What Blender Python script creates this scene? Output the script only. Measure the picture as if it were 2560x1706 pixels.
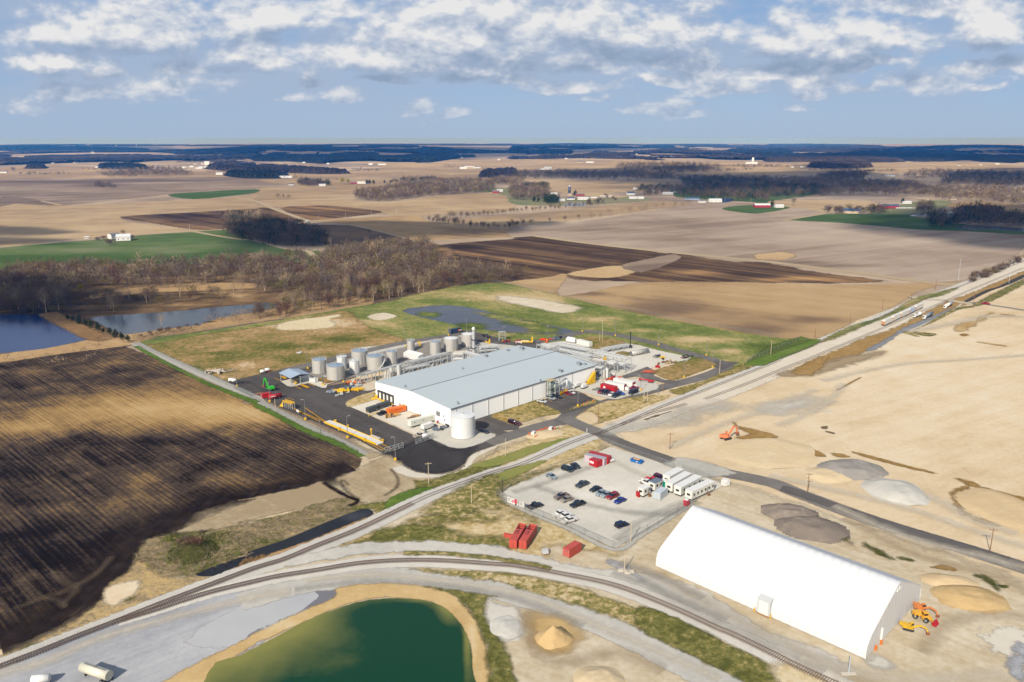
import bpy, math, random
import numpy as np
from mathutils import Vector, noise as mnoise
R=math.radians
random.seed(7); rng=np.random.default_rng(7)
for o in list(bpy.data.objects): bpy.data.objects.remove(o)
SC=bpy.context.scene; COL=SC.collection
# ------------------------------------------------------------------ camera
F=1991.; U0=1280.; V0=853.; H=130.; TH=math.atan(507/F)
cam=bpy.data.objects.new('camera',bpy.data.cameras.new('camera')); COL.objects.link(cam)
cam.location=(0,0,H); cam.rotation_euler=(R(90)-TH,0,0)
cam.data.sensor_width=36; cam.data.lens=36*F/2560; cam.data.clip_start=1; cam.data.clip_end=90000
SC.camera=cam
# ------------------------------------------------------------------ light and exposure
SUN_AZ=R(65.5); SUN_EL=R(34)            # shadows fall towards SUN_AZ (from +X)
SD=Vector((math.cos(SUN_AZ)*math.cos(SUN_EL),math.sin(SUN_AZ)*math.cos(SUN_EL),-math.sin(SUN_EL)))
sl=bpy.data.lights.new('sun','SUN'); sl.energy=4.3; sl.angle=R(.53); sl.color=(1,.955,.89)
sun=bpy.data.objects.new('sun',sl); COL.objects.link(sun)
sun.rotation_euler=SD.to_track_quat('-Z','Y').to_euler(); sun.location=(-300,-600,500)
SC.view_settings.view_transform='Standard'; SC.view_settings.look='None'
SC.view_settings.exposure=0.55; SC.view_settings.gamma=1
SC.cycles.transparent_max_bounces=32; SC.cycles.max_bounces=4; SC.cycles.diffuse_bounces=1; SC.cycles.glossy_bounces=2
SC.cycles.volume_bounces=0; SC.cycles.use_denoising=True
try: SC.cycles.volume_step_rate=4
except Exception: pass

class G:
    """tiny node-graph helper"""
    def __init__(s,nt): s.nt=nt; nt.nodes.clear()
    def n(s,t,**k):
        x=s.nt.nodes.new(t)
        for a,b in k.items(): setattr(x,a,b)
        return x
    def put(s,sock,v):
        if isinstance(v,bpy.types.NodeSocket): s.nt.links.new(v,sock)
        elif v is not None: sock.default_value=v
    def m(s,op,a,b=None,c=None,clamp=False):
        x=s.n('ShaderNodeMath',operation=op); x.use_clamp=clamp
        s.put(x.inputs[0],a); s.put(x.inputs[1],b); s.put(x.inputs[2],c); return x.outputs[0]
    def v(s,op,a,b=None,c=None,out=0):
        x=s.n('ShaderNodeVectorMath',operation=op)
        s.put(x.inputs[0],a); s.put(x.inputs[1],b); s.put(x.inputs[2],c); return x.outputs[out]
    def noise(s,vec,scale,detail=4,rough=.55,dim='3D',w=None,dist=0):
        x=s.n('ShaderNodeTexNoise',noise_dimensions=dim); s.put(x.inputs['Vector'],vec)
        s.put(x.inputs['Scale'],scale); x.inputs['Detail'].default_value=detail; x.inputs['Roughness'].default_value=rough
        x.inputs['Distortion'].default_value=dist; return x.outputs[0]
    def ramp(s,f,cols):
        x=s.n('ShaderNodeValToRGB'); e=x.color_ramp.elements
        while len(e)<len(cols): e.new(.5)
        for i,(p,c) in enumerate(cols): e[i].position=p; e[i].color=(*c,1)
        s.put(x.inputs[0],f); return x.outputs[0]
    def mix(s,f,a,b,bt='MIX'):
        x=s.n('ShaderNodeMix',data_type='RGBA',blend_type=bt); s.put(x.inputs[0],f); s.put(x.inputs[6],a); s.put(x.inputs[7],b); return x.outputs[2]
    def attr(s,n): return s.n('ShaderNodeAttribute',attribute_name=n).outputs['Fac']
def lin(c): return tuple(((x/255)/12.92 if x<=10 else ((x/255+.055)/1.055)**2.4) for x in c)
K=1/1.62
def C(r,g,b,k=K): l=lin((r,g,b)); return (l[0]*k*1.10,l[1]*k*1.04,l[2]*k*.93)

# ------------------------------------------------------------------ sky
w=bpy.data.worlds.new('World'); SC.world=w; w.use_nodes=True
w.cycles.sampling_method='MANUAL'; w.cycles.sample_map_resolution=64
g=G(w.node_tree)
tc=g.n('ShaderNodeTexCoord').outputs['Generated']
sep=g.n('ShaderNodeSeparateXYZ'); g.put(sep.inputs[0],tc)
X,Y,Z=sep.outputs
sky=g.n('ShaderNodeTexSky',sky_type='NISHITA'); sky.sun_disc=False
sky.sun_elevation=SUN_EL; sky.sun_rotation=math.atan2(-SD.x,-SD.y)
sky.altitude=200; sky.air_density=1.0; sky.dust_density=1.2; sky.ozone_density=2.5
yy=g.m('MAXIMUM',g.m('ABSOLUTE',Y),.05)
A=g.m('DIVIDE',X,yy); E=g.m('DIVIDE',g.m('MAXIMUM',Z,0.),yy)
def skycoord(u,v):   # pixel -> (x/y, z/y)
    x=(u-U0)/F; y=(V0-v)/F
    d=(x,math.cos(TH)+y*math.sin(TH),-math.sin(TH)+y*math.cos(TH)); return d[0]/d[1],d[2]/d[1]
BL=[(175,75,110,48),(310,70,160,62),(420,60,120,55),(600,60,90,52),(690,40,130,40),(830,18,70,18),(620,130,70,32),(160,150,110,30),(480,165,110,22),(270,182,60,12),(440,212,100,20),(200,228,90,14),(60,262,60,12),
 (1010,90,110,75),(1180,60,180,80),(1400,60,170,75),(1560,70,160,65),(1640,40,100,50),(1700,85,60,30),(1000,150,230,30),(880,140,110,26),(1250,150,140,28),(1480,140,120,30),(1750,155,90,30),(1620,150,110,26),(1160,185,60,20),(1270,205,70,12),(770,205,40,12),(860,235,60,10),(1420,222,80,10),(1060,262,40,7),
 (2050,95,180,42),(2180,110,120,28),(1930,120,70,20),(2250,70,90,25),(2480,80,110,45),(2300,10,220,22),(1950,180,110,18),(2130,165,90,16),(1660,197,70,8),(1800,222,90,14),(2050,210,60,9),(2420,175,90,16),(2540,160,60,16),(2290,212,90,22),(2150,235,50,8),(2030,245,40,9),(1620,280,110,9),(1510,250,50,6),(1700,258,40,6),(1150,290,50,8),(2000,278,40,7),(1340,265,30,5),(720,245,50,8),(560,250,50,7),(2480,218,30,5),(960,200,60,8),(1900,235,80,9)]
BL=[(u,v,ru*(1.32 if rv>=38 else 1.3),rv*(1.35 if rv>=38 else 1.5)) for (u,v,ru,rv) in sorted(BL,key=lambda b:-b[3])]
def clouds(g,A,E,dz):
    E2=g.m('ADD',E,dz)
    comb=g.n('ShaderNodeCombineXYZ'); g.put(comb.inputs[0],A); g.put(comb.inputs[1],E2); g.put(comb.inputs[2],E2); P0=comb.outputs[0]
    c2=g.n('ShaderNodeCombineXYZ'); g.put(c2.inputs[0],A); g.put(c2.inputs[1],g.m('MULTIPLY',E2,1.7)); PN=c2.outputs[0]
    wn=g.n('ShaderNodeTexNoise'); g.put(wn.inputs['Vector'],PN); wn.inputs['Scale'].default_value=9; wn.inputs['Detail'].default_value=3
    wv=g.v('MULTIPLY_ADD',wn.outputs['Color'],(.09,.05,.05),(-.045,-.025,-.025)); PW=g.v('ADD',P0,wv)
    na=g.noise(PN,15,6,.6); nb=g.noise(PN,42,5,.6)
    vo=g.n('ShaderNodeTexVoronoi'); g.put(vo.inputs['Vector'],g.v('ADD',PN,g.v('MULTIPLY',wv,(.6,.6,.6)))); vo.inputs['Scale'].default_value=26; vo.inputs['Detail'].default_value=2; vo.inputs['Roughness'].default_value=.6
    bil=g.m('SUBTRACT',.5,vo.outputs['Distance'])
    t=g.n('ShaderNodeMapRange'); g.put(t.inputs[0],E2); t.inputs[1].default_value=.015; t.inputs[2].default_value=.09
    nn=g.m('ADD',g.m('MULTIPLY',na,t.outputs[0]),g.m('MULTIPLY',nb,g.m('SUBTRACT',1,t.outputs[0])))
    acc=None; part=None
    for k,(u,v,ru,rv) in enumerate(BL if dz==0 else BL[:16]):
        if k==16: part=acc
        a,e=skycoord(u,v+rv*.3); sa=.82*F/ru; se=.56*F/rv
        d=g.v('MULTIPLY_ADD',PW,(sa,se,se*2.6),(-a*sa,-e*se,-e*se*2.6)); d=g.v('MAXIMUM',d,(-1e6,0,-1e6)); d=g.v('MINIMUM',d,(1e6,1e6,0)); l=g.v('LENGTH',d,out=1)
        acc=l if acc is None else g.m('SMOOTH_MIN',acc,l,.3)
    part=part or acc
    nz=g.m('ADD',g.m('MULTIPLY',g.m('SUBTRACT',nn,.5),2.0),g.m('MULTIPLY',bil,.4))
    f=lambda q_,lo:g.m('ADD',g.m('MULTIPLY',g.m('MAXIMUM',g.m('SUBTRACT',1.0,q_),lo),1.0),nz)
    return f(acc,-1.1),f(part,-.12)
(D0,Dp)=clouds(g,A,E,0.); (_x,D1)=clouds(g,A,E,.016)
al=g.n('ShaderNodeMapRange',interpolation_type='SMOOTHSTEP'); g.put(al.inputs[0],D0); al.inputs[1].default_value=-.2; al.inputs[2].default_value=.5
sh=g.m('ADD',g.m('MULTIPLY',g.m('SUBTRACT',Dp,D1),.85),.66)
sh=g.m('SUBTRACT',sh,g.m('MULTIPLY',g.m('MAXIMUM',g.m('SUBTRACT',D0,.7),0.),.12),clamp=True)
CB=9.5
skyc=g.ramp(g.m('MULTIPLY',E,4.5),[(0,(.38,.50,.69)),(.2,(.31,.455,.69)),(.6,(.20,.37,.66)),(1,(.12,.30,.62))])
cc=g.ramp(sh,[(.1,(.28,.37,.52)),(.4,(.38,.46,.60)),(.66,(.58,.63,.72)),(.95,(.86,.85,.84))])
# blend the calibrated tint with the physical sky
skyt=g.mix(.92,sky.outputs[0],g.v('SCALE',skyc,None)) if False else None
x=g.n('ShaderNodeVectorMath',operation='SCALE'); g.put(x.inputs[0],skyc); x.inputs[3].default_value=CB*.70; skycs=x.outputs[0]
x=g.n('ShaderNodeVectorMath',operation='SCALE'); g.put(x.inputs[0],cc); x.inputs[3].default_value=CB*.70; ccs=x.outputs[0]
x=g.n('ShaderNodeRGB'); x.outputs[0].default_value=(.40*CB*.7,.49*CB*.7,.65*CB*.7,1); ccs_v=x.outputs[0]
fr=g.m('MULTIPLY',g.m('GREATER_THAN',Y,0),.88)
base=g.mix(fr,sky.outputs[0],skycs)
fade=g.n('ShaderNodeMapRange'); g.put(fade.inputs[0],E); fade.inputs[1].default_value=.008; fade.inputs[2].default_value=.07; fade.inputs[3].default_value=.2
vz=g.n('ShaderNodeCombineXYZ'); g.put(vz.inputs[0],A); g.put(vz.inputs[1],g.m('MULTIPLY',E,3.2))
veil=g.n('ShaderNodeMapRange',interpolation_type='SMOOTHSTEP'); g.put(veil.inputs[0],g.noise(vz.outputs[0],3.2,6,.55)); veil.inputs[1].default_value=.38; veil.inputs[2].default_value=.6; veil.inputs[4].default_value=.6
base=g.mix(g.m('MULTIPLY',veil.outputs[0],fade.outputs[0]),base,ccs_v)
hal=g.n('ShaderNodeMapRange',interpolation_type='SMOOTHSTEP'); g.put(hal.inputs[0],g.m('ADD',D0,g.m('MULTIPLY',veil.outputs[0],.5))); hal.inputs[1].default_value=-.8; hal.inputs[2].default_value=.25; hal.inputs[4].default_value=.62
base=g.mix(g.m('MULTIPLY',hal.outputs[0],fade.outputs[0]),base,ccs_v)
alpha=g.m('MULTIPLY',g.m('MULTIPLY',al.outputs[0],fade.outputs[0]),.93)
fin=g.mix(alpha,base,ccs)
bg=g.n('ShaderNodeBackground'); g.put(bg.inputs[0],fin); bg.inputs[1].default_value=.1
out=g.n('ShaderNodeOutputWorld'); g.put(out.inputs[0],bg.outputs[0])

# ------------------------------------------------------------------ picture-to-plan helpers (the photo is the site plan)
TILE=dict(a=(500,740),b=(1000,740),c=(1400,740),d=(1200,1080),e=(1600,1280),f=(1920,1000),h=(0,340),i=(640,340),j=(1280,340),k=(1920,340),l=(0,640),m=(0,1280),n=(600,1280),o=(1920,640),p=(1920,1280),r=(0,1000),s=(600,1000),t=(1160,1280))
def q(s):
    """'a 10,20 30,40 b 5,6' -> source pixels; a letter picks the crop the numbers were read from"""
    r=[];x0=y0=0;k=1.
    for w_ in s.split():
        if w_=='G': x0=y0=0;k=1.088
        elif w_=='X': x0=y0=0;k=1.
        elif w_=='u': x0,y0,k=1320,830,.136
        elif w_=='w': x0,y0,k=930,810,.136
        elif w_ in TILE: x0,y0=TILE[w_];k=640/2353
        else:
            a,b=w_.split(','); r.append((x0+float(a)*k,y0+float(b)*k))
    return r
def P(u,v=None,z=.5):
    if v is None: u,v=u
    x=(u-U0)/F; y=(V0-v)/F
    dx,dy,dz=x,math.cos(TH)+y*math.sin(TH),-math.sin(TH)+y*math.cos(TH)
    t=(z-H)/dz
    return Vector((dx*t,dy*t,z))
def height_at(base,vtop):
    p=P(base) if not isinstance(base,Vector) else base; lo,hi=0,H-2
    for _ in range(50):
        m_=(lo+hi)/2; d=(p.x,p.y,m_-H); f=d[1]*math.cos(TH)-d[2]*math.sin(TH); up=d[1]*math.sin(TH)+d[2]*math.cos(TH)
        if V0-F*up/f>vtop: lo=m_
        else: hi=m_
    return lo
def catmull(p,n=4,closed=True):
    p=[np.array(x[:2],float) for x in p]; N=len(p); r=[]
    rg=range(N) if closed else range(N-1)
    for i in rg:
        if closed: a,b,c,d=p[i-1],p[i],p[(i+1)%N],p[(i+2)%N]
        else: a,b,c,d=p[max(i-1,0)],p[i],p[i+1],p[min(i+2,N-1)]
        for k in range(n):
            t=k/n
            r.append(.5*((2*b)+(c-a)*t+(2*a-5*b+4*c-d)*t*t+(3*b-a-3*c+d)*t**3))
    if not closed: r.append(p[-1])
    return [tuple(x) for x in r]
def plan(s,smooth=0,closed=True):
    p=q(s) if isinstance(s,str) else s
    if smooth: p=catmull(p,smooth,closed)
    return np.array([P(u,max(v,347.8))[:2] for u,v in p])
def sdf(PX,PY,poly):
    x0,y0=poly[:,0],poly[:,1]; x1,y1=np.roll(x0,-1),np.roll(y0,-1)
    best=np.full(PX.shape,1e18); ins=np.zeros(PX.shape,bool)
    for a,b,c,d in zip(x0,y0,x1,y1):
        ex,ey=c-a,d-b; L=ex*ex+ey*ey+1e-9
        t=np.clip(((PX-a)*ex+(PY-b)*ey)/L,0,1)
        best=np.minimum(best,(PX-a-t*ex)**2+(PY-b-t*ey)**2)
        cond=((b>PY)!=(d>PY))
        with np.errstate(divide='ignore',invalid='ignore'):
            xi=(c-a)*(PY-b)/(d-b+1e-12)+a
        ins^=cond&(PX<xi)
    s=np.sqrt(best); return np.where(ins,s,-s)
def tag(o,label=None,cat=None,group=None,kind=None):
    if label: o['label']=label
    if cat: o['category']=cat
    if group: o['group']=group
    if kind: o['kind']=kind
    return o
def mesh(name,verts,faces,mat=None,parent=None,attrs=None,smooth=False):
    me=bpy.data.meshes.new(name)
    me.from_pydata([tuple(v) for v in verts],[],[tuple(int(i) for i in f) for f in faces]) if not isinstance(verts,np.ndarray) else me.from_pydata(verts.tolist(),[],faces.tolist() if isinstance(faces,np.ndarray) else faces)
    if attrs:
        for k,v in attrs.items():
            at=me.attributes.new(k,'FLOAT','POINT'); at.data.foreach_set('value',np.ascontiguousarray(v,dtype=np.float32))
    if mat: me.materials.append(mat)
    if smooth: me.polygons.foreach_set('use_smooth',[True]*len(me.polygons))
    me.update(); o=bpy.data.objects.new(name,me); COL.objects.link(o)
    if parent: o.parent=parent
    return o
def grid_faces(keep,nx,ny):
    i,j=np.nonzero(keep); a=i*ny+j
    return np.stack([a,a+ny,a+ny+1,a+1],1)
def compact(V,Fc,attrs):
    u,inv=np.unique(Fc,return_inverse=True)
    return V[u],inv.reshape(Fc.shape),{k:v[u] for k,v in attrs.items()}
def patch(name,s,mat,z,rough=1.,smooth=3,blobs=(),holes=(),n=110,tone=0.,hz=None,hole_smooth=3,kind='structure',shallow=None):
    """a sheet of ground with a ragged edge; blobs = (px,py,rx,ry,value) local tone"""
    poly=plan(s,smooth); mg=rough*1.15
    x0,y0=poly.min(0)-mg; x1,y1=poly.max(0)+mg
    r_=(x1-x0)/(y1-y0); nx=int(np.clip(n*math.sqrt(r_),20,260)); ny=int(np.clip(n/math.sqrt(r_),20,260))
    gx=np.linspace(x0,x1,nx); gy=np.linspace(y0,y1,ny); PX,PY=np.meshgrid(gx,gy,indexing='ij')
    sd=sdf(PX,PY,poly)
    for h in holes: sd=np.minimum(sd,-sdf(PX,PY,plan(h,hole_smooth)))
    keep=(np.maximum.reduce([sd[:-1,:-1],sd[1:,:-1],sd[:-1,1:],sd[1:,1:]])>-mg)
    tn=np.full(PX.shape,float(tone))
    if blobs:
        d=np.stack([PX,PY],-1); fy=PY*math.cos(TH)+H*math.sin(TH); UU=U0+F*PX/fy; VV=V0-F*(PY*math.sin(TH)-H*math.cos(TH))/fy
        for (bu,bv,ru,rv,val) in blobs: tn+=val*np.exp(-(((UU-bu)/ru)**2+((VV-bv)/rv)**2))
    if shallow: tn+=shallow[0]*np.exp(-np.maximum(sd,0)/shallow[1])
    ZZ=np.full(PX.shape,float(z))
    if hz is not None: ZZ=z+hz(PX,PY,sd)
    V=np.stack([PX.ravel(),PY.ravel(),ZZ.ravel()],1); Fc=grid_faces(keep,nx,ny)
    V,Fc,at=compact(V,Fc,{'sdn':(sd/rough).ravel(),'tone':tn.ravel(),'ns':np.full(PX.size,.35/rough)})
    o=mesh(name,V,Fc,mat,attrs=at); 
    if kind: o['kind']=kind
    return o
def path_pts(s,smooth=5,step=None):
    p=plan(s,0,False) if smooth==0 else np.array([P(u,v)[:2] for u,v in catmull(q(s) if isinstance(s,str) else s,smooth,False)])
    kp=[0]
    for i in range(1,len(p)):
        if np.hypot(*(p[i]-p[kp[-1]]))>2.2 and (len(kp)<2 or np.dot(p[i]-p[kp[-1]],p[kp[-1]]-p[kp[-2]])>0): kp.append(i)
    if len(kp)>3 and smooth>1: p=p[kp]
    if step:
        d=np.r_[0,np.cumsum(np.hypot(*np.diff(p,axis=0).T))]; t=np.arange(0,d[-1],step)
        p=np.stack([np.interp(t,d,p[:,0]),np.interp(t,d,p[:,1])],1)
    return p
def tang(p):
    t=np.gradient(p,axis=0); t/=np.hypot(t[:,0],t[:,1])[:,None]+1e-9; return t,np.stack([-t[:,1],t[:,0]],1)
def ribbon(name,s,wd,mat,z,rough=.5,smooth=5,prof=None,tone=0.,kind='structure',parent=None):
    """wd: width in metres, or (start,end)"""
    p=path_pts(s,smooth); t,nn=tang(p)
    W=np.interp(np.linspace(0,1,len(p)),np.linspace(0,1,len(wd)),wd)/2 if isinstance(wd,(tuple,list)) else np.full(len(p),wd/2)
    prof=prof or [(-1,0),(-.5,0),(0,0),(.5,0),(1,0)]
    cols=[(-1,None,0)]+[(a,1,h) for a,h in prof]+[(1,None,0)]
    V=[];sd=[]
    for k,(a,inn,h) in enumerate(cols):
        off=W*a+(0 if inn else np.sign(a)*rough*1.2)
        q_=p+nn*off[:,None]; V.append(np.c_[q_,np.full(len(p),z+h)]); sd.append((W-np.abs(off))/rough)
    N=len(p);V=np.concatenate(V);Fc=[]
    for c in range(len(cols)-1):
        for i in range(N-1): Fc.append((c*N+i,c*N+i+1,(c+1)*N+i+1,(c+1)*N+i))
    Fc=[f[::-1] for f in Fc]
    o=mesh(name,V,Fc,mat,parent=parent,attrs={'sdn':np.concatenate(sd),'tone':np.full(len(V),tone),'ns':np.full(len(V),.35/rough)})
    if kind: o['kind']=kind
    return o

# ------------------------------------------------------------------ ground materials
def gmat(name,cols,s1=.01,a1=.6,s2=.12,a2=.3,rows=None,ra=0.,rs=(.004,.5),fine=None,fa=0.,hard=1.6,bump=0.,bs=.6,edge=True,gloss=None,rowper=None,rp=0.,amax=None):
    """cols: ramp over tone+noise; rows: pixel pair giving the furrow direction"""
    m=bpy.data.materials.new(name); m.use_nodes=True; g=G(m.node_tree)
    pos=g.n('ShaderNodeNewGeometry').outputs['Position']
    f=g.attr('tone')
    def add(f,n,a): return g.m('ADD',f,g.m('MULTIPLY',g.m('SUBTRACT',n,.5),a*2.2))
    f=add(f,g.noise(pos,s1,5,.6),a1)
    if a2: f=add(f,g.noise(pos,s2,4,.6),a2)
    n3=None
    if rows:
        (p0,p1)=q(rows); a_=P(p0);b_=P(p1); an=math.atan2(b_.y-a_.y,b_.x-a_.x)
        rot=g.n('ShaderNodeVectorRotate',rotation_type='Z_AXIS'); g.put(rot.inputs['Vector'],pos); rot.inputs['Angle'].default_value=-an
        st=g.v('MULTIPLY',rot.outputs[0],(rs[0],rs[1],0)); f=add(f,g.noise(st,1,4,.7),ra)
        if rp:
            sx=g.n('ShaderNodeSeparateXYZ'); g.put(sx.inputs[0],rot.outputs[0])
            f=g.m('ADD',f,g.m('MULTIPLY',g.m('SINE',g.m('MULTIPLY',g.m('ADD',sx.outputs[1],g.m('MULTIPLY',g.noise(pos,.05,2),3.)),6.283/rowper)),rp))
    if fa: f=add(f,g.noise(pos,fine,3,.7),fa)
    f=g.m('ADD',f,.0,clamp=True)
    col=g.ramp(f,cols)
    bs_=g.n('ShaderNodeBsdfPrincipled') if gloss else g.n('ShaderNodeBsdfDiffuse')
    g.put(bs_.inputs[0],col)
    if gloss: bs_.inputs['Roughness'].default_value=gloss
    if bump:
        b=g.n('ShaderNodeBump'); b.inputs['Strength'].default_value=1; b.inputs['Distance'].default_value=bump
        g.put(b.inputs['Height'],g.noise(pos,bs,4,.65)); g.put(bs_.inputs['Normal'],b.outputs[0])
    o=g.n('ShaderNodeOutputMaterial')
    if edge:
        nv=g.v('SCALE',pos,None); sc=nv.node; g.put(sc.inputs[3],g.attr('ns'))
        e=g.m('ADD',g.attr('sdn'),g.m('MULTIPLY',g.m('SUBTRACT',g.noise(nv,1,8,.72),.5),4.0))
        e=g.m('ADD',g.m('MULTIPLY',e,hard),.5,clamp=True)
        if amax: e=g.m('MULTIPLY',e,amax)
        tr=g.n('ShaderNodeBsdfTransparent'); mx=g.n('ShaderNodeMixShader'); g.put(mx.inputs[0],e); g.put(mx.inputs[1],tr.outputs[0]); g.put(mx.inputs[2],bs_.outputs[0])
        g.put(o.inputs[0],mx.outputs[0])
    else: g.put(o.inputs[0],bs_.outputs[0])
    return m
def water(name,c0,c1,s=.02,rough=.12,wave=.06,ws=.5,spec=.22):
    m=bpy.data.materials.new(name); m.use_nodes=True; g=G(m.node_tree)
    pos=g.n('ShaderNodeNewGeometry').outputs['Position']
    f=g.m('ADD',g.attr('tone'),g.m('MULTIPLY',g.m('SUBTRACT',g.noise(pos,s,7,.65),.5),1.1),clamp=True)
    b=g.n('ShaderNodeBsdfPrincipled'); g.put(b.inputs[0],g.ramp(f,[(.15,c0),(.95,c1)])); b.inputs['Roughness'].default_value=rough
    b.inputs['IOR'].default_value=1.33; b.inputs['Specular IOR Level'].default_value=spec
    bu=g.n('ShaderNodeBump'); bu.inputs['Distance'].default_value=wave
    st=g.v('MULTIPLY',pos,(ws*.6,ws*1.6,1)); g.put(bu.inputs['Height'],g.noise(st,1,3,.6)); g.put(b.inputs['Normal'],bu.outputs[0])
    e=g.m('ADD',g.attr('sdn'),g.m('MULTIPLY',g.m('SUBTRACT',g.noise(pos,.3,5,.6),.5),1.8)); e=g.m('ADD',g.m('MULTIPLY',e,2.),.5,clamp=True)
    tr=g.n('ShaderNodeBsdfTransparent'); mx=g.n('ShaderNodeMixShader'); g.put(mx.inputs[0],e); g.put(mx.inputs[1],tr.outputs[0]); g.put(mx.inputs[2],b.outputs[0])
    o=g.n('ShaderNodeOutputMaterial'); g.put(o.inputs[0],mx.outputs[0]); return m
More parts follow.
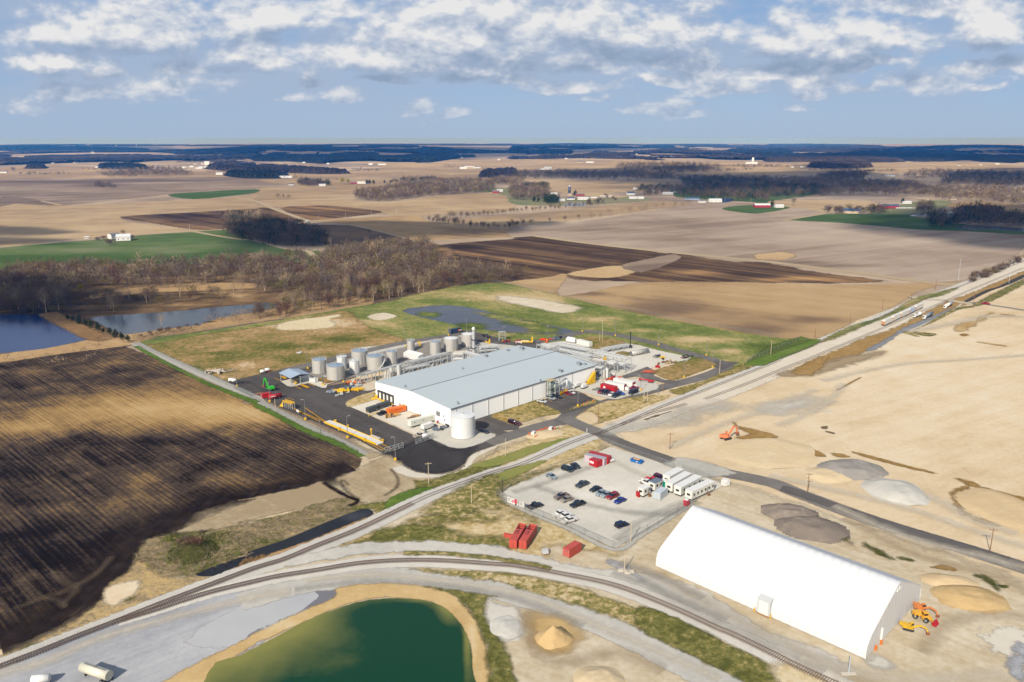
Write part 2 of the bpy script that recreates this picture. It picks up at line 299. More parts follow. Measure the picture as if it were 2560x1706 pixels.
# ------------------------------------------------------------------ ground colours
SAND=[(0,C(196,172,136)),(.35,C(217,195,162)),(.65,C(228,209,179)),(1,C(236,224,203))]
DIRT=[(0,C(170,152,124)),(.4,C(200,184,156)),(.7,C(218,206,184)),(1,C(232,224,208))]
GRAVEL=[(0,C(184,182,176)),(.4,C(205,203,196)),(.7,C(219,215,206)),(1,C(232,230,224))]
M=dict(
 base=gmat('farmland',[(0,C(110,98,90)),(.35,C(160,142,126)),(.6,C(194,174,152)),(1,C(204,186,164))],s1=.0011,a1=.75,s2=.006,a2=.5,edge=False),
 sand=gmat('sand',SAND,s1=.006,a1=.5,s2=.04,a2=.4,fine=.5,fa=.3,rows='f 0,900 1800,300',ra=.4,rs=(.008,.1),hard=.75),
 yard=gmat('dirt',DIRT,s1=.015,a1=.35,s2=.12,a2=.22,fine=.55,fa=.32,rows='e 0,600 1500,1250',ra=.3,rs=(.012,.3),hard=.75),
 scrub=gmat('scrub',[(0,C(118,112,62)),(.25,C(150,138,84)),(.45,C(190,168,118)),(.7,C(212,192,152)),(1,C(226,212,180))],s1=.03,a1=.5,s2=.22,a2=.45,fine=.5,fa=.6,bump=.2,hard=.75),
 gravel=gmat('gravel',GRAVEL,s1=.02,a1=.4,s2=.15,a2=.2,fine=.7,fa=.28,hard=.75),
 lot=gmat('gravel lot',GRAVEL,s1=.02,a1=.4,s2=.15,a2=.2,fine=.7,fa=.28,hard=2.5,rows='d 800,700 2000,300',ra=.25,rs=(.01,.1)),
 ballast=gmat('ballast',[(0,C(170,168,166)),(.5,C(206,203,198)),(1,C(226,222,214))],s1=.03,a1=.4,s2=.3,a2=.3,fine=1.8,fa=.3,bump=.1,bs=1.5),
 ballastfar=gmat('pale ballast',[(0,C(196,184,166)),(.5,C(218,207,190)),(1,C(232,225,212))],s1=.02,a1=.4,s2=.1,a2=.3),
 apron=gmat('grey stone apron',[(0,C(142,145,153)),(.4,C(170,173,181)),(.7,C(190,192,198)),(1,C(212,212,211))],s1=.02,a1=.45,s2=.12,a2=.2,fine=.7,fa=.22,rows='m 0,1560 2353,700',ra=.42,rs=(.01,.22),hard=2),
 road_gravel=gmat('gravel road',[(0,C(172,170,168)),(.45,C(198,196,191)),(.75,C(214,210,203)),(1,C(230,225,216))],s1=.03,a1=.4,s2=.3,a2=.3,fine=.8,fa=.22,hard=1.5),
 dark_stone=gmat('dark stone',[(0,C(112,112,124)),(1,C(150,150,158))],fine=1.5,fa=.4,hard=3),
 pale_stone=gmat('pale stone',[(0,C(180,184,192)),(1,C(202,204,208))],fine=1.5,fa=.2,hard=3),
 berm=gmat('bank of tan sand',[(0,C(186,156,106)),(.5,C(214,186,136)),(1,C(228,212,180))],s1=.03,a1=.6,s2=.3,a2=.3,fine=1.5,fa=.2,bump=.1,hard=.75),
 grass=gmat('grass',[(0,C(92,106,52)),(.35,C(118,130,70)),(.58,C(152,150,94)),(.76,C(182,164,116)),(1,C(204,184,142))],s1=.02,a1=.7,s2=.12,a2=.3,fine=.4,fa=.45,bump=.15,rows='c 0,150 2000,500',ra=.25,rs=(.01,.08),hard=.75),
 lush=gmat('lush grass',[(0,C(72,98,40)),(.5,C(106,130,58)),(1,C(150,150,88))],s1=.03,a1=.5,s2=.25,a2=.4,fine=1,fa=.2,bump=.1,hard=.75),
 rough=gmat('dry rough grass',[(0,C(96,102,46)),(.3,C(136,126,74)),(.55,C(170,142,98)),(.8,C(190,162,120)),(1,C(212,192,158))],s1=.02,a1=.7,s2=.1,a2=.45,fine=.4,fa=.5,bump=.15,rows='a 0,500 1500,300',ra=.3,rs=(.01,.07),hard=.75),
 olive=gmat('olive grass',[(0,C(94,96,50)),(.35,C(124,122,70)),(.55,C(150,140,90)),(.75,C(190,170,124)),(1,C(216,202,168))],s1=.03,a1=.45,s2=.3,a2=.5,fine=.6,fa=.6,bump=.2,hard=.75),
 weeds=gmat('weedy bank',[(0,C(76,84,36)),(.3,C(106,104,62)),(.5,C(140,126,98)),(.75,C(166,148,118)),(1,C(198,172,124))],s1=.04,a1=.4,s2=.3,a2=.5,fine=1.2,fa=.5,bump=.5,bs=.5,hard=.75),
 soil=gmat('ploughed soil',[(0,C(22,18,18)),(.22,C(38,32,31)),(.42,C(90,77,67)),(.6,C(150,122,82)),(.82,C(188,156,106)),(1,C(204,176,130))],s1=.009,a1=.4,s2=.06,a2=.25,fine=.8,fa=.16,rows='r 600,640 860,840',ra=.34,rs=(.014,.9),rowper=1.9,rp=.03,hard=2),
 soil_edge=gmat('headland soil',[(0,C(20,17,17)),(.4,C(58,48,44)),(.75,C(108,92,72)),(1,C(150,128,92))],s1=.02,a1=.4,s2=.2,a2=.3,fine=1,fa=.15,hard=.4,rows='m 1100,460 600,990',ra=.35,rs=(.01,.3)),
 asphalt=gmat('new asphalt',[(0,C(80,77,76)),(.5,C(106,102,101)),(1,C(134,129,124))],s1=.02,a1=.45,s2=.15,a2=.2,fine=.8,fa=.2,hard=4,rows='a 1000,900 2353,1560',ra=.3,rs=(.008,.3)),
 black=gmat('fresh black asphalt',[(0,C(60,58,59)),(.6,C(82,80,80)),(1,C(108,105,103))],s1=.03,a1=.5,s2=.2,a2=.2,hard=.5),
 tarmac=gmat('grey asphalt',[(0,C(108,105,104)),(.5,C(138,134,131)),(1,C(162,157,151))],s1=.02,a1=.4,s2=.2,a2=.25,hard=4,fine=1.5,fa=.1),
 tarmac_line=gmat('dark tyre band',[(0,C(96,93,93)),(1,C(122,118,116))],s1=.03,a1=.4,hard=.8),
 concrete=gmat('concrete',[(0,C(204,196,182)),(.5,C(222,216,204)),(1,C(234,230,221))],s1=.03,a1=.4,s2=.3,a2=.2,fine=2,fa=.1,hard=5),
 yellow=gmat('yellow paint',[(0,C(214,160,40)),(1,C(232,186,70))],a1=.3,hard=5),
 wet=gmat('damp sand',[(0,C(150,120,70)),(.6,C(184,154,104)),(1,C(208,184,140))],s1=.05,a1=.5,s2=.4,a2=.4,hard=1.1),
 # far fields
 f_tan=gmat('stubble field',[(0,C(150,130,108)),(.35,C(174,150,120)),(.65,C(196,172,138)),(1,C(208,186,152))],s1=.003,a1=.7,s2=.02,a2=.35,rows='h 0,800 1500,760',ra=.35,rs=(.0006,.02),hard=3),
 f_tan2=gmat('brown stubble field',[(0,C(112,96,84)),(.35,C(146,122,96)),(.6,C(182,154,116)),(1,C(202,176,136))],s1=.005,a1=.6,s2=.03,a2=.25,rows='c 600,0 2353,200',ra=.3,rs=(.002,.05),hard=2.5),
 f_grey=gmat('grey fallow field',[(0,C(118,102,90)),(.4,C(152,134,118)),(.65,C(178,160,144)),(1,C(198,182,164))],s1=.003,a1=.65,s2=.02,a2=.2,rows='j 500,950 2300,800',ra=.5,rs=(.0008,.02),hard=3),
 f_brown=gmat('dark ploughed field',[(0,C(62,50,42)),(.35,C(92,74,60)),(.6,C(134,108,82)),(.85,C(176,138,94)),(1,C(190,158,112))],s1=.005,a1=.3,s2=.03,a2=.2,rows='j 0,1000 1200,1150',ra=.8,rs=(.0012,.05),hard=1.6),
 f_green=gmat('green winter crop',[(0,C(78,102,54)),(.35,C(100,120,72)),(.65,C(128,134,98)),(1,C(150,142,112))],s1=.005,a1=.6,s2=.02,a2=.2,rows='h 0,1100 1800,1050',ra=.5,rs=(.0015,.02),hard=3),
 f_road=gmat('pale farm road',[(0,C(186,168,140)),(1,C(222,206,180))],s1=.02,a1=.4,hard=2),
 marsh=gmat('brown marsh',[(0,C(44,38,34)),(.3,C(84,70,54)),(.55,C(130,106,78)),(.8,C(176,146,108)),(1,C(196,168,126))],s1=.01,a1=.45,s2=.06,a2=.35,fine=.6,fa=.2,rows='l 0,300 2353,250',ra=.5,rs=(.003,.04),bump=.4,bs=.3,hard=.75),
 reed=gmat('dry reeds',[(0,C(140,112,80)),(.5,C(186,154,112)),(1,C(206,180,140))],s1=.02,a1=.4,s2=.2,a2=.4,bump=.4,bs=.4,hard=.75),
)
# ------------------------------------------------------------------ base sheet out to the horizon
def disc():
    rs=[0,60,150,300,600,1000,1600,2500,4000,6500,9500,13000,17000,21600]; V=[(0,0,0)];Fc=[];N=96
    for r_ in rs[1:]:
        for i in range(N): a=2*math.pi*i/N; V.append((r_*math.cos(a),r_*math.sin(a),0))
    for i in range(N): Fc.append((0,1+i,1+(i+1)%N))
    for k in range(len(rs)-2):
        for i in range(N):
            a=1+k*N;b=a+N;Fc.append((a+i,b+i,b+(i+1)%N,a+(i+1)%N))
    V=np.array(V,float)
    o=mesh('ground',V.tolist(),Fc,M['base'],attrs={'tone':np.full(len(V),.5)}); o['kind']='structure'
disc()
ZF=[.0]
def Z(): ZF[0]+=.006; return ZF[0]
def far(name,s,mat,rough=6,**k): return patch(name,s,M[mat],Z(),rough=rough,**k)
# far fields, back to front
far('field','i 1150,250 1500,225 j 0,215 600,222 1200,215 1400,232 k 0,245 400,255 900,240 1100,240 1800,250 2353,285 2353,330 1600,320 1000,345 500,340 0,375 j 1900,390 1700,350 900,330 300,330 0,320 i 1500,330 1150,285','f_tan',tone=0.50,rough=25)
far('field','h 0,295 700,280 900,290 1400,310 1900,320 i 0,300 600,350 1200,290 2353,340 2353,400 1500,375 300,400 h 1900,400 900,400 0,410','f_tan',tone=0.30,rough=20)
far('field','h 0,400 900,392 2353,375 i 350,400 400,470 0,500 h 2353,490 1540,540 560,640 380,600 0,560','f_grey',tone=.35,rough=10,blobs=[(120,455,130,3,-.5),(400,452,160,3,-.45),(240,462,60,4,-.4),(400,475,90,3,-.3)])
far('field','h 0,565 200,565 400,600 480,635 0,655','f_grey',tone=.1,rough=5)
far('field','i 0,400 700,400 1600,380 2353,350 2353,420 1700,430 1300,460 900,540 700,560 0,600 0,480 400,470','f_tan',tone=0.35,rough=8,blobs=[(820,444,120,4,-.3)])
far('field','h 0,650 560,640 1200,612 1780,582 2353,548 i 0,560 0,620 170,670 0,660 h 2353,668 1900,690 1100,745 1500,830 2000,852 1780,872 1000,925 400,970 0,1015','f_tan',tone=0.50,rough=5,blobs=[(40,580,110,7,-.0)])
far('field','h 1540,540 1900,510 2353,490 2353,520 2170,545 1780,580','f_green',tone=.0,rough=4)
far('field','i 0,600 400,580 900,570 930,600 1250,605 1650,548 2100,522 2353,520 2353,680 1900,700 1500,735 1250,730 1100,690 560,640 230,660','f_tan',tone=0.52,rough=5)
far('field','h 1110,742 1700,705 2353,668 i 0,660 100,658 180,680 320,730 450,775 430,790 100,815 h 2060,855 1780,858 1350,792','f_brown',tone=.45,rough=4,blobs=[(520,540,110,6,-.35),(440,556,40,5,-.25)])
far('field','i 230,662 560,638 800,650 1140,690 1060,720 560,770 480,770','f_brown',tone=.55,rough=4)
far('field','i 500,780 1060,745 1500,735 1600,790 2250,860 2353,850 2353,925 1500,962 1430,950 1150,870 850,812','f_tan2',tone=.62,rough=4)
far('field','i 380,830 850,818 1150,885 1430,958 1290,990 700,1022 560,900','f_tan2',tone=.1,rough=4)
far('field','i 1620,800 2353,720 j 0,718 400,690 850,640 1300,600 1550,610 1640,630 1400,660 800,740 300,800 0,838 i 2240,858','f_tan',tone=0.40,rough=4,blobs=[(1340,540,70,5,-.3)])
far('field','j 0,395 700,405 1400,412 1560,430 1500,480 900,530 1080,560 900,570 300,500 0,460','f_tan',tone=0.45,rough=8,blobs=[(1530,468,50,4,-.35)])
far('field','j 0,850 600,792 1400,672 1700,628 2353,600 k 0,575 400,560 1000,545 1800,620 2353,640 2353,1020 2100,1180 1750,1340 1100,1290 700,1235 300,1190 0,1155 j 1800,1110 1400,1060 700,980 200,912 0,925','f_grey',tone=.6,rough=4,blobs=[(1480,575,160,5,-.25),(1700,600,200,4,-.15),(2000,560,60,20,.12),(2100,665,120,4,-.35),(2010,657,60,3,-.4)],n=200)
far('field','k 0,600 800,590 1000,620 1000,680 600,700 530,705 280,660 0,680','f_tan',tone=0.60,rough=6)
far('field','k 900,720 1400,600 1700,610 1500,700 1200,740','f_green',tone=.7,rough=5)
far('field','j 1600,470 1900,480 2353,440 k 500,500 300,560 0,600 j 2353,620 2100,600 1500,560','f_green',tone=.3,rough=6)
far('field','k 1900,600 2353,640 2353,760 1650,650','f_tan2',tone=.5,rough=6)
far('field','j 1930,672 2080,640 2353,640 k 200,655 120,680 0,700 j 2200,712','f_green',tone=.1,rough=3)
far('field','k 190,772 380,742 520,715 1000,720 1400,735 1700,800 2353,860 2353,905 1800,872 1400,860 700,800','f_green',tone=.05,rough=3)
far('field','i 1200,470 1650,470 2353,480 j 300,560 850,570 1100,560 1300,590 850,625 300,640 0,620 i 2200,520','f_green',tone=.75,rough=8)
far('field','h 0,1030 800,960 1300,912 1780,880 2060,862 2130,870 2353,960 i 0,960 300,1035 600,1060 620,1200 200,1150 h 2353,1070 2050,1130 1850,1176 900,1176 0,1236','f_green',tone=.35,rough=3,blobs=[(120,650,200,10,-.35),(400,650,160,8,-.4),(80,612,150,4,-.3),(200,628,80,6,.3),(430,628,60,8,.2)],n=160)
far('field','i 1650,1010 2353,945 j 0,938 200,920 700,990 1450,1085 1250,1145 900,1195 500,1270 0,1345 i 2353,1340 2150,1230 1750,1130','f_brown',tone=.35,rough=4,blobs=[(1350,650,120,8,.15),(1160,618,50,5,-.5)],n=170)
far('field','j 0,1330 300,1300 520,1270 c 0,0 j 1300,1330 2353,1345 k 700,1365 1500,1345 1780,1330 1400,1420 1150,1566 o 760,620 430,760 0,770 c 2000,400 1700,355 1100,245 300,82 b 2353,190 i 2353,1380 2200,1335','f_tan2',tone=.62,rough=3,blobs=[(1650,775,110,18,-.45),(1890,825,90,18,-.35),(1450,735,70,8,-.3),(2050,800,110,10,-.3),(1400,705,130,5,.2),(1800,720,200,10,.12),(1950,740,80,10,.1)],n=200)
far('field','j 500,1285 900,1200 1200,1140 1450,1075 2000,1150 2353,1165 k 300,1225 700,1285 1080,1330 700,1350 0,1345 j 1600,1335 800,1330','f_brown',tone=.38,rough=9,blobs=[(1740,682,70,10,.4),(1980,698,80,6,.6),(2150,700,120,12,.25),(1860,690,45,14,-.05)])
far('field','j 510,1270 720,1218 970,1190 1150,1232 1000,1290 800,1302','reed',tone=.9,rough=3)
far('field','j 1000,1190 1250,1130 1480,1085 1540,1130 1200,1250','f_grey',tone=.35,rough=4)
far('field','k 0,1075 130,1065 260,1095 150,1135 0,1135 j 2250,1130 2230,1090','reed',tone=.8,rough=3)
far('field','k 1890,1540 2353,1330 o 2353,500 2060,440','f_tan2',tone=.75,rough=2)
# farm roads
for s,wd in [('h 0,1020 800,955 1300,905 1780,875 2060,855 i 120,820 490,783 800,765 1060,742 1500,697 1900,680',7),
             ('i -200,560 0,600 180,675 480,780',11),('i 480,780 850,815 1150,880 1430,955 1500,965',6),
             ('i 480,1058 800,1022 1290,985 1500,965',6),('i 1500,965 2353,928 j 180,912',9),('j 180,912 700,985 1400,1062 2353,1155 k 700,1240 1400,1335 1750,1370',13),
             ('h 1790,880 2140,940 2353,965 i 300,1040 480,1060 620,1190 720,1240',8),('h 380,598 560,636',9),('k 140,775 530,712',9)]:
    ribbon('farm_road',s,wd,M['f_road'],Z(),rough=1.2)
# marsh and woodland floor
far('marsh','h 0,1236 900,1176 1850,1176 2100,1120 i 0,1090 600,1190 1000,990 1700,1000 1900,1150 2200,1220 2353,1330 2200,1350 1500,1480 700,1640 a 1400,90 700,215 0,320 l 1230,800 700,950 0,1000','marsh',rough=5,tone=.45,blobs=[(60,760,140,30,-.25),(330,740,250,12,-.1),(430,720,160,6,.35),(600,740,40,8,.4),(830,680,50,12,.4),(160,765,60,8,.25)],n=200)
far('reeds','l 0,905 700,790 850,740 1000,720 1150,770 1240,800 1050,840 550,900 0,975','reed',tone=.55,rough=2)
far('reeds','l 1100,720 1500,660 2000,600 a 0,215 700,90 1500,0 a 1500,110 700,215 0,320 l 1250,800','reed',tone=.55,rough=2)
far('reeds','l 750,400 1300,340 1800,320 2353,290 2353,250 1700,250 1000,320','reed',tone=.5,rough=4)
WB=water('deep blue water',C(8,48,104),C(22,74,134),wave=.05,rough=.16)
WG=water('grey blue water',C(52,66,82),C(92,100,104),wave=.05,rough=.12)
patch('pond','l 0,535 450,545 560,600 700,670 840,745 700,790 400,850 0,893 -200,900 -200,520',WB,Z(),rough=2,n=90)
patch('pond','l 860,560 1500,515 2200,450 2353,445 a 500,60 700,70 650,120 200,200 0,255 l 1900,625 1550,665 1200,715 1060,700 900,610',WG,Z(),rough=2,n=90,tone=.4,blobs=[(300,790,70,20,-.5)])
ribbon('bank','l 440,520 560,590 700,655 850,730 1000,770',14,M['reed'],Z(),rough=2)
far('swamp','k 1300,735 1430,700 1700,690 1720,750 1600,765','f_grey',tone=.3,rough=4)
patch('pond','k 1310,735 1450,705 1690,695 1700,750 1590,765 1450,740',WG,Z(),rough=5,tone=.6)
patch('pond','k 1740,835 1900,820 2353,850 2353,880 2100,865 1800,862',WG,Z(),rough=5,tone=.6)
patch('pond','j 1850,600 1870,575 2010,575 2020,600 1920,612',WB,Z(),rough=5,tone=.9)
patch('pond','j 480,630 560,615 680,620 660,640 500,642',WG,Z(),rough=4,tone=.9)
# ------------------------------------------------------------------ near ground
ZN=[.42]
def Y(): ZN[0]+=.0024; return ZN[0]
def near(name,s,mat,rough=1.5,**k): return patch(name,s,M[mat],Y(),rough=rough,**k)
near('ground','X 860,960 1240,725 1480,785 1700,825 1944,866 2060,862 o 800,600 1800,250 2353,0 2900,-200 X 3600,1500 2900,2300 -900,2300 -900,1500 X 0,1600 260,1500 600,1180 900,1130','sand',tone=.6,rough=2,smooth=0,n=240,
  blobs=[(2300,900,300,60,.1),(1900,1000,260,30,-.08),(1750,1010,90,20,-.1)])
near('dirt','X 900,1100 1300,1000 1400,1080 1700,1180 1900,1230 2560,1450 2900,1600 2900,2300 300,2300 -300,1800 200,1600 700,1350','yard',tone=.55,rough=4,n=200,blobs=[(2250,1350,160,50,-.2),(1700,1420,60,80,-.1),(1760,1560,200,40,-.15),(2450,1550,100,60,.1)])
near('scrub','s 1560,780 1700,700 2000,660 2200,540 2353,470 b 1600,1180 1900,1290 d 1150,80 1100,230 600,420 100,560 420,740 800,880 1260,1090 1100,1100 600,1060 700,1300 0,1250 t -200,350 n 1500,300 1080,310 700,420 600,400 1100,200 s 1400,1200 1900,1000','scrub',tone=.6,rough=4,n=170,blobs=[(1420,1240,100,60,.15),(1560,1330,60,40,.1)])
# compound grass
near('grass','l 1230,808 a 0,330 700,225 1400,105 1850,30 X 1000,745 1130,718 1238,707 1300,716 1482,759 1699,804 1944,845 2070,848 2040,868 1862,915 1830,922 1700,910 1300,870 1150,850 a 1350,500 900,640 500,735 300,800 X 560,960 l 1900,1110','grass',tone=.44,rough=1.5,smooth=2,n=200,
  blobs=[(1280,745,100,12,.75),(1370,755,50,8,.5),(1060,730,60,10,.1),(1750,850,90,7,.55),(1830,880,50,8,.5),(1600,828,70,6,.5),(1500,800,60,6,.35),(960,812,45,14,.35),(1450,795,60,8,-.1),(1900,870,50,12,-.3),(1650,820,80,14,-.3)])
near('rough_grass','l 1300,830 1500,800 a 0,360 700,260 1300,140 1420,180 1500,260 1700,340 1870,420 1500,510 900,640 500,735 400,755 280,790 130,740 0,660 l 1700,1000 1500,900','rough',tone=.5,rough=3,n=170,blobs=[(700,868,90,10,-.45),(860,850,70,8,-.4),(560,885,40,6,-.35),(740,900,70,10,-.35),(760,815,100,12,.6),(820,808,40,8,.4),(620,915,30,10,.5)])
near('bare_earth','a 690,290 800,235 1130,190 1260,170 1290,185 1200,215 1250,255 1180,295 950,310 780,315','scrub',tone=1.05,rough=2.5)
near('bare_earth','a 1535,190 1680,155 1810,185 1650,225','yard',tone=.75,rough=1.2)
near('bare_earth','b 900,0 1200,20 1500,70 1650,110 1500,160 1250,110 950,50','yard',tone=.7,rough=4)
WP=water('shallow retention water',C(84,84,88),C(118,112,104),wave=.04,rough=.1)
patch('retention_pond','b 20,140 300,90 600,100 1000,190 1250,240 1620,330 1500,370 1350,420 1100,410 900,330 700,300 400,240',WP,Y(),rough=2.5,n=100,tone=.2)
for s,t_ in [('b 950,250 1150,225 1400,290 1450,330 1300,340 1100,280',.3),('b 850,340 1100,340 1450,350 1480,385 1250,410 1000,400',.45),('b 560,250 780,270 740,300 560,280',.2),('b 200,150 320,160 330,190 200,180',.2),('b 700,150 1000,190 1250,245 1200,260 900,215',.55)]:
    near('algae',s,'grass',rough=6,tone=t_,hole_smooth=0)
# main yard and ring road
near('gravel_yard','c -130,440 150,420 400,470 650,440 900,500 1200,570 1000,620 700,700 300,790 0,900 -700,880 -300,600','gravel',tone=.7,rough=.8,blobs=[(1560,890,60,20,.2)])
near('gravel_yard','b 0,740 -400,500 0,440 600,350 900,430 1100,470 1300,560 1500,700 400,1000','gravel',tone=.35,rough=.6)
near('asphalt_yard','a 258,790 400,755 560,718 740,682 1040,610 1040,680 1150,830 1350,795 1640,735 1640,860 1500,910 1345,965 1340,1000 1990,1290 2150,1322 2353,1395 s 1950,442 2150,405 2353,345 s 2353,418 2250,450 2150,490 2090,530 2070,580 1960,652 1800,678 1620,662 1510,620 1450,560 1330,500 1050,350 700,205 380,75 a 660,985 540,910 300,835','asphalt',tone=.25,rough=.3,smooth=0,n=230,blobs=[(900,1080,60,12,.12),(780,990,80,20,.1),(860,1040,50,8,.15)])
near('black_asphalt','s 1330,500 1700,350 1830,420 1990,455 2150,420 2080,520 2060,590 1950,645 1800,670 1620,655 1510,612 1450,555','black',tone=.2,rough=3)
RG='a 760,690 1040,625 1300,560 1700,465 1960,415 2353,355 b 300,368 560,325 680,345 800,385 950,425 1080,440 1300,415 1500,375 1650,335 1760,330 1850,337 2100,378 2353,438 c 1000,480 1250,542 1450,600 1530,640 1430,700 1250,762 1000,825 800,880 500,960 250,1030 100,1085 b 1500,1140 1250,1210 1000,1290 780,1360'
ribbon('ring_road',RG,8.5,M['tarmac'],Y(),rough=.3,tone=.25)
near('asphalt','b 690,1125 850,1090 990,1175 1100,1190 1090,1230 950,1240 1000,1250 860,1300 880,1270 700,1230','asphalt',tone=.45,rough=.4,smooth=0)
near('asphalt','b 1260,970 1600,870 1830,960 1840,1010 2300,930 2300,990 1800,1090 1580,1120 1640,1150 1500,1190 1400,1180 1490,1070 1700,985','tarmac',tone=.1,rough=.4,smooth=0)
near('asphalt','b 1260,970 1620,872 1700,900 1840,1000 1500,1085 1470,1070 1270,985','asphalt',tone=.35,rough=.4,smooth=0)
near('asphalt','c 560,740 800,650 900,700 860,730 960,770 1100,780 1080,830 700,740 600,760','tarmac',tone=.1,rough=.4,smooth=0)
near('asphalt','c 1400,590 1650,612 1500,680 1430,660','asphalt',tone=.5,rough=.3,smooth=0)
near('asphalt','b 560,320 760,345 1100,440 1300,420 1290,490 1100,460 880,440 700,420 650,360','asphalt',tone=.4,rough=.3,smooth=0)
near('grass_island','c 850,690 1240,575 1300,575 1410,610 1440,635 1380,665 1080,770 980,765 880,720','rough',tone=.35,rough=1)
near('grass_island','c 150,400 260,378 430,385 600,435 330,490 150,420','rough',tone=.35,rough=1)
near('grass_island','c 490,540 560,510 640,520 650,545 560,560','rough',tone=.35,rough=1)
near('grass_verge','b 840,1080 1180,970 1260,965 1280,985 1480,1070 1300,1110 1130,1160 1000,1170','scrub',tone=.3,rough=1.2)
near('grass_verge','b 1500,1065 1700,985 1790,950 1800,985 1700,1010 1520,1060','scrub',tone=.2,rough=.7)
near('bare_earth','b 1830,990 1990,955 2300,910 c 900,920 960,910 1000,930 700,1050 500,1130 300,1180 170,1150 150,1110','scrub',tone=.45,rough=1.2)
near('bare_earth','c 140,1140 180,1090 290,1065 360,1150 250,1190 170,1180','sand',tone=.5,rough=1)
near('concrete_yard','b 1600,860 1740,790 1850,760 1900,800 2150,760 2353,800 2353,860 2100,920 1960,950 1700,890','gravel',tone=.55,rough=.6)
near('concrete_pad','a 1380,1020 1600,940 2300,1190 2310,1200 2100,1275 1980,1270 1700,1150','concrete',tone=.6,rough=.15,smooth=0)
near('gravel_pad','b 130,1290 320,1230 460,1200 700,1230 860,1270 860,1300 700,1370 560,1400 450,1385 300,1320','gravel',tone=.4,rough=.8)
near('bare_earth','a 1345,975 1500,905 1620,890 1620,945 1385,1020','scrub',tone=.5,rough=.6)
near('bare_earth','a 1490,790 1600,750 1620,850 1500,870 1400,800','yard',tone=.7,rough=.6)
near('concrete_pad','a 740,785 1000,725 1110,770 1640,640 1640,670 1170,815 1160,845 1120,845 1000,800 850,835 805,830','concrete',tone=.6,rough=.15,smooth=0)
near('gravel_bund','a 1060,770 1000,720 1080,640 2353,370 b 700,400 800,520 300,600 0,640 a 1200,800','tarmac',tone=.75,rough=.4,smooth=0)
near('sludge_bed','a 1065,760 1160,755 1250,775 1170,805','wet',tone=.1,rough=.4)
# parking and yard markings
def line(s,w_,mat='yellow'): return ribbon('road_marking',s,w_,M[mat],Y(),rough=.05,smooth=1)
near('gravel_strip','a 0,725 300,845 640,1030 960,1195 1230,1310 1450,1430 1560,1500 1680,1460 1400,1350 1050,1180 640,990 200,800 0,700','yard',tone=.1,rough=.8,smooth=0)
ribbon('perimeter_path','l 1235,800 1500,930 1900,1110 2353,1310 a 300,850 640,1035 960,1200 1230,1320 1500,1460',6,M['gravel'],Y(),rough=.4,tone=.0)
ribbon('grass_strip','l 1250,830 1550,1000 1900,1175 2353,1345 a 300,900 640,1070 960,1235 1250,1350 1480,1480',(3,4,4.5,4.5,3.5),M['lush'],Y(),rough=1.,tone=.25)
# the dark field in the south west
near('field','l -300,1000 0,990 550,905 1050,842 1200,848 1500,985 1900,1190 2353,1375 a 300,935 640,1090 960,1260 1230,1370 1440,1470 1490,1510 s 1120,560 1115,600 1050,650 700,765 300,870 0,925 r 2353,855 1900,995 1500,1165 1250,1390 m 1210,430 1050,620 900,780 620,1000 300,1150 0,1270 -300,1390 -900,1500 -1500,900 l -900,1000','soil',tone=.40,rough=1.6,n=260,smooth=2,
  blobs=[(500,1030,360,36,.44),(330,1020,90,22,.1),(60,1075,130,26,.32),(640,1040,120,20,.16),(150,960,200,40,-.03),(760,1100,90,30,.0),(300,1105,330,18,-.13),(200,1180,260,60,-.13),(560,1150,240,36,-.10),(100,1380,240,90,-.20),(330,1350,110,50,-.17),(480,1250,120,40,-.12),(850,1140,50,30,-.02),(420,880,60,10,.02),(520,1000,80,10,.1)])  # lower left: dark soil, with cloud shade painted into its tone as well
ribbon('headland','s 1060,640 700,740 300,840 0,900 r 2100,900 1700,1040 1400,1200 1180,1400 m 1130,430 990,600 820,770 560,960 200,1130 0,1200',16,M['soil_edge'],Y(),rough=6,tone=.3)
# levelled dirt, ditch and banks
near('levelled_dirt','r 1600,1235 1800,1130 2050,1025 2353,912 s 0,925 400,840 640,790 760,755 1000,880 1000,900 700,965 0,1130 r 2353,1130 1980,1195 1650,1245','yard',tone=.0,rough=1.)
near('levelled_dirt','s 900,720 1050,655 1150,600 1350,510 1450,565 1520,625 1650,670 1800,690 1960,665 2060,620 2130,520 2353,430 2353,470 2150,590 2000,660 1720,740 1620,830 1450,890 1150,945 950,880 1000,830 920,760','yard',tone=.2,rough=1.5,blobs=[(960,1210,60,30,-.1),(1010,1170,40,12,.4)])
near('levelled_dirt','s 1400,640 1480,610 1620,665 1800,690 1960,665 2060,615 2110,530 2150,500 2353,420 2353,440 2170,530 2120,600 1980,690 1800,715 1560,710','concrete',tone=.4,rough=.8)
near('weedy_bank','m 1250,430 1350,260 1600,200 1980,165 2353,100 s 0,1130 400,1060 700,960 1000,900 1110,940 1170,960 1200,990 1120,1030 950,1090 750,1170 500,1280 0,1440 m 2353,400 1850,580 1500,600 1300,560','weeds',tone=.5,rough=1.8,n=160,blobs=[(470,1400,60,30,-.2),(440,1350,30,12,-.4),(520,1345,60,12,-.3),(700,1330,120,20,.15),(380,1370,50,50,.2),(620,1300,60,12,-.1),(800,1290,90,16,.05),(700,1390,100,12,.3)])
near('weedy_bank','m 0,1330 620,1050 950,790 960,700 1200,540 1260,430 1500,600 1850,585 2353,440 2353,480 1980,600 1500,800 1000,980 600,1130 0,1380','weeds',tone=.85,rough=1.2,n=130,blobs=[(300,1500,90,10,-.6),(90,1620,80,10,-.6)])
near('bare_earth','m 950,750 1010,690 1220,640 1270,650 1240,740 1150,800 1050,860 980,840','sand',tone=.7,rough=1.2)
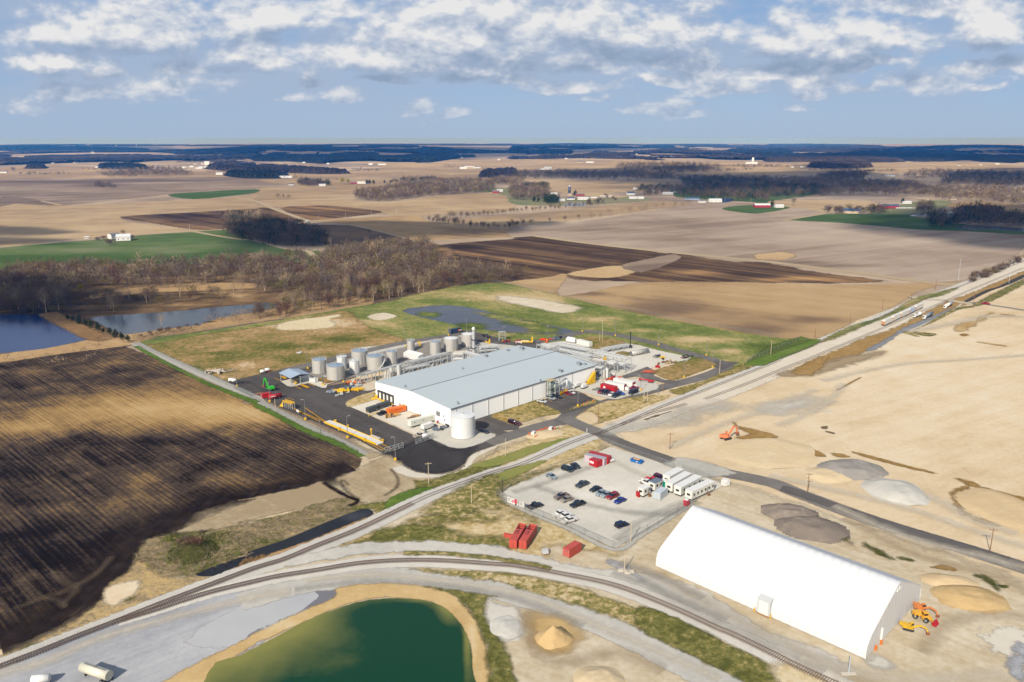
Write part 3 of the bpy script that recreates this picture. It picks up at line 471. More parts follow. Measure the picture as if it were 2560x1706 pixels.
near('grass_verge','s 990,1010 1150,960 1350,930 1500,860 1620,820 1600,740 1740,740 2000,660 2353,560 2353,650 1900,830 1500,1000 1310,1060 1200,1000','olive',tone=0.29,rough=1.2,blobs=[(1010,1245,50,16,-.3)])
near('grass_verge','s 1320,1010 1360,920 1500,850 1700,800 1800,830 1500,960 1350,1030','lush',tone=.3,rough=1)
near('grass_verge','b 640,1566 900,1480 1250,1370 1620,1290 1600,1330 1350,1400 900,1560','lush',tone=.9,rough=1)
WD=water('dark ditch water',C(22,26,32),C(58,62,72),wave=.03,rough=.1)
patch('ditch','m 1800,570 2353,370 s 0,1425 400,1290 700,1165 950,1065 1150,1000 1225,1040 1190,1090 950,1190 700,1290 300,1440 0,1550 m 2353,490 2050,585',WD,Y(),rough=.6,n=110,tone=.0,blobs=[(880,1295,40,12,.9)])
ribbon('reed_bank','s -100,1590 0,1545 300,1430 700,1290 1000,1165 1220,1080 1400,1000',2.6,M['reed'],Y(),rough=.7,tone=.5)
ribbon('ditch','s 770,760 860,820 980,885 1090,935 1000,975',1.5,M['soil_edge'],Y(),rough=.5,tone=.1)
# rail ballast
MAIN='m -900,1830 -400,1600 0,1432 370,1290 740,1140 1080,1010 1390,885 1900,690 2353,520 n 400,445 700,320 1100,160 s 1600,950 1800,862 2080,760 2353,665 b 1080,1566 1300,1475 1550,1365 1770,1285 c 330,1283 560,1190 900,1040 1400,845 2000,605 o 0,990 300,875 700,710 1060,560 1400,415 1750,290 2060,170 2353,50 2700,-90'
ribbon('ballast',MAIN,(9,9,9,9,9,9,8,8,8,9,9,9,10,12,12,12,12,12),M['ballast'],Y(),rough=.7,tone=.55)
near('ballast','c 420,1250 560,1180 900,1035 1400,835 2000,595 2353,455 o 300,860 700,700 1060,550 1500,380 1750,285 2353,35 2353,190 2000,300 1750,400 1500,510 1200,640 900,760 600,870 300,990 0,1130 c 2353,600 1900,800 1500,960 1200,1060 900,1180 700,1240 600,1250','ballastfar',tone=.7,rough=1.2,n=200,blobs=[(2040,780,20,8,-.3)])
near('track_bed','o 560,900 900,750 1200,650 1600,440 1900,330 2353,140 2353,200 2000,320 1800,420 1900,430 1700,480 1450,600 1150,740 900,880 700,960 450,1030 300,1010','wet',tone=.3,rough=3,blobs=[(2200,860,80,14,-.0)],n=150)
near('dark_ground','o 900,870 1100,760 1250,660 1450,580 1700,480 1700,500 1500,600 1300,680 1150,760 1000,860','apron',tone=-.3,rough=3)
near('dark_ground','o 1800,420 1990,320 2100,290 2200,240 2353,170 2353,200 2200,270 2030,330 1850,420','asphalt',tone=-.2,rough=.7)
near('dark_ground','o 150,1080 500,980 900,900 1100,880 700,1010 400,1100 200,1110','yard',tone=-.2,rough=5)
near('dark_ground','o 230,1080 300,1010 500,930 560,940 430,1080','wet',tone=.2,rough=3)
ribbon('pale_kerb','o 1300,690 1500,600 1700,500 1780,440',1.6,M['concrete'],Y(),rough=.5)
ribbon('dirt_track','o 1870,445 1900,430 2100,460 2353,500 2700,560',5,M['tarmac'],Y(),rough=.4,tone=.7)
ribbon('dirt_track','o 1330,375 1400,400 1650,410 1800,430 1900,450',7,M['ballastfar'],Y(),rough=1)
near('grass_verge','o 1330,700 1400,660 1700,490 1880,460 1880,475 1740,500 1500,620 1340,690 1540,715 1500,740 1400,730','olive',tone=0.44,rough=1)
near('grass_verge','o 1240,705 1290,697 1390,740 1350,740','olive',tone=0.54,rough=.8)
near('grass_verge','o 0,830 300,740 480,790 0,975 c 2200,470 1700,620','grass',tone=.05,rough=1.2,smooth=1)
near('grass_verge','o 480,790 750,650 1050,560 1330,400 1440,400 1200,520 900,640 620,760','grass',tone=.5,rough=2)
near('grass_verge','o 1900,440 2353,210 2353,260 2000,440','olive',tone=0.34,rough=2)
near('grass_verge','c 1010,870 1300,790 1650,640 1880,600 1700,680 1350,800 1130,905','scrub',tone=.15,rough=1.5)
near('grass_verge','c 1700,620 2000,520 2353,400 2353,450 2000,590 1870,640 1760,640','lush',tone=.5,rough=1)
near('grass_verge','o 1370,385 1500,350 1750,290 1640,350 1500,390','grass',tone=.45,rough=2)
# gravel parking lot with its fence
near('gravel_lot','d 130,590 200,540 400,450 700,340 960,240 1200,140 1460,220 1780,330 1900,340 2250,490 2000,620 1240,1075 800,870 420,720','lot',tone=.6,rough=.5,smooth=0,n=170,blobs=[(1500,1240,120,30,.25),(1420,1330,90,20,-.25),(1330,1250,60,15,-.1),(1640,1290,70,12,-.3)])
ribbon('lot_edge','d 150,600 420,730 800,885 1240,1085 1500,940 1950,660',2.2,M['gravel'],Y(),rough=.5,tone=.05)
near('olive_patch','d 0,450 250,350 600,260 520,320 200,460','lush',tone=1,rough=1)
for s,t_ in [('d 0,500 300,430 700,320 600,380 300,490 100,600 60,620 300,700 520,820 500,840 200,720 0,640',.55),('d 0,960 250,990 260,1080 0,1080 t 100,340 n 1900,350 1080,310 1150,260 1300,160 1700,100 2000,200',.35),('n 1500,100 1800,20 2353,0 2353,80 1900,100',.6),('s 2100,760 2353,700 2353,1000 2200,1000 2000,1100 1800,1050 1700,1020',.6)]:
    near('olive_patch',s,'olive',tone=t_,rough=3)
# road going south-east
ribbon('road','b 1500,1120 1700,1210 1850,1265 c 500,1330 700,1410 900,1480 1150,1555 f 0,755 250,850 1000,1125 1800,1370 2353,1545 2900,1730',(8.5,8.5,8.5,8.5,8.5,8.5),M['tarmac'],Y(),rough=.35,tone=.35)
ribbon('road_lane','f 120,815 250,850 1000,1115 1800,1355 2353,1530 2900,1715',5.2,M['tarmac_line'],Y(),rough=.9,tone=.4)
ribbon('road_lane','c 350,1265 500,1315 700,1395 900,1462 1100,1530',3,M['tarmac_line'],Y(),rough=.9,tone=.7)
near('dirt','d 1700,300 1900,240 2353,380 1990,420 1850,350','gravel',tone=.2,rough=1.5)
# southern tracks, gravel roads and pond
near('stone_apron','m 0,1445 370,1300 740,1150 1390,900 2353,690 n 700,590 1100,530 1500,540 2000,600 1900,680 1300,660 900,700 600,740 640,900 0,1310 m 1500,1566 -800,2300 -800,1700','apron',tone=.55,rough=1.2,n=170,blobs=[(250,1600,200,60,-.15),(420,1540,160,30,-.2),(350,1440,300,14,.25),(700,1440,200,10,.15)])
near('pale_stone','n 0,870 400,760 700,720 730,790 640,850 520,930 200,1080 0,1200 m 2100,1250 1700,1200','pale_stone',tone=.5,rough=1)
near('dark_stone','n 690,730 780,705 880,720 870,790 640,890 300,1030 0,1200 180,1080 500,950 640,850 720,790','dark_stone',tone=.5,rough=.8)
ribbon('gravel_road','n 0,830 500,690 900,620 1300,600 1700,625 2353,715 t 300,715 700,830 1000,935 1500,1140 2000,1395 2353,1566 2700,1720',(10,11,11,10,10,10,10),M['road_gravel'],Y(),rough=1.,tone=.4)
ribbon('gravel_road','n 400,470 700,420 1100,345 1700,320 2353,365 t 300,385 700,480 1000,560 e 0,640 500,790 1000,1130 1500,1330 1900,1540',(6,7,7,7,8,9,10,11,11),M['road_gravel'],Y(),rough=2,tone=.6)
CURVE='m 1080,1012 1400,915 1900,755 2353,645 n 350,600 700,545 1100,480 1500,453 1900,458 2353,490 t 450,500 900,578 1400,688 1900,880 2353,1090 e 500,975 1000,1205 1450,1430 1800,1590 2200,1750'
ribbon('ballast',CURVE,(5,7,8,8,8,8,8),M['ballast'],Y(),rough=.7,tone=.75)
near('grass_verge','t 0,545 400,570 900,660 1500,860 2000,1040 2353,1180 2353,1440 1900,1220 1500,1020 1000,850 600,740 350,650 0,610 n 2353,650 1900,580 1560,530 1900,540','olive',tone=0.49,rough=1.4,n=150,blobs=[(1400,1490,60,14,.45),(1270,1455,60,8,.4),(1550,1560,30,12,.4),(1900,1640,120,30,-.1)])
near('grass_verge','e 0,870 400,1010 700,1170 1150,1380 1230,1500 1300,1566 1260,1700 900,1540 500,1330 0,1090','olive',tone=0.26,rough=1)
ribbon('grass_verge','n 1500,380 1900,390 2353,430 t 300,440 600,480 800,530',2.4,M['olive'],Y(),rough=1,tone=.4)
near('bank','n 0,1200 300,1040 640,890 870,790 900,700 1300,660 1750,690 1950,760 2100,900 2200,1100 2270,1300 2300,1600 2300,1900 2000,1900 2120,1500 2100,1200 1950,950 1750,830 1400,790 1200,800 900,880 500,1060 200,1190 0,1310 m 1700,1700 1200,1900 1500,1566','berm',tone=.45,rough=.8,n=200,blobs=[(1180,1600,14,60,.5),(700,1560,60,30,.3)])
WPD=water('green pond water',C(26,68,42),C(138,138,74),s=.03,wave=.05,ws=.35,rough=.12)
patch('pond','n -300,1500 0,1325 300,1170 600,1010 900,890 1200,812 1600,805 1850,870 2000,1000 2110,1200 2140,1500 2120,2000 -300,2400',WPD,Y(),rough=.6,n=200,tone=-.2,shallow=(.55,4.5),blobs=[(760,1565,120,60,.55),(650,1640,190,85,.65),(560,1700,150,90,.35),(1168,1600,10,90,.75),(1120,1530,30,40,.6),(1060,1505,50,7,.4),(900,1670,120,60,.25)])
near('grass_verge','n 1700,690 1900,715 2353,780 t 220,790 200,930 290,1100 400,1300 480,1566 500,1800 250,1800 230,1500 180,1150 60,930 0,870 n 2100,900 1950,760','olive',tone=0.26,rough=1.2,blobs=[(1290,1600,20,60,.4)])
near('bare_earth','t 230,800 300,850 500,900 560,1100 400,1180 280,1100 200,950','gravel',tone=.6,rough=1.2)
near('tan_stain','t 600,1000 800,930 1050,1060 1050,1220 850,1290 680,1230','berm',tone=.25,rough=4)
near('concrete_pad','p 30,1290 85,1228 240,1290 690,1520 690,1600 500,1600','concrete',tone=.75,rough=.15,smooth=0)
near('bare_earth','e 1210,1400 1500,1450 1700,1600 1300,1600','scrub',tone=.8,rough=2)
# stains and damp patches in the sand
for s,m_,t_,rg in [('c 1590,1160 1650,1200 1900,1260 1980,1300 1880,1335 1600,1310 1750,1280 1650,1230',"wet",.2,2),('f 310,435 450,470 530,520 440,520 350,480','wet',.1,1),
   ('f 570,490 700,505 740,525 650,530','wet',.2,1),('f 760,475 1000,530 1250,600 1530,670 1480,672 1200,610 900,530','wet',.15,1),('f 1710,725 1850,750 2050,830 2353,900 2353,945 2100,870 1850,800 1720,830 1690,880 1760,980 1850,1060 2050,1120 2260,1160 2000,1140 1800,1060 1700,900 1700,860 1860,800','wet',.1,2.2),
   ('p 1500,510 1640,495 1740,545 1580,530','wet',.1,1),('p 1900,590 2010,590 2100,660 2120,740 2000,640','weeds',.1,1.5),('p 2130,675 2210,690 2150,700','weeds',.0,.8),
   ('p 870,290 1000,340 1150,440 1000,390','weeds',.25,1.5),('p 1190,420 1320,435 1320,455 1220,445','weeds',.25,1),('p 430,30 560,130 750,260 740,290 560,160','weeds',.3,2),
   ('p 2000,1120 2353,1100 2353,1400 2280,1390 2100,1330 2000,1230','concrete',.4,5),('p 2200,1400 2300,1300 2353,1250 2353,1600 2200,1450','apron',.5,4),
   ('p 900,1380 1000,1320 1130,1400 1080,1450 950,1430','gravel',.5,2),('o 640,1225 830,1125 840,1130 660,1230','wet',.0,.5),('o 1760,725 1800,715 1850,728 1800,740','wet',0,.7),
   ('o 1720,690 1780,620 1900,600 2050,520 1950,600 1800,690','wet',.75,4),('o 1950,790 2180,825 2170,832 1940,800','wet',.7,1),('o 2140,535 2260,545 2255,555 2150,545','wet',.2,.8),
   ('c 780,1135 830,1130 800,1148','wet',.1,.6),('c 830,1120 900,1095 910,1105 850,1122','soil_edge',.4,.5),('f 490,250 545,245 540,268 500,268','soil_edge',.7,.4),('f 530,288 610,305 600,315 540,300','soil_edge',.7,.4),
   ('t 1300,450 1500,490 1660,650 1400,520','apron',.4,1.5),('c 520,1230 1000,1130 1300,1020 1500,1000 1300,1100 900,1180 600,1250','gravel',.45,12),('c 1900,1010 2300,940 2300,1020 2000,1060','gravel',.6,14)]:
    near('stained_ground',s,m_,tone=t_,rough=rg)
Z0=.66
# markings
for k in range(9):
    line('b %f,%f %f,%f'%(845+k*24,1105+k*11,905+k*24,1088+k*11),.28)
for k in range(10): line('u %f,%f %f,%f'%(500+k*62,1395-k*17,650+k*55,1430-k*20),.3,'asphalt')
for k in range(7): line('u %f,%f %f,%f'%(215+k*75,1300-k*27,290+k*75,1345-k*27),.22)
for s in ['a 685,760 742,783','a 870,832 933,862','a 995,808 1055,834','a 960,1030 1120,1140 1300,1235 1500,1330 1680,1430','a 870,1050 1000,1110 1100,1160','a 835,945 790,960 755,985 752,1003','a 860,955 815,975 805,1000 840,1030 950,1080 1150,1165','s 1290,405 1420,470','s 1250,420 1370,480','a 1500,975 1530,970','a 1990,440 2000,440']:
    line(s,.45)
for s in ['a 920,820 990,852','a 935,816 1005,848','a 745,745 785,768','a 757,742 797,764']: line(s,.9)

for k_,a_,b_,am in (('t_light',(226,214,194),(240,232,216),.55),('t_dark',(178,158,128),(204,184,154),.4),('t_grey',(172,170,164),(196,193,186),.5),('t_soil',(104,90,78),(140,122,100),.4),('t_ink',(24,20,19),(50,42,38),.5)):
    M[k_]=gmat('wheel worn '+k_[2:],[(0,C(*a_)),(1,C(*b_))],s1=.05,a1=.5,s2=.5,a2=.5,hard=.4,amax=am)
# faint wheel tracks worn into sand, dirt and soil
for s_,w_,m_,t_,rg_ in [('c 1000,1400 1500,1180 2000,1010 2353,860',2.5,'t_light',.5,5),('f 100,240 500,60 700,-150',3,'t_light',.5,5),('f 900,700 1500,900 1900,1100 2353,1250',4,'t_light',.3,6),('f 0,700 600,830 1300,1010 2000,1240 2500,1400',3,'t_light',.4,5),
  ('e -200,480 200,620 700,900 1200,1150 1800,1450 2300,1650',3.5,'t_dark',.75,7),('e -250,560 150,720 600,960 1100,1200 1700,1480',2.5,'t_grey',.0,5),('e 0,620 300,780 800,1000',1.8,'t_grey',-.3,3),('t 1300,450 1700,560 2200,800',2,'t_grey',-.3,3),
  ('p 300,1350 900,1500 1500,1560 2200,1500',3,'t_light',.4,6),('p 1400,1300 1700,1000 2200,950 2600,1050',3,'t_dark',.2,5),('p 600,-50 1300,250 1900,400 2500,560',3,'t_light',.3,6),('p 700,60 1400,420 2000,560 2500,800',2.5,'t_dark',.1,5),('d 1150,230 1500,400 1900,500',2,'t_light',.6,4),('d 500,500 1100,700 1700,760 2000,640',2.2,'t_grey',-.1,4),('d 1250,1000 1500,820 1900,640',2,'t_grey',-.2,4),('d 300,560 700,440 1100,300',2,'t_grey',-.1,4),
  ('t 560,900 620,1250 900,1400 1400,1300 1900,1500',3,'t_dark',.2,5),('m 550,880 700,730 620,660 480,560',1.5,'t_soil',.7,2.5),('m 130,900 400,800 640,720 880,580 1030,420',1.5,'t_soil',.6,2.5),('m 350,780 560,840 600,900',1.3,'t_soil',.6,2),('s 540,340 700,420 860,500',1.4,'t_soil',1.,1.6),('s 1000,790 930,740 960,830 1100,930',1.2,'t_ink',.6,1.5),('s 1380,640 1450,730 1430,820 1300,900',1.,'t_ink',.2,1.5),
  ('m -200,1540 370,1400 900,1180 1500,1000 2353,790 n 500,730',3,'t_light',.6,4),('n 600,640 1100,590 1600,610 2200,690 t 600,790 1100,1000 1700,1250 2353,1550',2.5,'t_light',.5,3),('n 500,720 1100,650 1600,665 t 100,730 600,850 1100,1060',1.8,'t_grey',-.2,2.5),('o 500,1150 1200,1000 1900,950 2500,900',3,'t_light',1.,6),('o 1300,700 1700,620 2000,560 2353,560',5,'t_light',.1,9)]:
    ribbon('wheel_track',s_,w_,M[m_],Y(),rough=rg_*.35,tone=.5)
# ================================================================== objects
MATS={}
def pm(name,c,rough=.6,metal=0.,dirt=.12,sc=.6,alpha=1.,k=K,ribs=None,spec=.5):
    if name in MATS: return MATS[name]
    m=bpy.data.materials.new(name); m.use_nodes=True; g=G(m.node_tree)
    tc=g.n('ShaderNodeTexCoord').outputs['Object']
    l=C(*c,k=k); n_=g.noise(tc,sc,4,.6)
    col=g.mix(g.m('MULTIPLY',g.m('SUBTRACT',n_,.35),dirt*3,clamp=True),(*l,1),(*[x*.55 for x in l],1))
    b=g.n('ShaderNodeBsdfPrincipled'); g.put(b.inputs[0],col); b.inputs['Roughness'].default_value=rough; b.inputs['Metallic'].default_value=metal
    b.inputs['Specular IOR Level'].default_value=spec
    if ribs:
        ax,per,d=ribs; sx=g.n('ShaderNodeSeparateXYZ'); g.put(sx.inputs[0],tc)
        bu=g.n('ShaderNodeBump'); bu.inputs['Distance'].default_value=d; g.put(bu.inputs['Height'],g.m('SINE',g.m('MULTIPLY',sx.outputs[ax],6.283/per))); g.put(b.inputs['Normal'],bu.outputs[0])
    o=g.n('ShaderNodeOutputMaterial')
    if alpha<1:
        tr=g.n('ShaderNodeBsdfTransparent'); mx=g.n('ShaderNodeMixShader'); mx.inputs[0].default_value=alpha; g.put(mx.inputs[1],tr.outputs[0]); g.put(mx.inputs[2],b.outputs[0]); g.put(o.inputs[0],mx.outputs[0])
    else: g.put(o.inputs[0],b.outputs[0])
    MATS[name]=m; return m
class MB:
    def __init__(s): s.v=[];s.f=[]
    def add(s,v,f): k=len(s.v); s.v+= [tuple(x) for x in v]; s.f+=[tuple(i+k for i in x) for x in f]; return s
    def box(s,c,d,rz=0.,top=1.,topy=None):
        """c = centre of the base"""
        hx,hy=d[0]/2,d[1]/2; ty=top if topy is None else topy; ca,sa=math.cos(rz),math.sin(rz); v=[]
        for z,kx,ky in ((0,1,1),(d[2],top,ty)):
            for x,y in ((-hx,-hy),(hx,-hy),(hx,hy),(-hx,hy)):
                x*=kx;y*=ky; v.append((c[0]+x*ca-y*sa,c[1]+x*sa+y*ca,c[2]+z))
        return s.add(v,[(3,2,1,0),(4,5,6,7),(0,1,5,4),(1,2,6,5),(2,3,7,6),(3,0,4,7)])
    def cyl(s,p,q_,r,n=10,r2=None,cap=True):
        p,q_=Vector(p),Vector(q_); d=(q_-p).normalized(); a=d.orthogonal().normalized(); b=d.cross(a); r2=r if r2 is None else r2; v=[]
        for o,rr in ((p,r),(q_,r2)):
            for i in range(n): t=2*math.pi*i/n; v.append(o+a*math.cos(t)*rr+b*math.sin(t)*rr)
        f=[(i,(i+1)%n,n+(i+1)%n,n+i) for i in range(n)]
        if cap: f+=[tuple(range(n-1,-1,-1)),tuple(range(n,2*n))]
        return s.add(v,f)
    def bar(s,p,q_,w,h=None):
        p,q_=Vector(p),Vector(q_); d=(q_-p).normalized(); up=Vector((0,0,1)) if abs(d.z)<.95 else Vector((1,0,0))
        a=d.cross(up).normalized()*w/2; b=a.cross(d).normalized()*(h or w)/2
        v=[o+x for o in (p,q_) for x in (-a-b,a-b,a+b,-a+b)]
        return s.add(v,[(3,2,1,0),(4,5,6,7),(0,1,5,4),(1,2,6,5),(2,3,7,6),(3,0,4,7)])
    def prof(s,pts,x0,x1,ax='x'):
        """extrude a (y,z) outline between x0 and x1 (ax='y': (x,z) outline between y0 and y1)"""
        n=len(pts); v=[]
        for x in (x0,x1):
            for a,b in pts: v.append((x,a,b) if ax=='x' else (a,x,b))
        f=[(i,(i+1)%n,n+(i+1)%n,n+i) for i in range(n)]+[tuple(range(n-1,-1,-1)),tuple(range(n,2*n))]
        return s.add(v,f)
    def build(s,name,mat,parent=None,smooth=False):
        me=bpy.data.meshes.new(name); me.from_pydata(s.v,[],s.f); me.materials.append(mat)
        bm_fix(me)
        if smooth:
            me.polygons.foreach_set('use_smooth',[len(p.vertices)==4 for p in me.polygons])
        o=bpy.data.objects.new(name,me); COL.objects.link(o)
        if parent: o.parent=parent
        return o
import bmesh
def bm_fix(me):
    b=bmesh.new(); b.from_mesh(me); bmesh.ops.recalc_face_normals(b,faces=b.faces); b.to_mesh(me); b.free()
def empty(name,loc,rz=0.,label=None,cat=None,group=None):
    o=bpy.data.objects.new(name,None); COL.objects.link(o); o.location=loc; o.rotation_euler=(0,0,rz); o.empty_display_size=.5
    return tag(o,label,cat,group)
def copy_tree(o,parent=None):
    c=o.copy(); COL.objects.link(c); c.parent=parent
    for ch in [x for x in o.children]: copy_tree(ch,c)
    return c
def px(s): return q(s)[0]
def loc(s,z=Z0): p=P(px(s) if isinstance(s,str) else s); return Vector((p.x,p.y,z))
def ang(a,b): d=loc(b)-loc(a); return math.atan2(d.y,d.x)
def hit(p,A,B):
    """where the sight line through photo point p meets the upright plane through A and B: (distance along, height)"""
    u,v=px(p) if isinstance(p,str) else p
    x=(u-U0)/F; y=(V0-v)/F; d=(x,math.cos(TH)+y*math.sin(TH),-math.sin(TH)+y*math.cos(TH))
    e=(B-A).normalized(); n_=Vector((-e.y,e.x,0)); t=(n_.dot(A-Vector((0,0,H))))/(n_.dot(Vector(d)))
    w_=Vector(d)*t+Vector((0,0,H))-A; return w_.dot(e),w_.z
WHITE=pm('white painted metal',(238,239,240),.5,dirt=.04,sc=.2); WALL=pm('white wall panels',(250,252,255),.55,dirt=.02,sc=.15,k=.82)
ROOF=pm('pale blue grey metal roof',(200,212,220),.5,dirt=.05,sc=.05,ribs=(1,1.1,.05)); GREY=pm('galvanised steel',(150,153,156),.45,.35,dirt=.15); DK=pm('dark steel',(52,54,58),.6,dirt=.1)
YEL=pm('yellow paint metal',(244,196,20),.5,dirt=.08); TYRE=pm('black rubber',(34,34,36),.85,dirt=.1); GLASS=pm('dark tinted glass',(28,36,46),.12,dirt=0,spec=.8)
TANK=pm('weathered stainless steel',(212,211,208),.42,.2,dirt=.14,sc=.35); TANKTOP=pm('blueish tank roof',(150,175,205),.45,.2,dirt=.15); WTANK=pm('white tank paint',(236,239,242),.45,dirt=.04,sc=.1)
WOOD=pm('weathered wood',(150,112,80),.85,dirt=.3); CONC=pm('pale concrete',(214,206,192),.85,dirt=.12); RUST=pm('rusty rail steel',(112,88,78),.75,dirt=.25); TIE=pm('creosoted sleeper',(134,118,106),.9,dirt=.3)
ORANGE=pm('orange paint',(246,122,26),.5,dirt=.08); RED=pm('red paint',(190,20,28),.5,dirt=.1); SRED=pm('faded container red',(206,84,68),.6,dirt=.16,ribs=(0,.55,.05)); PIPE=pm('light grey pipe lagging',(222,226,230),.45,.2,dirt=.12)
STEEL=pm('grey structural steel',(200,206,212),.5,.2,dirt=.15); BLACK=pm('black paint',(24,25,28),.4,dirt=.05); BLUEG=pm('blue grey plate',(110,126,146),.6,dirt=.15); GREEN=pm('bright green paint',(60,190,50),.5,dirt=.08); TEAL=pm('teal plastic',(20,176,150),.5)
FAB=pm('white membrane fabric',(243,247,254),.6,dirt=.03,sc=.05,k=.515,ribs=(0,2.6,.026)); FABE=pm('gable membrane fabric',(246,247,249),.6,dirt=.03,sc=.1,k=.56,ribs=(1,2.4,.02)); LIGHTW=pm('off white siding',(238,238,232),.6,dirt=.05,ribs=(0,.6,.02)); MESHW=pm('chain link mesh',(140,146,148),.6,.3,dirt=.0,alpha=.16)
SILVER=pm('silver paint',(176,186,194),.25,.5,dirt=.03)

# ------------------------------------------------------------------ warehouse
hE=8.9
A_,B_,C_,D_=[P(*p,z=hE+Z0) for p in ((938.5,954.9),(1126.5,1022.9),(1488.2,914.),(1296.5,865.))]
ux=((C_-B_)+(D_-A_)).normalized(); uy=Vector((-ux.y,ux.x,0)); L=((C_-B_).length+(D_-A_).length)/2; W=((A_-B_).dot(uy)+(D_-C_).dot(uy))/2
wh=empty('warehouse',(B_.x,B_.y,Z0),math.atan2(ux.y,ux.x),'long low white warehouse with pale blue grey gable roof','warehouse')
hR=hE+1.9
MB().prof([(0,0),(0,hE),(W/2,hR-.12),(W,hE),(W,0)],0,L).build('wall',WALL,wh)
m=MB()
m.prof([(-.35,hE+.02),(-.35,hE+.22),(W/2,hR+.16),(W/2,hR-.06)],-.35,L+.35); m.prof([(W+.35,hE+.02),(W+.35,hE+.22),(W/2,hR+.16),(W/2,hR-.06)],-.35,L+.35)
rf=m.build('roof',ROOF,wh)
MB().box((L/2,W/2,hR+.14),(L+.7,.5,.14)).build('ridge_cap',pm('ridge flashing',(120,134,148),.6),rf)
for i,x in enumerate((.105,.24,.345,.44,.535,.625,.71,.795,.89)):
    xx=L*(.03+i*.098); MB().box((xx,-.12,0),(.3,.24,hE)).build('downspout',pm('pale downspout',(214,218,222),.5),wh)
MB().box((L/2,-.42,hE-.12),(L+.9,.25,.3)).build('gutter',pm('gutter grey',(112,120,128),.5),wh); MB().box((-.42,W/2,hE*.0+.0),(.12,W,.5)).build('plinth',CONC,wh)
def wall_box(p,w_,h_,mat,name,plane,dp=.25,z=None):
    """box standing off the west gable ('g') or south wall ('s') at a photo point"""
    Bv=Vector((B_.x,B_.y,Z0))
    if plane=='g': s_,zz=hit(p,Bv,Bv+uy*10); zz-=Z0; zz=z if z is not None else zz; return MB().box((-dp/2-.01,s_,zz),(dp,w_,h_)).build(name,mat,wh)
    s_,zz=hit(p,Bv,Bv+ux*10); zz-=Z0; zz=z if z is not None else zz; return MB().box((s_,-dp/2-.01,zz),(w_,dp,h_)).build(name,mat,wh)
DS=pm('dark dock seal',(70,68,66),.8)
for x,y in ((168,1400),(232,1425),(298,1448),(365,1470)):
    Bv=Vector((B_.x,B_.y,Z0)); s_,zz=hit('w %d,%d'%(x,y),Bv,Bv+uy*10); d=empty('dock_door',(0,s_,0)); d.parent=wh
    b=MB(); b.box((-.35,-1.75,.9),(.7,.6,3.9)); b.box((-.35,1.75,.9),(.7,.6,3.9)); b.box((-.4,0,4.5),(.8,4.1,.7)); b.build('dock_seal',DS,d)
    MB().box((-.1,0,1),(.15,2.8,3.5)).build('door_panel',WHITE,d); MB().box((-.5,0,.2),(.8,2.6,.7)).build('bumper',YEL,d)
for p,ww,hh in (('a 1840,1010',.9,2.1),('a 1915,1080',.9,2.1),('a 2030,1090',1,1.1),('a 2240,1100',.8,.8),('a 2250,1140',.6,1.2)): wall_box(p,ww,hh,pm('grey wall fitting',(150,154,158),.5),'wall_fitting','g')
wall_box('a 2195,1085',1.9,1.9,GREY,'exhaust_hood','g',.9)
for x,y in ((1495,690),(1640,628),(1700,622),(590,50)):
    pass
for (a,b,s_,h_) in (('b 1475,690',0,1.8,1.1),('b 1645,630',0,2,1.5),('b 1700,625',0,1.2,.8),('b 1120,492',0,2,1.5),('b 990,500',0,1.4,.8),('b 790,555',0,1.5,1.2),('b 575,682',0,.5,1.2),('b 1290,775',0,.5,1.2),('b 530,985',0,.5,1.4),('w 610,1190',0,.5,1.2)):
    p=P(px(a),z=hE+Z0+1.); dl=Vector((p.x-B_.x,p.y-B_.y,0)); lx,ly=dl.dot(ux),dl.dot(uy); zz=hE+(1-abs(ly-W/2)/(W/2))*1.9+.1
    MB().box((lx,ly,zz),(s_,s_,h_),.2).box((lx,ly,zz+h_),(s_*1.3,s_*1.3,.15),.2).build('roof_vent',pm('vent grey',(150,160,168),.5),wh)
# ductwork, dust collector and stairs against the south wall
Bv=Vector((B_.x,B_.y,Z0))
def south(p,off=2.): s_,zz=hit(p,Bv-uy*off,Bv-uy*off+ux*10); return s_,zz-Z0
dc=empty('dust_collector',Bv+ux*south('u 380,1180')[0]-uy*3.2,wh.rotation_euler[2],'tall grey green dust collector tower beside the long south wall','dust collector')
DCG=pm('grey green duct',(150,164,156),.5,.2,dirt=.2)
MB().cyl((0,0,4),(0,0,9),1.3,12).cyl((0,0,1.2),(0,0,4),.3,12,1.3).build('cyclone',DCG,dc,True); MB().cyl((3,0,3),(3,0,7.2),1.6,12).cyl((3,0,.8),(3,0,3),.3,12,1.6).build('hopper',DCG,dc,True)
b=MB()
for x in (-2,2,5):
    for y in (-1.6,1.6): b.bar((x,y,0),(x,y,9.6),.22)
for z in (3,6,9.5):
    for x in (-2,2): b.bar((x,-1.6,z),(x,1.6,z),.18)
    for y in (-1.6,1.6): b.bar((-2,y,z),(5,y,z),.18)
b.build('frame',STEEL,dc); MB().box((0,0,9.6),(4.6,3.8,.15)).build('platform',pm('tan platform',(196,178,130),.7),dc)
dk=empty('duct',Bv+ux*(south('u 480,1060')[0])-uy*1.8,wh.rotation_euler[2],'white curved ductwork arching along the south wall','ductwork')
x1=south('u 720,900')[0]-south('u 480,1060')[0]
MB().cyl((0,0,5.5),(x1-1,0,7.5),.45).cyl((x1-1,0,7.5),(x1,0,6.9),.45).cyl((x1,0,6.9),(x1,0,1),.5).cyl((0,0,5.5),(-1,0,3),.45).build('pipe',PIPE,dk,True); MB().cyl((1,0,2.4),(x1+5,0,2.7),.3).cyl((x1+5,0,2.7),(x1+6,0,1.9),.3).cyl((x1+6,0,1.9),(x1+6,0,0),.3).build('pipe',PIPE,dk,True)
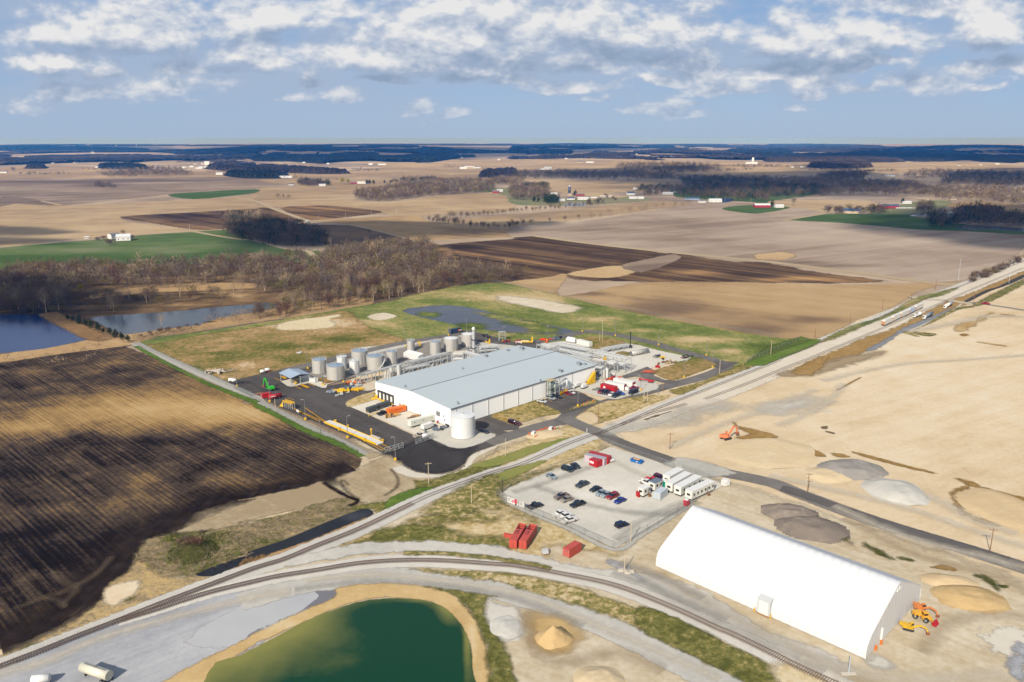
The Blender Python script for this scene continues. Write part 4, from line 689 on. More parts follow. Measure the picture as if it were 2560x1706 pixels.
b=MB(); [b.bar((x,0,0),(x,0,6.6),.2) for x in (2,x1*.5,x1-3)]; b.build('support',STEEL,dk)
def yellow_steps(p,off,L_,h_,label,rz=None,plane=None):
    s_,_=south(p,off); o=empty('yellow_stairs',Bv+ux*s_-uy*off,wh.rotation_euler[2] if rz is None else rz,label,'stairs')
    b=MB()
    for i in range(6): b.box((-L_/2+L_*i/6,0,0),(L_/6,1.4,h_*(i+1)/6))
    b.build('steps',YEL,o); b=MB()
    for y in (-.7,.7): b.bar((-L_/2,y,1),(L_/2,y,h_+1),.12); [b.bar((-L_/2+L_*k/4,y,h_*k/4),(-L_/2+L_*k/4,y,h_*k/4+1),.1) for k in range(5)]
    b.build('handrail',YEL,o); return o
yellow_steps('u 490,1150',2.5,3,1.2,'small yellow steps by the south wall beside the dust collector')
yellow_steps('u 580,1115',2.5,3,1.2,'second yellow steps east of the dust collector, under the white duct')
yellow_steps('u 680,1085',2.5,3,1.2,'yellow steps at the east end of the white duct')
yellow_steps('u 1160,890',1.6,7,6,'tall yellow stair tower at the east end of the south wall')
# generators and low hedge by the wall
for i,(p,lb) in enumerate((('u 905,1010','white skid generator on the pad near the south wall, western of two'),('u 1030,1035','white skid generator nearest the red containers'))):
    o=empty('generator',loc(p),wh.rotation_euler[2],lb,'generator'); MB().box((0,0,.5),(3.6,1.6,1.5),top=.96).build('housing',WHITE,o); MB().box((0,0,0),(3.8,1.8,.5)).build('skid',DK,o)
o=empty('concrete_wall',loc('u 1170,955'),wh.rotation_euler[2],'low pale concrete wall in front of the dark shrubs','wall'); MB().box((0,0,0),(10,.5,.8)).build('wall',CONC,o)
# ------------------------------------------------------------------ the white membrane hall
da,db_,dcn=loc('e 143,500'),loc('e 2070,1358'),loc('p 1400,805')
ex=(db_-da).normalized(); ey=Vector((-ex.y,ex.x,0)); Ld=(db_-da).length; Wd=(dcn-db_).dot(ey)
hall=empty('fabric_building',(da.x,da.y,Z0),math.atan2(ex.y,ex.x),'large brilliant white arched fabric storage building','building')
rp=hit('p 1228,610',db_,db_+ey*10); kl=hit('p 905,1245',db_,db_+ey*10); kl2=hit('p 935,1140',db_,db_+ey*10)
hr=rp[1]-Z0
def arch(Wd,hr,off=0.):
    L_=[(0,0),(.004,.16),(.012,.26),(.032,.34),(.065,.41),(.11,.478),(.2,.6),(.3,.735),(.4,.868),(.47,.962),(.5,.985)]
    r=[(a*Wd,b*hr) for a,b in L_]; r+=[(Wd-a,b) for a,b in r[-2::-1]]
    if off:
        c=(Wd/2,hr*.4); r=[(c[0]+(a-c[0])*(1+off/(Wd/2)),max(0,c[1]+(b-c[1])*(1+off/(hr*.6))) if b>0 else 0) for a,b in r]
    return r
pr_=arch(Wd,hr); n_=len(pr_); nb=26
V=[];Fc=[]
for i in range(nb*4+1):
    t=(i%4)/4; sag=-.10*math.sin(math.pi*t)*(1 if i%4 else 0); pr2=arch(Wd,hr,sag)
    V+=[(Ld*i/(nb*4),a,b) for a,b in pr2]
for i in range(nb*4):
    for k in range(n_-1): Fc.append((i*n_+k,i*n_+k+1,(i+1)*n_+k+1,(i+1)*n_+k))
o=mesh('roof_membrane',V,[f[::-1] for f in Fc],FAB,hall,smooth=True)
for x,nm in ((0,'gable_end'),(Ld,'gable_end')):
    g0=MB(); xx=x+(.05 if x==0 else -.05); g0.add([(xx,a,b) for a,b in pr_],[tuple(range(n_))]); g0.build(nm,FABE,hall)
# gable edge and side door
b=MB(); 
for k in range(n_-1): b.bar((Ld-.02,*pr_[k]),(Ld-.02,*pr_[k+1]),.18)
b.build('edge_cable',pm('edge trim',(228,230,234),.6),hall)
s0=(loc('e 1085,912')-da).dot(ex); s1=(loc('e 1200,965')-da).dot(ex)
dr=empty('side_door',((s0+s1)/2,0,0)); dr.parent=hall
MB().prof([(-.5,0),(-.5,4.6),(1.2,5.2),(1.2,0)],-(s1-s0)/2,(s1-s0)/2).build('door_frame',pm('door surround',(206,210,216),.6),dr)
MB().box((0,-.56,.15),(s1-s0-1.,.08,4.0)).build('door_panel',pm('rolling door',(232,234,236),.6,dirt=.03),dr); MB().box((0,-.75,0),(s1-s0,.3,.15)).build('sill',pm('rusty sill',(178,120,56),.7),dr)
for x in (-(s1-s0)/2-.5,(s1-s0)/2+.5): MB().cyl((x,-.9,0),(x,-.9,1.3),.17,8).build('bollard',YEL,dr)
b=MB()
for p in ('p 1025,1200','p 975,1270'):
    s_,_z=hit(p,db_,db_+ey*10); MB().box((Ld+.4,s_,0),(.5,.5,1.3)).build('bollard',ORANGE,hall)
s_,_z=hit('p 1035,1150',db_,db_+ey*10); MB().box((Ld+.25,s_,0),(.5,.6,4.6)).build('vent_pipe',WHITE,hall)
s_,_z=hit('p 1200,700',db_,db_+ey*10)
for d in (-.8,.8): MB().box((Ld+.15,s_+d,_z-Z0),(.3,.8,.9)).build('gable_vent',WHITE,hall)

# ------------------------------------------------------------------ tanks
def tank(xl,xr,yt,yb,name,label,mat,top,group=None,rail=True,stairs=0,h=None,cat='tank',ladder=True,ring=True):
    """photo extents of the shell: left x, right x, y of roof centre, y of nearest base point"""
    pf=P((xl+xr)/2,yb); dist=math.hypot(pf.x,pf.y); sl=math.hypot(dist,H); r=(xr-xl)/2/F*(sl+2)
    for _ in range(3): dirn=Vector((pf.x,pf.y,0)).normalized(); c=Vector((pf.x,pf.y,0))+dirn*r; r=(xr-xl)/2/F*(c.y*math.cos(TH)+(H-5)*math.sin(TH))
    hh=h or height_at(Vector((c.x,c.y,0)),yt)-Z0
    o=empty(name,(c.x,c.y,Z0),0,label,cat,group)
    MB().cyl((0,0,0),(0,0,hh),r,40,cap=False).build('shell',mat,o,True)
    MB().cyl((0,0,hh),(0,0,hh+r*.13),r*1.01,40,r*.06).build('roof',top,o)
    b=MB(); N=18
    if ring:
        for z in (hh*.33,hh*.66,hh-.05,.05): MB().cyl((0,0,z),(0,0,z+.14),r*1.012,40).build('ring',mat,o)
    if rail:
        b=MB()
        for i in range(N):
            a0,a1=2*math.pi*i/N,2*math.pi*(i+1)/N; p0=(r*math.cos(a0),r*math.sin(a0)); p1=(r*math.cos(a1),r*math.sin(a1))
            b.bar((*p0,hh),(*p0,hh+1.1),.08)
            for z in (.55,1.1): b.bar((*p0,hh+z),(*p1,hh+z),.07)
        b.build('railing',STEEL,o)
    if ladder:
        a0=R(-70) if stairs==0 else R(-40)
        b=MB(); x,y=math.cos(a0)*(r+.35),math.sin(a0)*(r+.35)
        for s_ in (-.35,.35): b.bar((x-s_*math.sin(a0),y+s_*math.cos(a0),0),(x-s_*math.sin(a0),y+s_*math.cos(a0),hh+1),.09)
        for k in range(int(hh/.6)): b.bar((x+.35*math.sin(a0),y-.35*math.cos(a0),k*.6+.3),(x-.35*math.sin(a0),y+.35*math.cos(a0),k*.6+.3),.06)
        b.build('ladder',STEEL,o)
    if stairs:
        b=MB(); n=16
        for i in range(n):
            a0,a1=R(-70+i*100/n),R(-70+(i+1)*100/n); b.bar(((r+.5)*math.cos(a0),(r+.5)*math.sin(a0),hh*i/n),((r+.5)*math.cos(a1),(r+.5)*math.sin(a1),hh*(i+1)/n),.9,.25)
        b.build('stairs',PIPE,o)
    MB().cyl((0,0,hh+r*.1),(0,0,hh+r*.13+.6),.3,8).build('vent',STEEL,o)
    return o
def TX(t,xl,xr,yt,yb): (a,b)=q('%s %f,%f %f,%f'%(t,xl,yt,xr,yb)); return a[0],b[0],a[1],b[1]
tank(*TX('b',468,690,1095,1322),'water_tank','big white water storage tank standing at the front corner of the warehouse',WTANK,WTANK,rail=False,ladder=False)
GT='stainless tanks in the tank farm'
tank(*TX('a',1037,1170,585,722),'storage_tank','wide grey tank with blue roof nearest the loading canopy',TANK,TANKTOP,GT)
tank(*TX('a',1262,1353,558,680),'storage_tank','white tank with flat top behind the front grey tank',WTANK,WTANK,'white tanks in the tank farm')
tank(*TX('a',1397,1545,502,640),'storage_tank','grey tank with blue roof behind the white tanks, against the ring road',TANK,TANKTOP,GT)
tank(*TX('a',1170,1335,637,782),'storage_tank','foremost wide grey tank with blue roof beside the kerb',TANK,TANKTOP,GT)
tank(*TX('a',1377,1470,593,722),'storage_tank','slim white tank between two wide grey tanks',WTANK,WTANK,'white tanks in the tank farm')
tank(*TX('a',1535,1690,550,690),'storage_tank','wide grey tank with a pale stair curling down its right side',TANK,TANKTOP,GT,stairs=1)
tank(*TX('a',1715,1817,508,640),'storage_tank','narrow grey tank beside the white shed, right of the curled stair tank',TANK,TANKTOP,GT)
tank(*TX('a',1905,1975,412,515),'storage_tank','smallest slender grey tank standing alone by the yellow valve post',TANK,TANKTOP,GT)
tank(*TX('a',2115,2215,420,548),'storage_tank','medium grey tank left of the two white topped tanks',TANK,TANKTOP,GT)
tank(*TX('b',403,537,388,518),'storage_tank','grey tank with white domed top, left of the pair',TANK,WTANK,'white topped grey tanks',rail=False)
tank(*TX('b',565,692,350,470),'storage_tank','grey tank with white domed top, right of the pair behind the chimney',TANK,WTANK,'white topped grey tanks',rail=False)
def vessel(t,xl,xr,yt,yb,label,mat=PIPE,cat='vessel',name='process_vessel',group=None):
    return tank(*TX(t,xl,xr,yt,yb),name,label,mat,mat,group,rail=False,ladder=False,ring=True,cat=cat)
st=tank(*TX('b',668,690,318,575),'chimney_stack','tall slim grey chimney stack rising behind the warehouse ridge',PIPE,PIPE,rail=False,ladder=True,cat='chimney')
hs=height_at(st.location,q('b 0,318')[0][1])-Z0
MB().cyl((0,0,hs+.2),(0,0,hs+1.2),.9,14,1.25).cyl((0,0,hs+1.2),(0,0,hs+2.2),1.25,14,.3).build('cap',WHITE,st,True)
[MB().cyl((0,0,z),(0,0,z+.2),1.7,14).build('platform',DK,st) for z in (hs*.35,hs*.66)]
vessel('w',2085,2145,400,545,'white vertical vessel under the yellow platform behind the roof')
vessel('w',2215,2280,385,520,'grey vertical vessel right of the yellow caged ladder')
vessel('w',325,385,810,985,'white upright vessel left of the tall white scrubber')
vessel('w',458,525,760,960,'tall white scrubber column with a looped pipe on top')
for i in range(4): vessel('w',222+i*30,238+i*30,890,1005,'slim white upright cylinder in the row of four beside the north eaves',WHITE,'cylinder','gas_cylinder','four slim cylinders')
vessel('u',1365,1425,700,860,'grey silo at the east end of the warehouse',TANK,'silo','silo')
vessel('u',1420,1475,675,850,'white silo next to the grey silo at the east gable',WTANK,'silo','silo')
# yellow ladder cages
for p,hh,lb in (('w 2160,530',8.5,'yellow caged ladder on the vessels behind the roof'),('u 1415,660',7,'yellow caged stair between the east pipe racks'),('w 880,410',3,'yellow valve post by the slender grey tank'),('w 155,890',2,'yellow valve post at the edge of the tank farm kerb')):
    o=empty('yellow_ladder',loc(p),.3,lb,'ladder'); MB().box((0,0,0),(.9,.9,hh),top=.8).build('cage',YEL,o); MB().box((-.6,0,hh*.75),(2.2,1,.5)).build('landing',YEL,o)
# ------------------------------------------------------------------ pipe racks
def rack(p0,p1,wd,hh,label,lv=2,bay=5.,np_=5,seed=1,top=None,name='pipe_rack'):
    r_=random.Random(seed); a,b_=[P(px(s),z=hh+Z0) for s in (p0,p1)]; d=Vector((b_.x-a.x,b_.y-a.y,0)); Ln=d.length; o=empty(name,(a.x,a.y,Z0),math.atan2(d.y,d.x),label,'pipe rack')
    n=max(1,int(Ln/bay)); b=MB()
    for i in range(n+1):
        x=Ln*i/n
        for y in (-wd/2,wd/2): b.bar((x,y,0),(x,y,hh),.32)
    b.build('column',STEEL,o); b=MB()
    for k in range(lv):
        z=hh*(k+1)/lv
        for i in range(n+1): b.bar((Ln*i/n,-wd/2,z),(Ln*i/n,wd/2,z),.25)
        for y in (-wd/2,wd/2): b.bar((0,y,z),(Ln,y,z),.28)
    for i in range(0,n,2):
        for y in (-wd/2,wd/2): b.bar((Ln*i/n,y,0),(Ln*(i+1)/n,y,hh/lv),.15)
    b.build('beam',STEEL,o)
    for k in range(lv):
        z=hh*(k+1)/lv; b=MB()
        for j in range(np_):
            y=-wd/2+wd*(j+.5)/np_+r_.uniform(-.1,.1); rr=r_.choice((.14,.2,.3)); x0=r_.uniform(0,Ln*.2); x1=Ln-r_.uniform(0,Ln*.15); b.cyl((x0,y,z+.15+rr),(x1,y,z+.15+rr),rr,6)
        b.build('pipe',PIPE,o)
    b=MB()
    for y in (-wd/2,wd/2):
        b.bar((0,y,hh+1.1),(Ln,y,hh+1.1),.07); [b.bar((Ln*i/(2*n),y,hh),(Ln*i/(2*n),y,hh+1.1),.07) for i in range(2*n+1)]
    b.build('handrail',top or STEEL,o); return o
rack('w -250,960','w 560,742',3,4.5,'low pipe rack running along the front of the western tanks',1,seed=2)
rack('w 560,742','w 1480,520',3.2,5,'long grey pipe rack between the tank farm and the warehouse',2,seed=3)
rack('w 560,840','w 1050,745',3,3,'short pipe rack close to the north eaves',1,seed=4)
rack('w 1480,545','w 1690,550',6,6,'square steel tower with a yellow edged top deck',2,bay=4,seed=5,top=YEL)
rack('w 1640,500','w 2000,600',4,6,'pipe rack behind the chimney stack, crossing to the roof edge',2,bay=4,seed=6)
rack('w 1920,430','w 2330,400',6,6,'crowded pipe rack north east of the chimney stack',3,bay=4,seed=7)
rack('u 230,225','u 450,300',6,8,'square steel frame at the north east corner of the roof',3,bay=4,seed=8)
rack('u 490,205','u 1130,330',6,7,'northernmost long pipe rack east of the warehouse',3,seed=9)
rack('u 500,300','u 1250,470',5,6,'middle pipe rack east of the warehouse',2,seed=10)
rack('u 700,400','u 1380,610',5,6,'pipe rack closest to the east gable',2,seed=11)
rack('u 1200,360','u 1840,500',6,7.5,'long eastern pipe rack on tall white columns',2,bay=6,seed=12)
rack('u 1180,500','u 1390,560',5,7,'yellow railed platform in the east process area',2,bay=4,seed=13,top=YEL)
rack('u 1420,560','u 1620,590',5,5.5,'low steel deck on columns south of the eastern rack',1,bay=5,seed=14)
rack('u 1240,640','u 1390,670',4,5,'open steel frame against the east gable corner',2,bay=4,seed=15)
rack('u 1330,330','u 1830,235',2.5,2.2,'low pipe bridge leading to the black flare mast',1,bay=4,seed=16)
# pumps and skids scattered through the process areas
rr=random.Random(5)
def skid(p,lb,k):
    o=empty('pump_skid',loc(p),rr.uniform(0,3),lb,'pump skid',lb); w_=rr.uniform(1.5,3)
    MB().box((0,0,0),(w_,1.4,.3)).build('base',CONC,o); MB().cyl((-w_*.35,0,.9),(w_*.35,0,.9),.5,8).build('pump',rr.choice((BLUEG,PIPE,TANK)),o); MB().cyl((0,0,.9),(0,0,rr.uniform(1.8,3)),.15,6).build('pipe',PIPE,o)
for k in range(26):
    x=rr.uniform(520,1350); y=300+(x-520)*.25+rr.uniform(-70,130); skid('u %f,%f'%(x,y),'small grey pump skid among the east pipe racks, '+('north western','middle','south eastern')[min(2,int((x-520)/280))]+' part',k)
for k in range(14):
    x=rr.uniform(650,1400); skid('w %f,%f'%(x,870-(x-600)*.22+rr.uniform(-25,25)),'small pump on a concrete base beside the north eaves, '+('western','eastern')[x>1000]+' half',k)
for k in range(10): skid('w %f,%f'%(rr.uniform(1650,2300),rr.uniform(440,560)),'small pump behind the chimney stack',k)
for k,(x,y) in enumerate(((1300,760),(1340,720),(1320,640),(1480,700),(1430,700),(1500,650),(1560,660))): skid('u %f,%f'%(x,y),'equipment skid on the ground at the east gable',k)
# ------------------------------------------------------------------ vehicles
CP={}
def paint(c): return CP.setdefault(c,pm('car paint %d %d %d'%c,c,.28,.1,dirt=.03,spec=.6))
LAMP=pm('headlight glass',(236,238,240),.2,dirt=0); TAIL=pm('tail lamp red',(170,20,20),.3,dirt=0)
def wheel(o,x,y,r=.36,w=.26,name='wheel'):
    t=MB().cyl((x,y-w/2,r),(x,y+w/2,r),r,12).build(name,TYRE,o); s=-1 if y<0 else 1
    MB().cyl((x,y+s*w/2,r),(x,y+s*(w/2+.02),r),r*.55,8).build('rim',SILVER,t)
def car(p0,p1,c,kind,label,group=None,sc=1.08):
    """p0 tail, p1 nose in the photo"""
    a,b=loc(p0),loc(p1); mid=(a+b)/2; o=empty('parked_'+{'sedan':'car','suv':'car','pickup':'pickup','van':'van'}[kind],mid,math.atan2(b.y-a.y,b.x-a.x),label,{'sedan':'car','suv':'car','pickup':'pickup truck','van':'van'}[kind],group)
    o.scale=(sc,sc,sc); m=paint(c); b=MB()
    if kind=='sedan':
        Lh,hw=2.35,.92; b.prof([(-Lh,.35),(-Lh,.85),(-Lh+.25,.98),(-1.55,1.0),(1.05,.98),(1.9,.86),(Lh,.68),(Lh,.3)],-hw,hw,'y')
        cab=[(-1.75,.98),(-1.1,1.45),(.25,1.45),(1.15,.95)]; wx=1.4
    elif kind=='suv':
        Lh,hw=2.4,.97; b.prof([(-Lh,.4),(-Lh+.05,1.1),(1.05,1.1),(2.1,1.0),(Lh,.75),(Lh,.35)],-hw,hw,'y')
        cab=[(-2.3,1.08),(-2.05,1.78),(.35,1.78),(1.15,1.08)]; wx=1.45
    elif kind=='van':
        Lh,hw=2.8,1.0; b.prof([(-Lh,.4),(-Lh,2.1),(1.2,2.1),(2.0,1.2),(Lh,1.0),(Lh,.4)],-hw,hw,'y'); cab=[(1.15,1.9),(1.25,1.95),(1.9,1.3),(1.8,1.2)]; wx=1.7
    else:
        Lh,hw=2.85,.98; b.prof([(-Lh,.5),(-Lh,1.15),(-Lh+.1,1.15),(-Lh+.1,.75),(-.95,.75),(-.95,1.18),(1.35,1.18),(2.5,1.08),(Lh,.85),(Lh,.45)],-hw,hw,'y')
        for s in (-1,1): b.box((-1.85,s*(hw-.06),.7),(1.8,.12,.45))
        cab=[(-.95,1.15),(-.8,1.85),(.55,1.85),(1.35,1.15)]; wx=1.75
    b.build('body',m,o)
    if kind!='van':
        # glasshouse with pillars: dark band under a painted roof
        MB().prof(cab,-hw*.86,hw*.86,'y').build('window',GLASS,o)
        t0=min(x for x,z in cab if z>1.4)+.05;t1=max(x for x,z in cab if z>1.4)-.02; zt=max(z for x,z in cab)
        r_=MB(); r_.box(((t0+t1)/2,0,zt-.02),(t1-t0+.1,hw*1.74,.07)); r_.build('roof',m,o)
    else: MB().prof(cab,-hw*.9,hw*.9,'y').build('window',GLASS,o)
    for x in (-wx,wx):
        for y in (-hw+.08,hw-.08): wheel(o,x,y,.36 if kind in('sedan','suv') else .42)
    for y in (-hw*.7,hw*.7):
        MB().box((Lh-.02,y,.62),(.08,.32,.16)).build('headlight',LAMP,o); MB().box((-Lh+.02,y,.8),(.08,.25,.2)).build('tail_light',TAIL,o)
    return o
GL='vehicles parked on the gravel lot'; W_=(240,240,240);BK=(30,34,42);SV=(150,166,180)
for t in [('d 848,312','d 905,345',(34,48,56),'sedan','dark green sedan nearest the red containers on the gravel lot'),('d 768,350','d 835,372',(28,42,50),'suv','black estate car at the west end of the three dark cars by the lot edge'),('d 812,370','d 880,342',(30,34,60),'sedan','dark blue car squeezed between two black cars'),
 ('d 620,408','d 692,440',SV,'sedan','silver blue sedan alone on the north west edge of the gravel lot'),('d 985,482','d 890,522',(66,72,84),'pickup','dark grey pickup in the middle of the gravel lot'),('d 1095,530','d 1025,556',(40,46,56),'sedan','dark sedan at the west end of the row of five'),
 ('d 1142,566','d 1082,592',SV,'sedan','silver car second in the row of five'),('d 1192,580','d 1128,608',(160,174,184),'sedan','silver car third in the row, beside the dark red car'),('d 1250,596','d 1182,624',(150,30,42),'suv','dark red car fourth in the row on the gravel lot'),('d 1320,635','d 1252,664',(24,50,150),'sedan','bright blue car at the east end of the row'),
 ('d 785,598','d 705,626',(130,118,112),'pickup','grey brown pickup beside the beige sedan'),('d 828,625','d 760,650',(160,152,140),'sedan','beige sedan south east of the grey brown pickup'),('d 940,670','d 850,700',BK,'pickup','black pickup in the south west middle of the lot'),('d 455,715','d 555,685',(26,36,46),'pickup','dark pickup beside the banner at the lot fence'),
 ('d 680,792','d 790,755',W_,'pickup','white pickup, western of three by the south west fence'),('d 728,815','d 835,775',W_,'pickup','white pickup in the middle of the three by the fence'),('d 768,848','d 874,815',W_,'pickup','white pickup, eastern of three by the fence'),('d 1252,890','d 1350,858',(22,30,66),'suv','navy car alone at the south end of the gravel lot'),
 ('d 1490,470','d 1572,500',W_,'pickup','white pickup parked beside the bright red pickup'),('d 1543,455','d 1630,478',(214,16,34),'pickup','bright red pickup by the office trailers'),('d 1612,425','d 1688,455',(100,16,40),'suv','dark maroon car nearest the office trailers'),('d 1135,245','d 1212,280',W_,'pickup','white pickup behind the red containers')]:
    car(*t,group=GL)
PL='cars parked at the plant'
for t in [('u 205,1290','u 312,1310',(214,220,226),'sedan','silver white car at the west end of the plant parking row'),('u 365,1232','u 485,1258',(170,176,184),'suv','grey white car second in the plant parking row'),('u 475,1205','u 595,1228',(40,44,50),'suv','dark grey car third in the plant parking row'),('u 685,1145','u 790,1168',(140,24,50),'sedan','crimson car beside the white car near the yellow steps'),('u 735,1128','u 830,1152',W_,'sedan','white car beside the crimson car near the yellow steps'),
 ('u 1400,1105','u 1300,1145',(150,20,40),'suv','dark red car at the west end below the red container'),('u 1475,1118','u 1375,1155',(34,44,60),'suv','dark blue car below the red container, next to the dark red car'),('u 1530,1130','u 1455,1170',(60,30,50),'sedan','plum car between the dark blue and the white one'),('u 1590,1150','u 1495,1195',W_,'sedan','white car below the east end of the red container'),('u 1670,1175','u 1560,1215',(30,42,62),'suv','navy car nearest the road below the red container'),('u 1640,1140','u 1750,1165',(30,90,190),'sedan','bright blue car beside the red container end'),
 ('u 2000,1115','u 1865,1160',(38,46,52),'van','dark van standing alone by the plant road'),('u 1885,1065','u 2025,1040',(176,20,50),'sedan','crimson car beside the white roofed containers'),
 ('b 1005,1168','b 1070,1190',(66,18,26),'suv','dark maroon car, left of two in the south parking bay'),('b 1042,1175','b 1100,1192',(90,20,34),'sedan','dark red car, right of two in the south parking bay'),('b 742,1252','b 802,1266',(28,32,52),'sedan','black car on the gravel beside the big white tank'),
 ('b 758,372','b 822,388',(50,44,48),'pickup','dark pickup on the ring road behind the chimney stack'),('a 1652,1100','a 1712,1085',(44,46,54),'pickup','dark pickup on the dock apron left of the orange container'),('a 1750,1055','a 1832,1035',(90,20,34),'pickup','maroon pickup behind the orange container'),('o 2028,452','o 1970,444',(176,16,44),'pickup','crimson pickup on the far field road'),('a 1990,1308','a 2050,1290',(196,190,180),'pickup','beige utility truck with open bed beside the gate')]:
    car(*t,group=PL)
# ------------------------------------------------------------------ containers, trailers
def frame_of(p0,p1,side=1):
    a,b=loc(p0),loc(p1); d=b-a; return a,b,math.atan2(d.y,d.x),d.length
def label_text(o,txt,loc_,rot,size,mat):
    cu=bpy.data.curves.new('lettering','FONT'); cu.body=txt; cu.size=size; cu.extrude=.02; cu.align_x='CENTER'; cu.align_y='CENTER'
    t=bpy.data.objects.new('lettering_tmp',cu); COL.objects.link(t); dg=bpy.context.evaluated_depsgraph_get(); me=bpy.data.meshes.new_from_object(t.evaluated_get(dg)); bpy.data.objects.remove(t)
    me.materials.clear(); me.materials.append(mat); x=bpy.data.objects.new('lettering',me); COL.objects.link(x); x.parent=o; x.location=loc_; x.rotation_euler=rot; return x
def container(p0,p1,wd,hh,mat,label,group=None,side=-1,name='shipping_container',cat='container',roof=None,length=None):
    """p0->p1: the near long bottom edge; the box extends to the far side of it"""
    a,b,an,Ln=frame_of(p0,p1); Ln=length or Ln; n_=Vector((-math.sin(an),math.cos(an),0))*(-side); c=a+(b-a).normalized()*Ln/2+n_*wd/2
    o=empty(name,(c.x,c.y,Z0),an,label,cat,group); MB().box((0,0,.12),(Ln,wd,hh)).build('body',mat,o)
    if roof: MB().box((0,0,hh+.12),(Ln-.1,wd-.1,.06)).build('roof',roof,o)
    b=MB()
    for x in (-Ln/2,Ln/2):
        for y in (-wd/2,wd/2): b.box((x,y,0),(.16,.16,hh+.16))
    for z in (.05,hh+.05):
        for y in (-wd/2,wd/2): b.bar((-Ln/2,y,z),(Ln/2,y,z),.14)
    b.build('frame',mat,o); d=MB()
    for y in (-wd/4,wd/4): d.box((-Ln/2-.04,y,.3),(.06,wd*.44,hh-.35))
    d.build('door',mat,o); b=MB(); [b.cyl((-Ln/2-.1,y,.3),(-Ln/2-.1,y,hh-.1),.04,5) for y in (-wd*.35,-wd*.12,wd*.12,wd*.35)]; b.build('lock_rod',STEEL,o)
    return o
# three red boxes on the grass (two opened at the far end)
for (p0,p1,lb) in (('t 484,345','t 552,222','faded red open topped container, left of the pair on the grass'),('t 572,352','t 645,235','faded red open topped container, right of the pair, with the long shadow')):
    a,b_,an,_=frame_of(p0,p1); Ln=12.2; wd=2.5; hh=2.75; n_=Vector((-math.sin(an),math.cos(an),0)); c=a+(b_-a).normalized()*Ln/2+n_*wd/2
    o=empty('shipping_container',(c.x,c.y,Z0),an,lb,'container','red containers on the grass'); x1=Ln*.17
    b=MB(); b.box((0,0,.1),(Ln,wd,.15)); [b.box((0,y,.1),(Ln,.08,hh)) for y in (-wd/2,wd/2)]; b.box((Ln/2,0,.1),(.08,wd,hh)); b.build('body',SRED,o)
    MB().box((-(Ln/2-x1)/2-0,0,hh+.08),((Ln/2+x1),wd,.06)).build('roof',SRED,o).location=(0,0,0)
    d=MB(); [d.box((-Ln/2-.03,y,.15),(.07,wd*.47,hh-.05)) for y in (-wd/4,wd/4)]; d.build('door',SRED,o)
    b=MB(); [b.cyl((-Ln/2-.1,y,.3),(-Ln/2-.1,y,hh-.1),.04,5) for y in (-.9,-.3,.3,.9)]; b.build('lock_rod',SRED,o)
    b=MB(); [b.bar((x1+(Ln/2-x1)*k/3,-wd/2,hh),(x1+(Ln/2-x1)*k/3,wd/2,hh),.12) for k in (1,2)]; b.build('roof_bow',SRED,o)
    label_text(o,'CAI',(-.3,.1,hh+.17),(0,0,0),1.7,BLACK)
o=empty('red_beam',loc('t 425,240'),ang('t 390,230','t 445,240'),'short red beam lying beside the left open container','beam'); MB().box((0,0,0),(4.5,.9,1.1)).box((0,0,1.1),(4.5,1.1,.1)).build('beam',SRED,o)
cc=container('t 968,430','t 1062,370',2.5,2.7,SRED,'single closed faded red container near the railway curve','red containers on the grass',length=6.3); MB().box((-3.2,-.1,1.9),(.1,.5,.4)).build('vent',DK,cc)
o=empty('plastic_tote',loc('t 745,385'),.3,'pale translucent wrapped pallet on the grass between red containers','pallet'); MB().box((0,0,.1),(2,1.5,1.3),top=.9).build('wrapped_load',pm('clear plastic wrap',(206,210,216),.3,dirt=.1),o); MB().box((0,0,0),(2.2,1.7,.12)).build('pallet',WOOD,o)
REDC=pm('bright red container',(192,14,26),.5,dirt=.06,ribs=(0,.55,.04)); REDR=pm('dull red roof',(176,56,62),.6,dirt=.1); PALER=pm('pink grey container',(206,190,204),.6,dirt=.08)
LBL=pm('white label',(240,225,228),.6)
cA=container('d 1005,308','d 1075,335',3.2,2.7,REDC,'short bright red container with white label, nearest of three on the lot','containers on the gravel lot',roof=REDR); MB().box((-.8,-1.65,1.1),(2.2,.06,1)).build('label_panel',LBL,cA)
container('d 960,275','d 1140,318',2.6,2.8,PALER,'long pink grey container between two red ones on the lot','containers on the gravel lot',roof=pm('grey roof',(168,176,190),.6)); container('d 995,255','d 1175,302',2.6,2.9,REDC,'long dark red container behind the pink grey one','containers on the gravel lot',roof=REDR)
cB=container('u 1330,1060','u 1590,1125',2.6,2.9,REDC,'long bright red container with white oval mark by the plant cars','containers at the plant',roof=REDR)
MB().cyl((-2.0,-1.34,1.6),(-2.0,-1.42,1.6),.75,16).build('oval_mark',LBL,cB)
RE=pm('red end wall',(160,16,34),.6)
for (p0,p1,lb) in (('u 1415,1020','u 1760,1085','white container with red end wall next to the bright red one'),('u 1565,960','u 1915,1040','northern white container with red end wall')):
    o=container(p0,p1,3.0,3.0,WHITE,lb,'containers at the plant',roof=WHITE); Ln=frame_of(p0,p1)[3]; MB().box((Ln/2+.1,0,.15),(.14,2.9,2.9)).build('end_wall',RE,o); MB().box((Ln/2+1.3,0,.1),(2,1.6,1.7)).build('genset',WHITE,o)
cN=container('w 1455,190','w 1645,155',2.6,2.9,pm('navy trailer side',(40,66,96),.5),'navy container with orange and white lettering on the ring road','containers at the plant',name='shipping_container')
MB().box((2.2,-1.36,.9),(1.2,.06,1.3)).build('logo_patch',ORANGE,cN); MB().box((3.7,-1.36,1.2),(1.5,.05,.8)).build('pale_patch',LBL,cN)
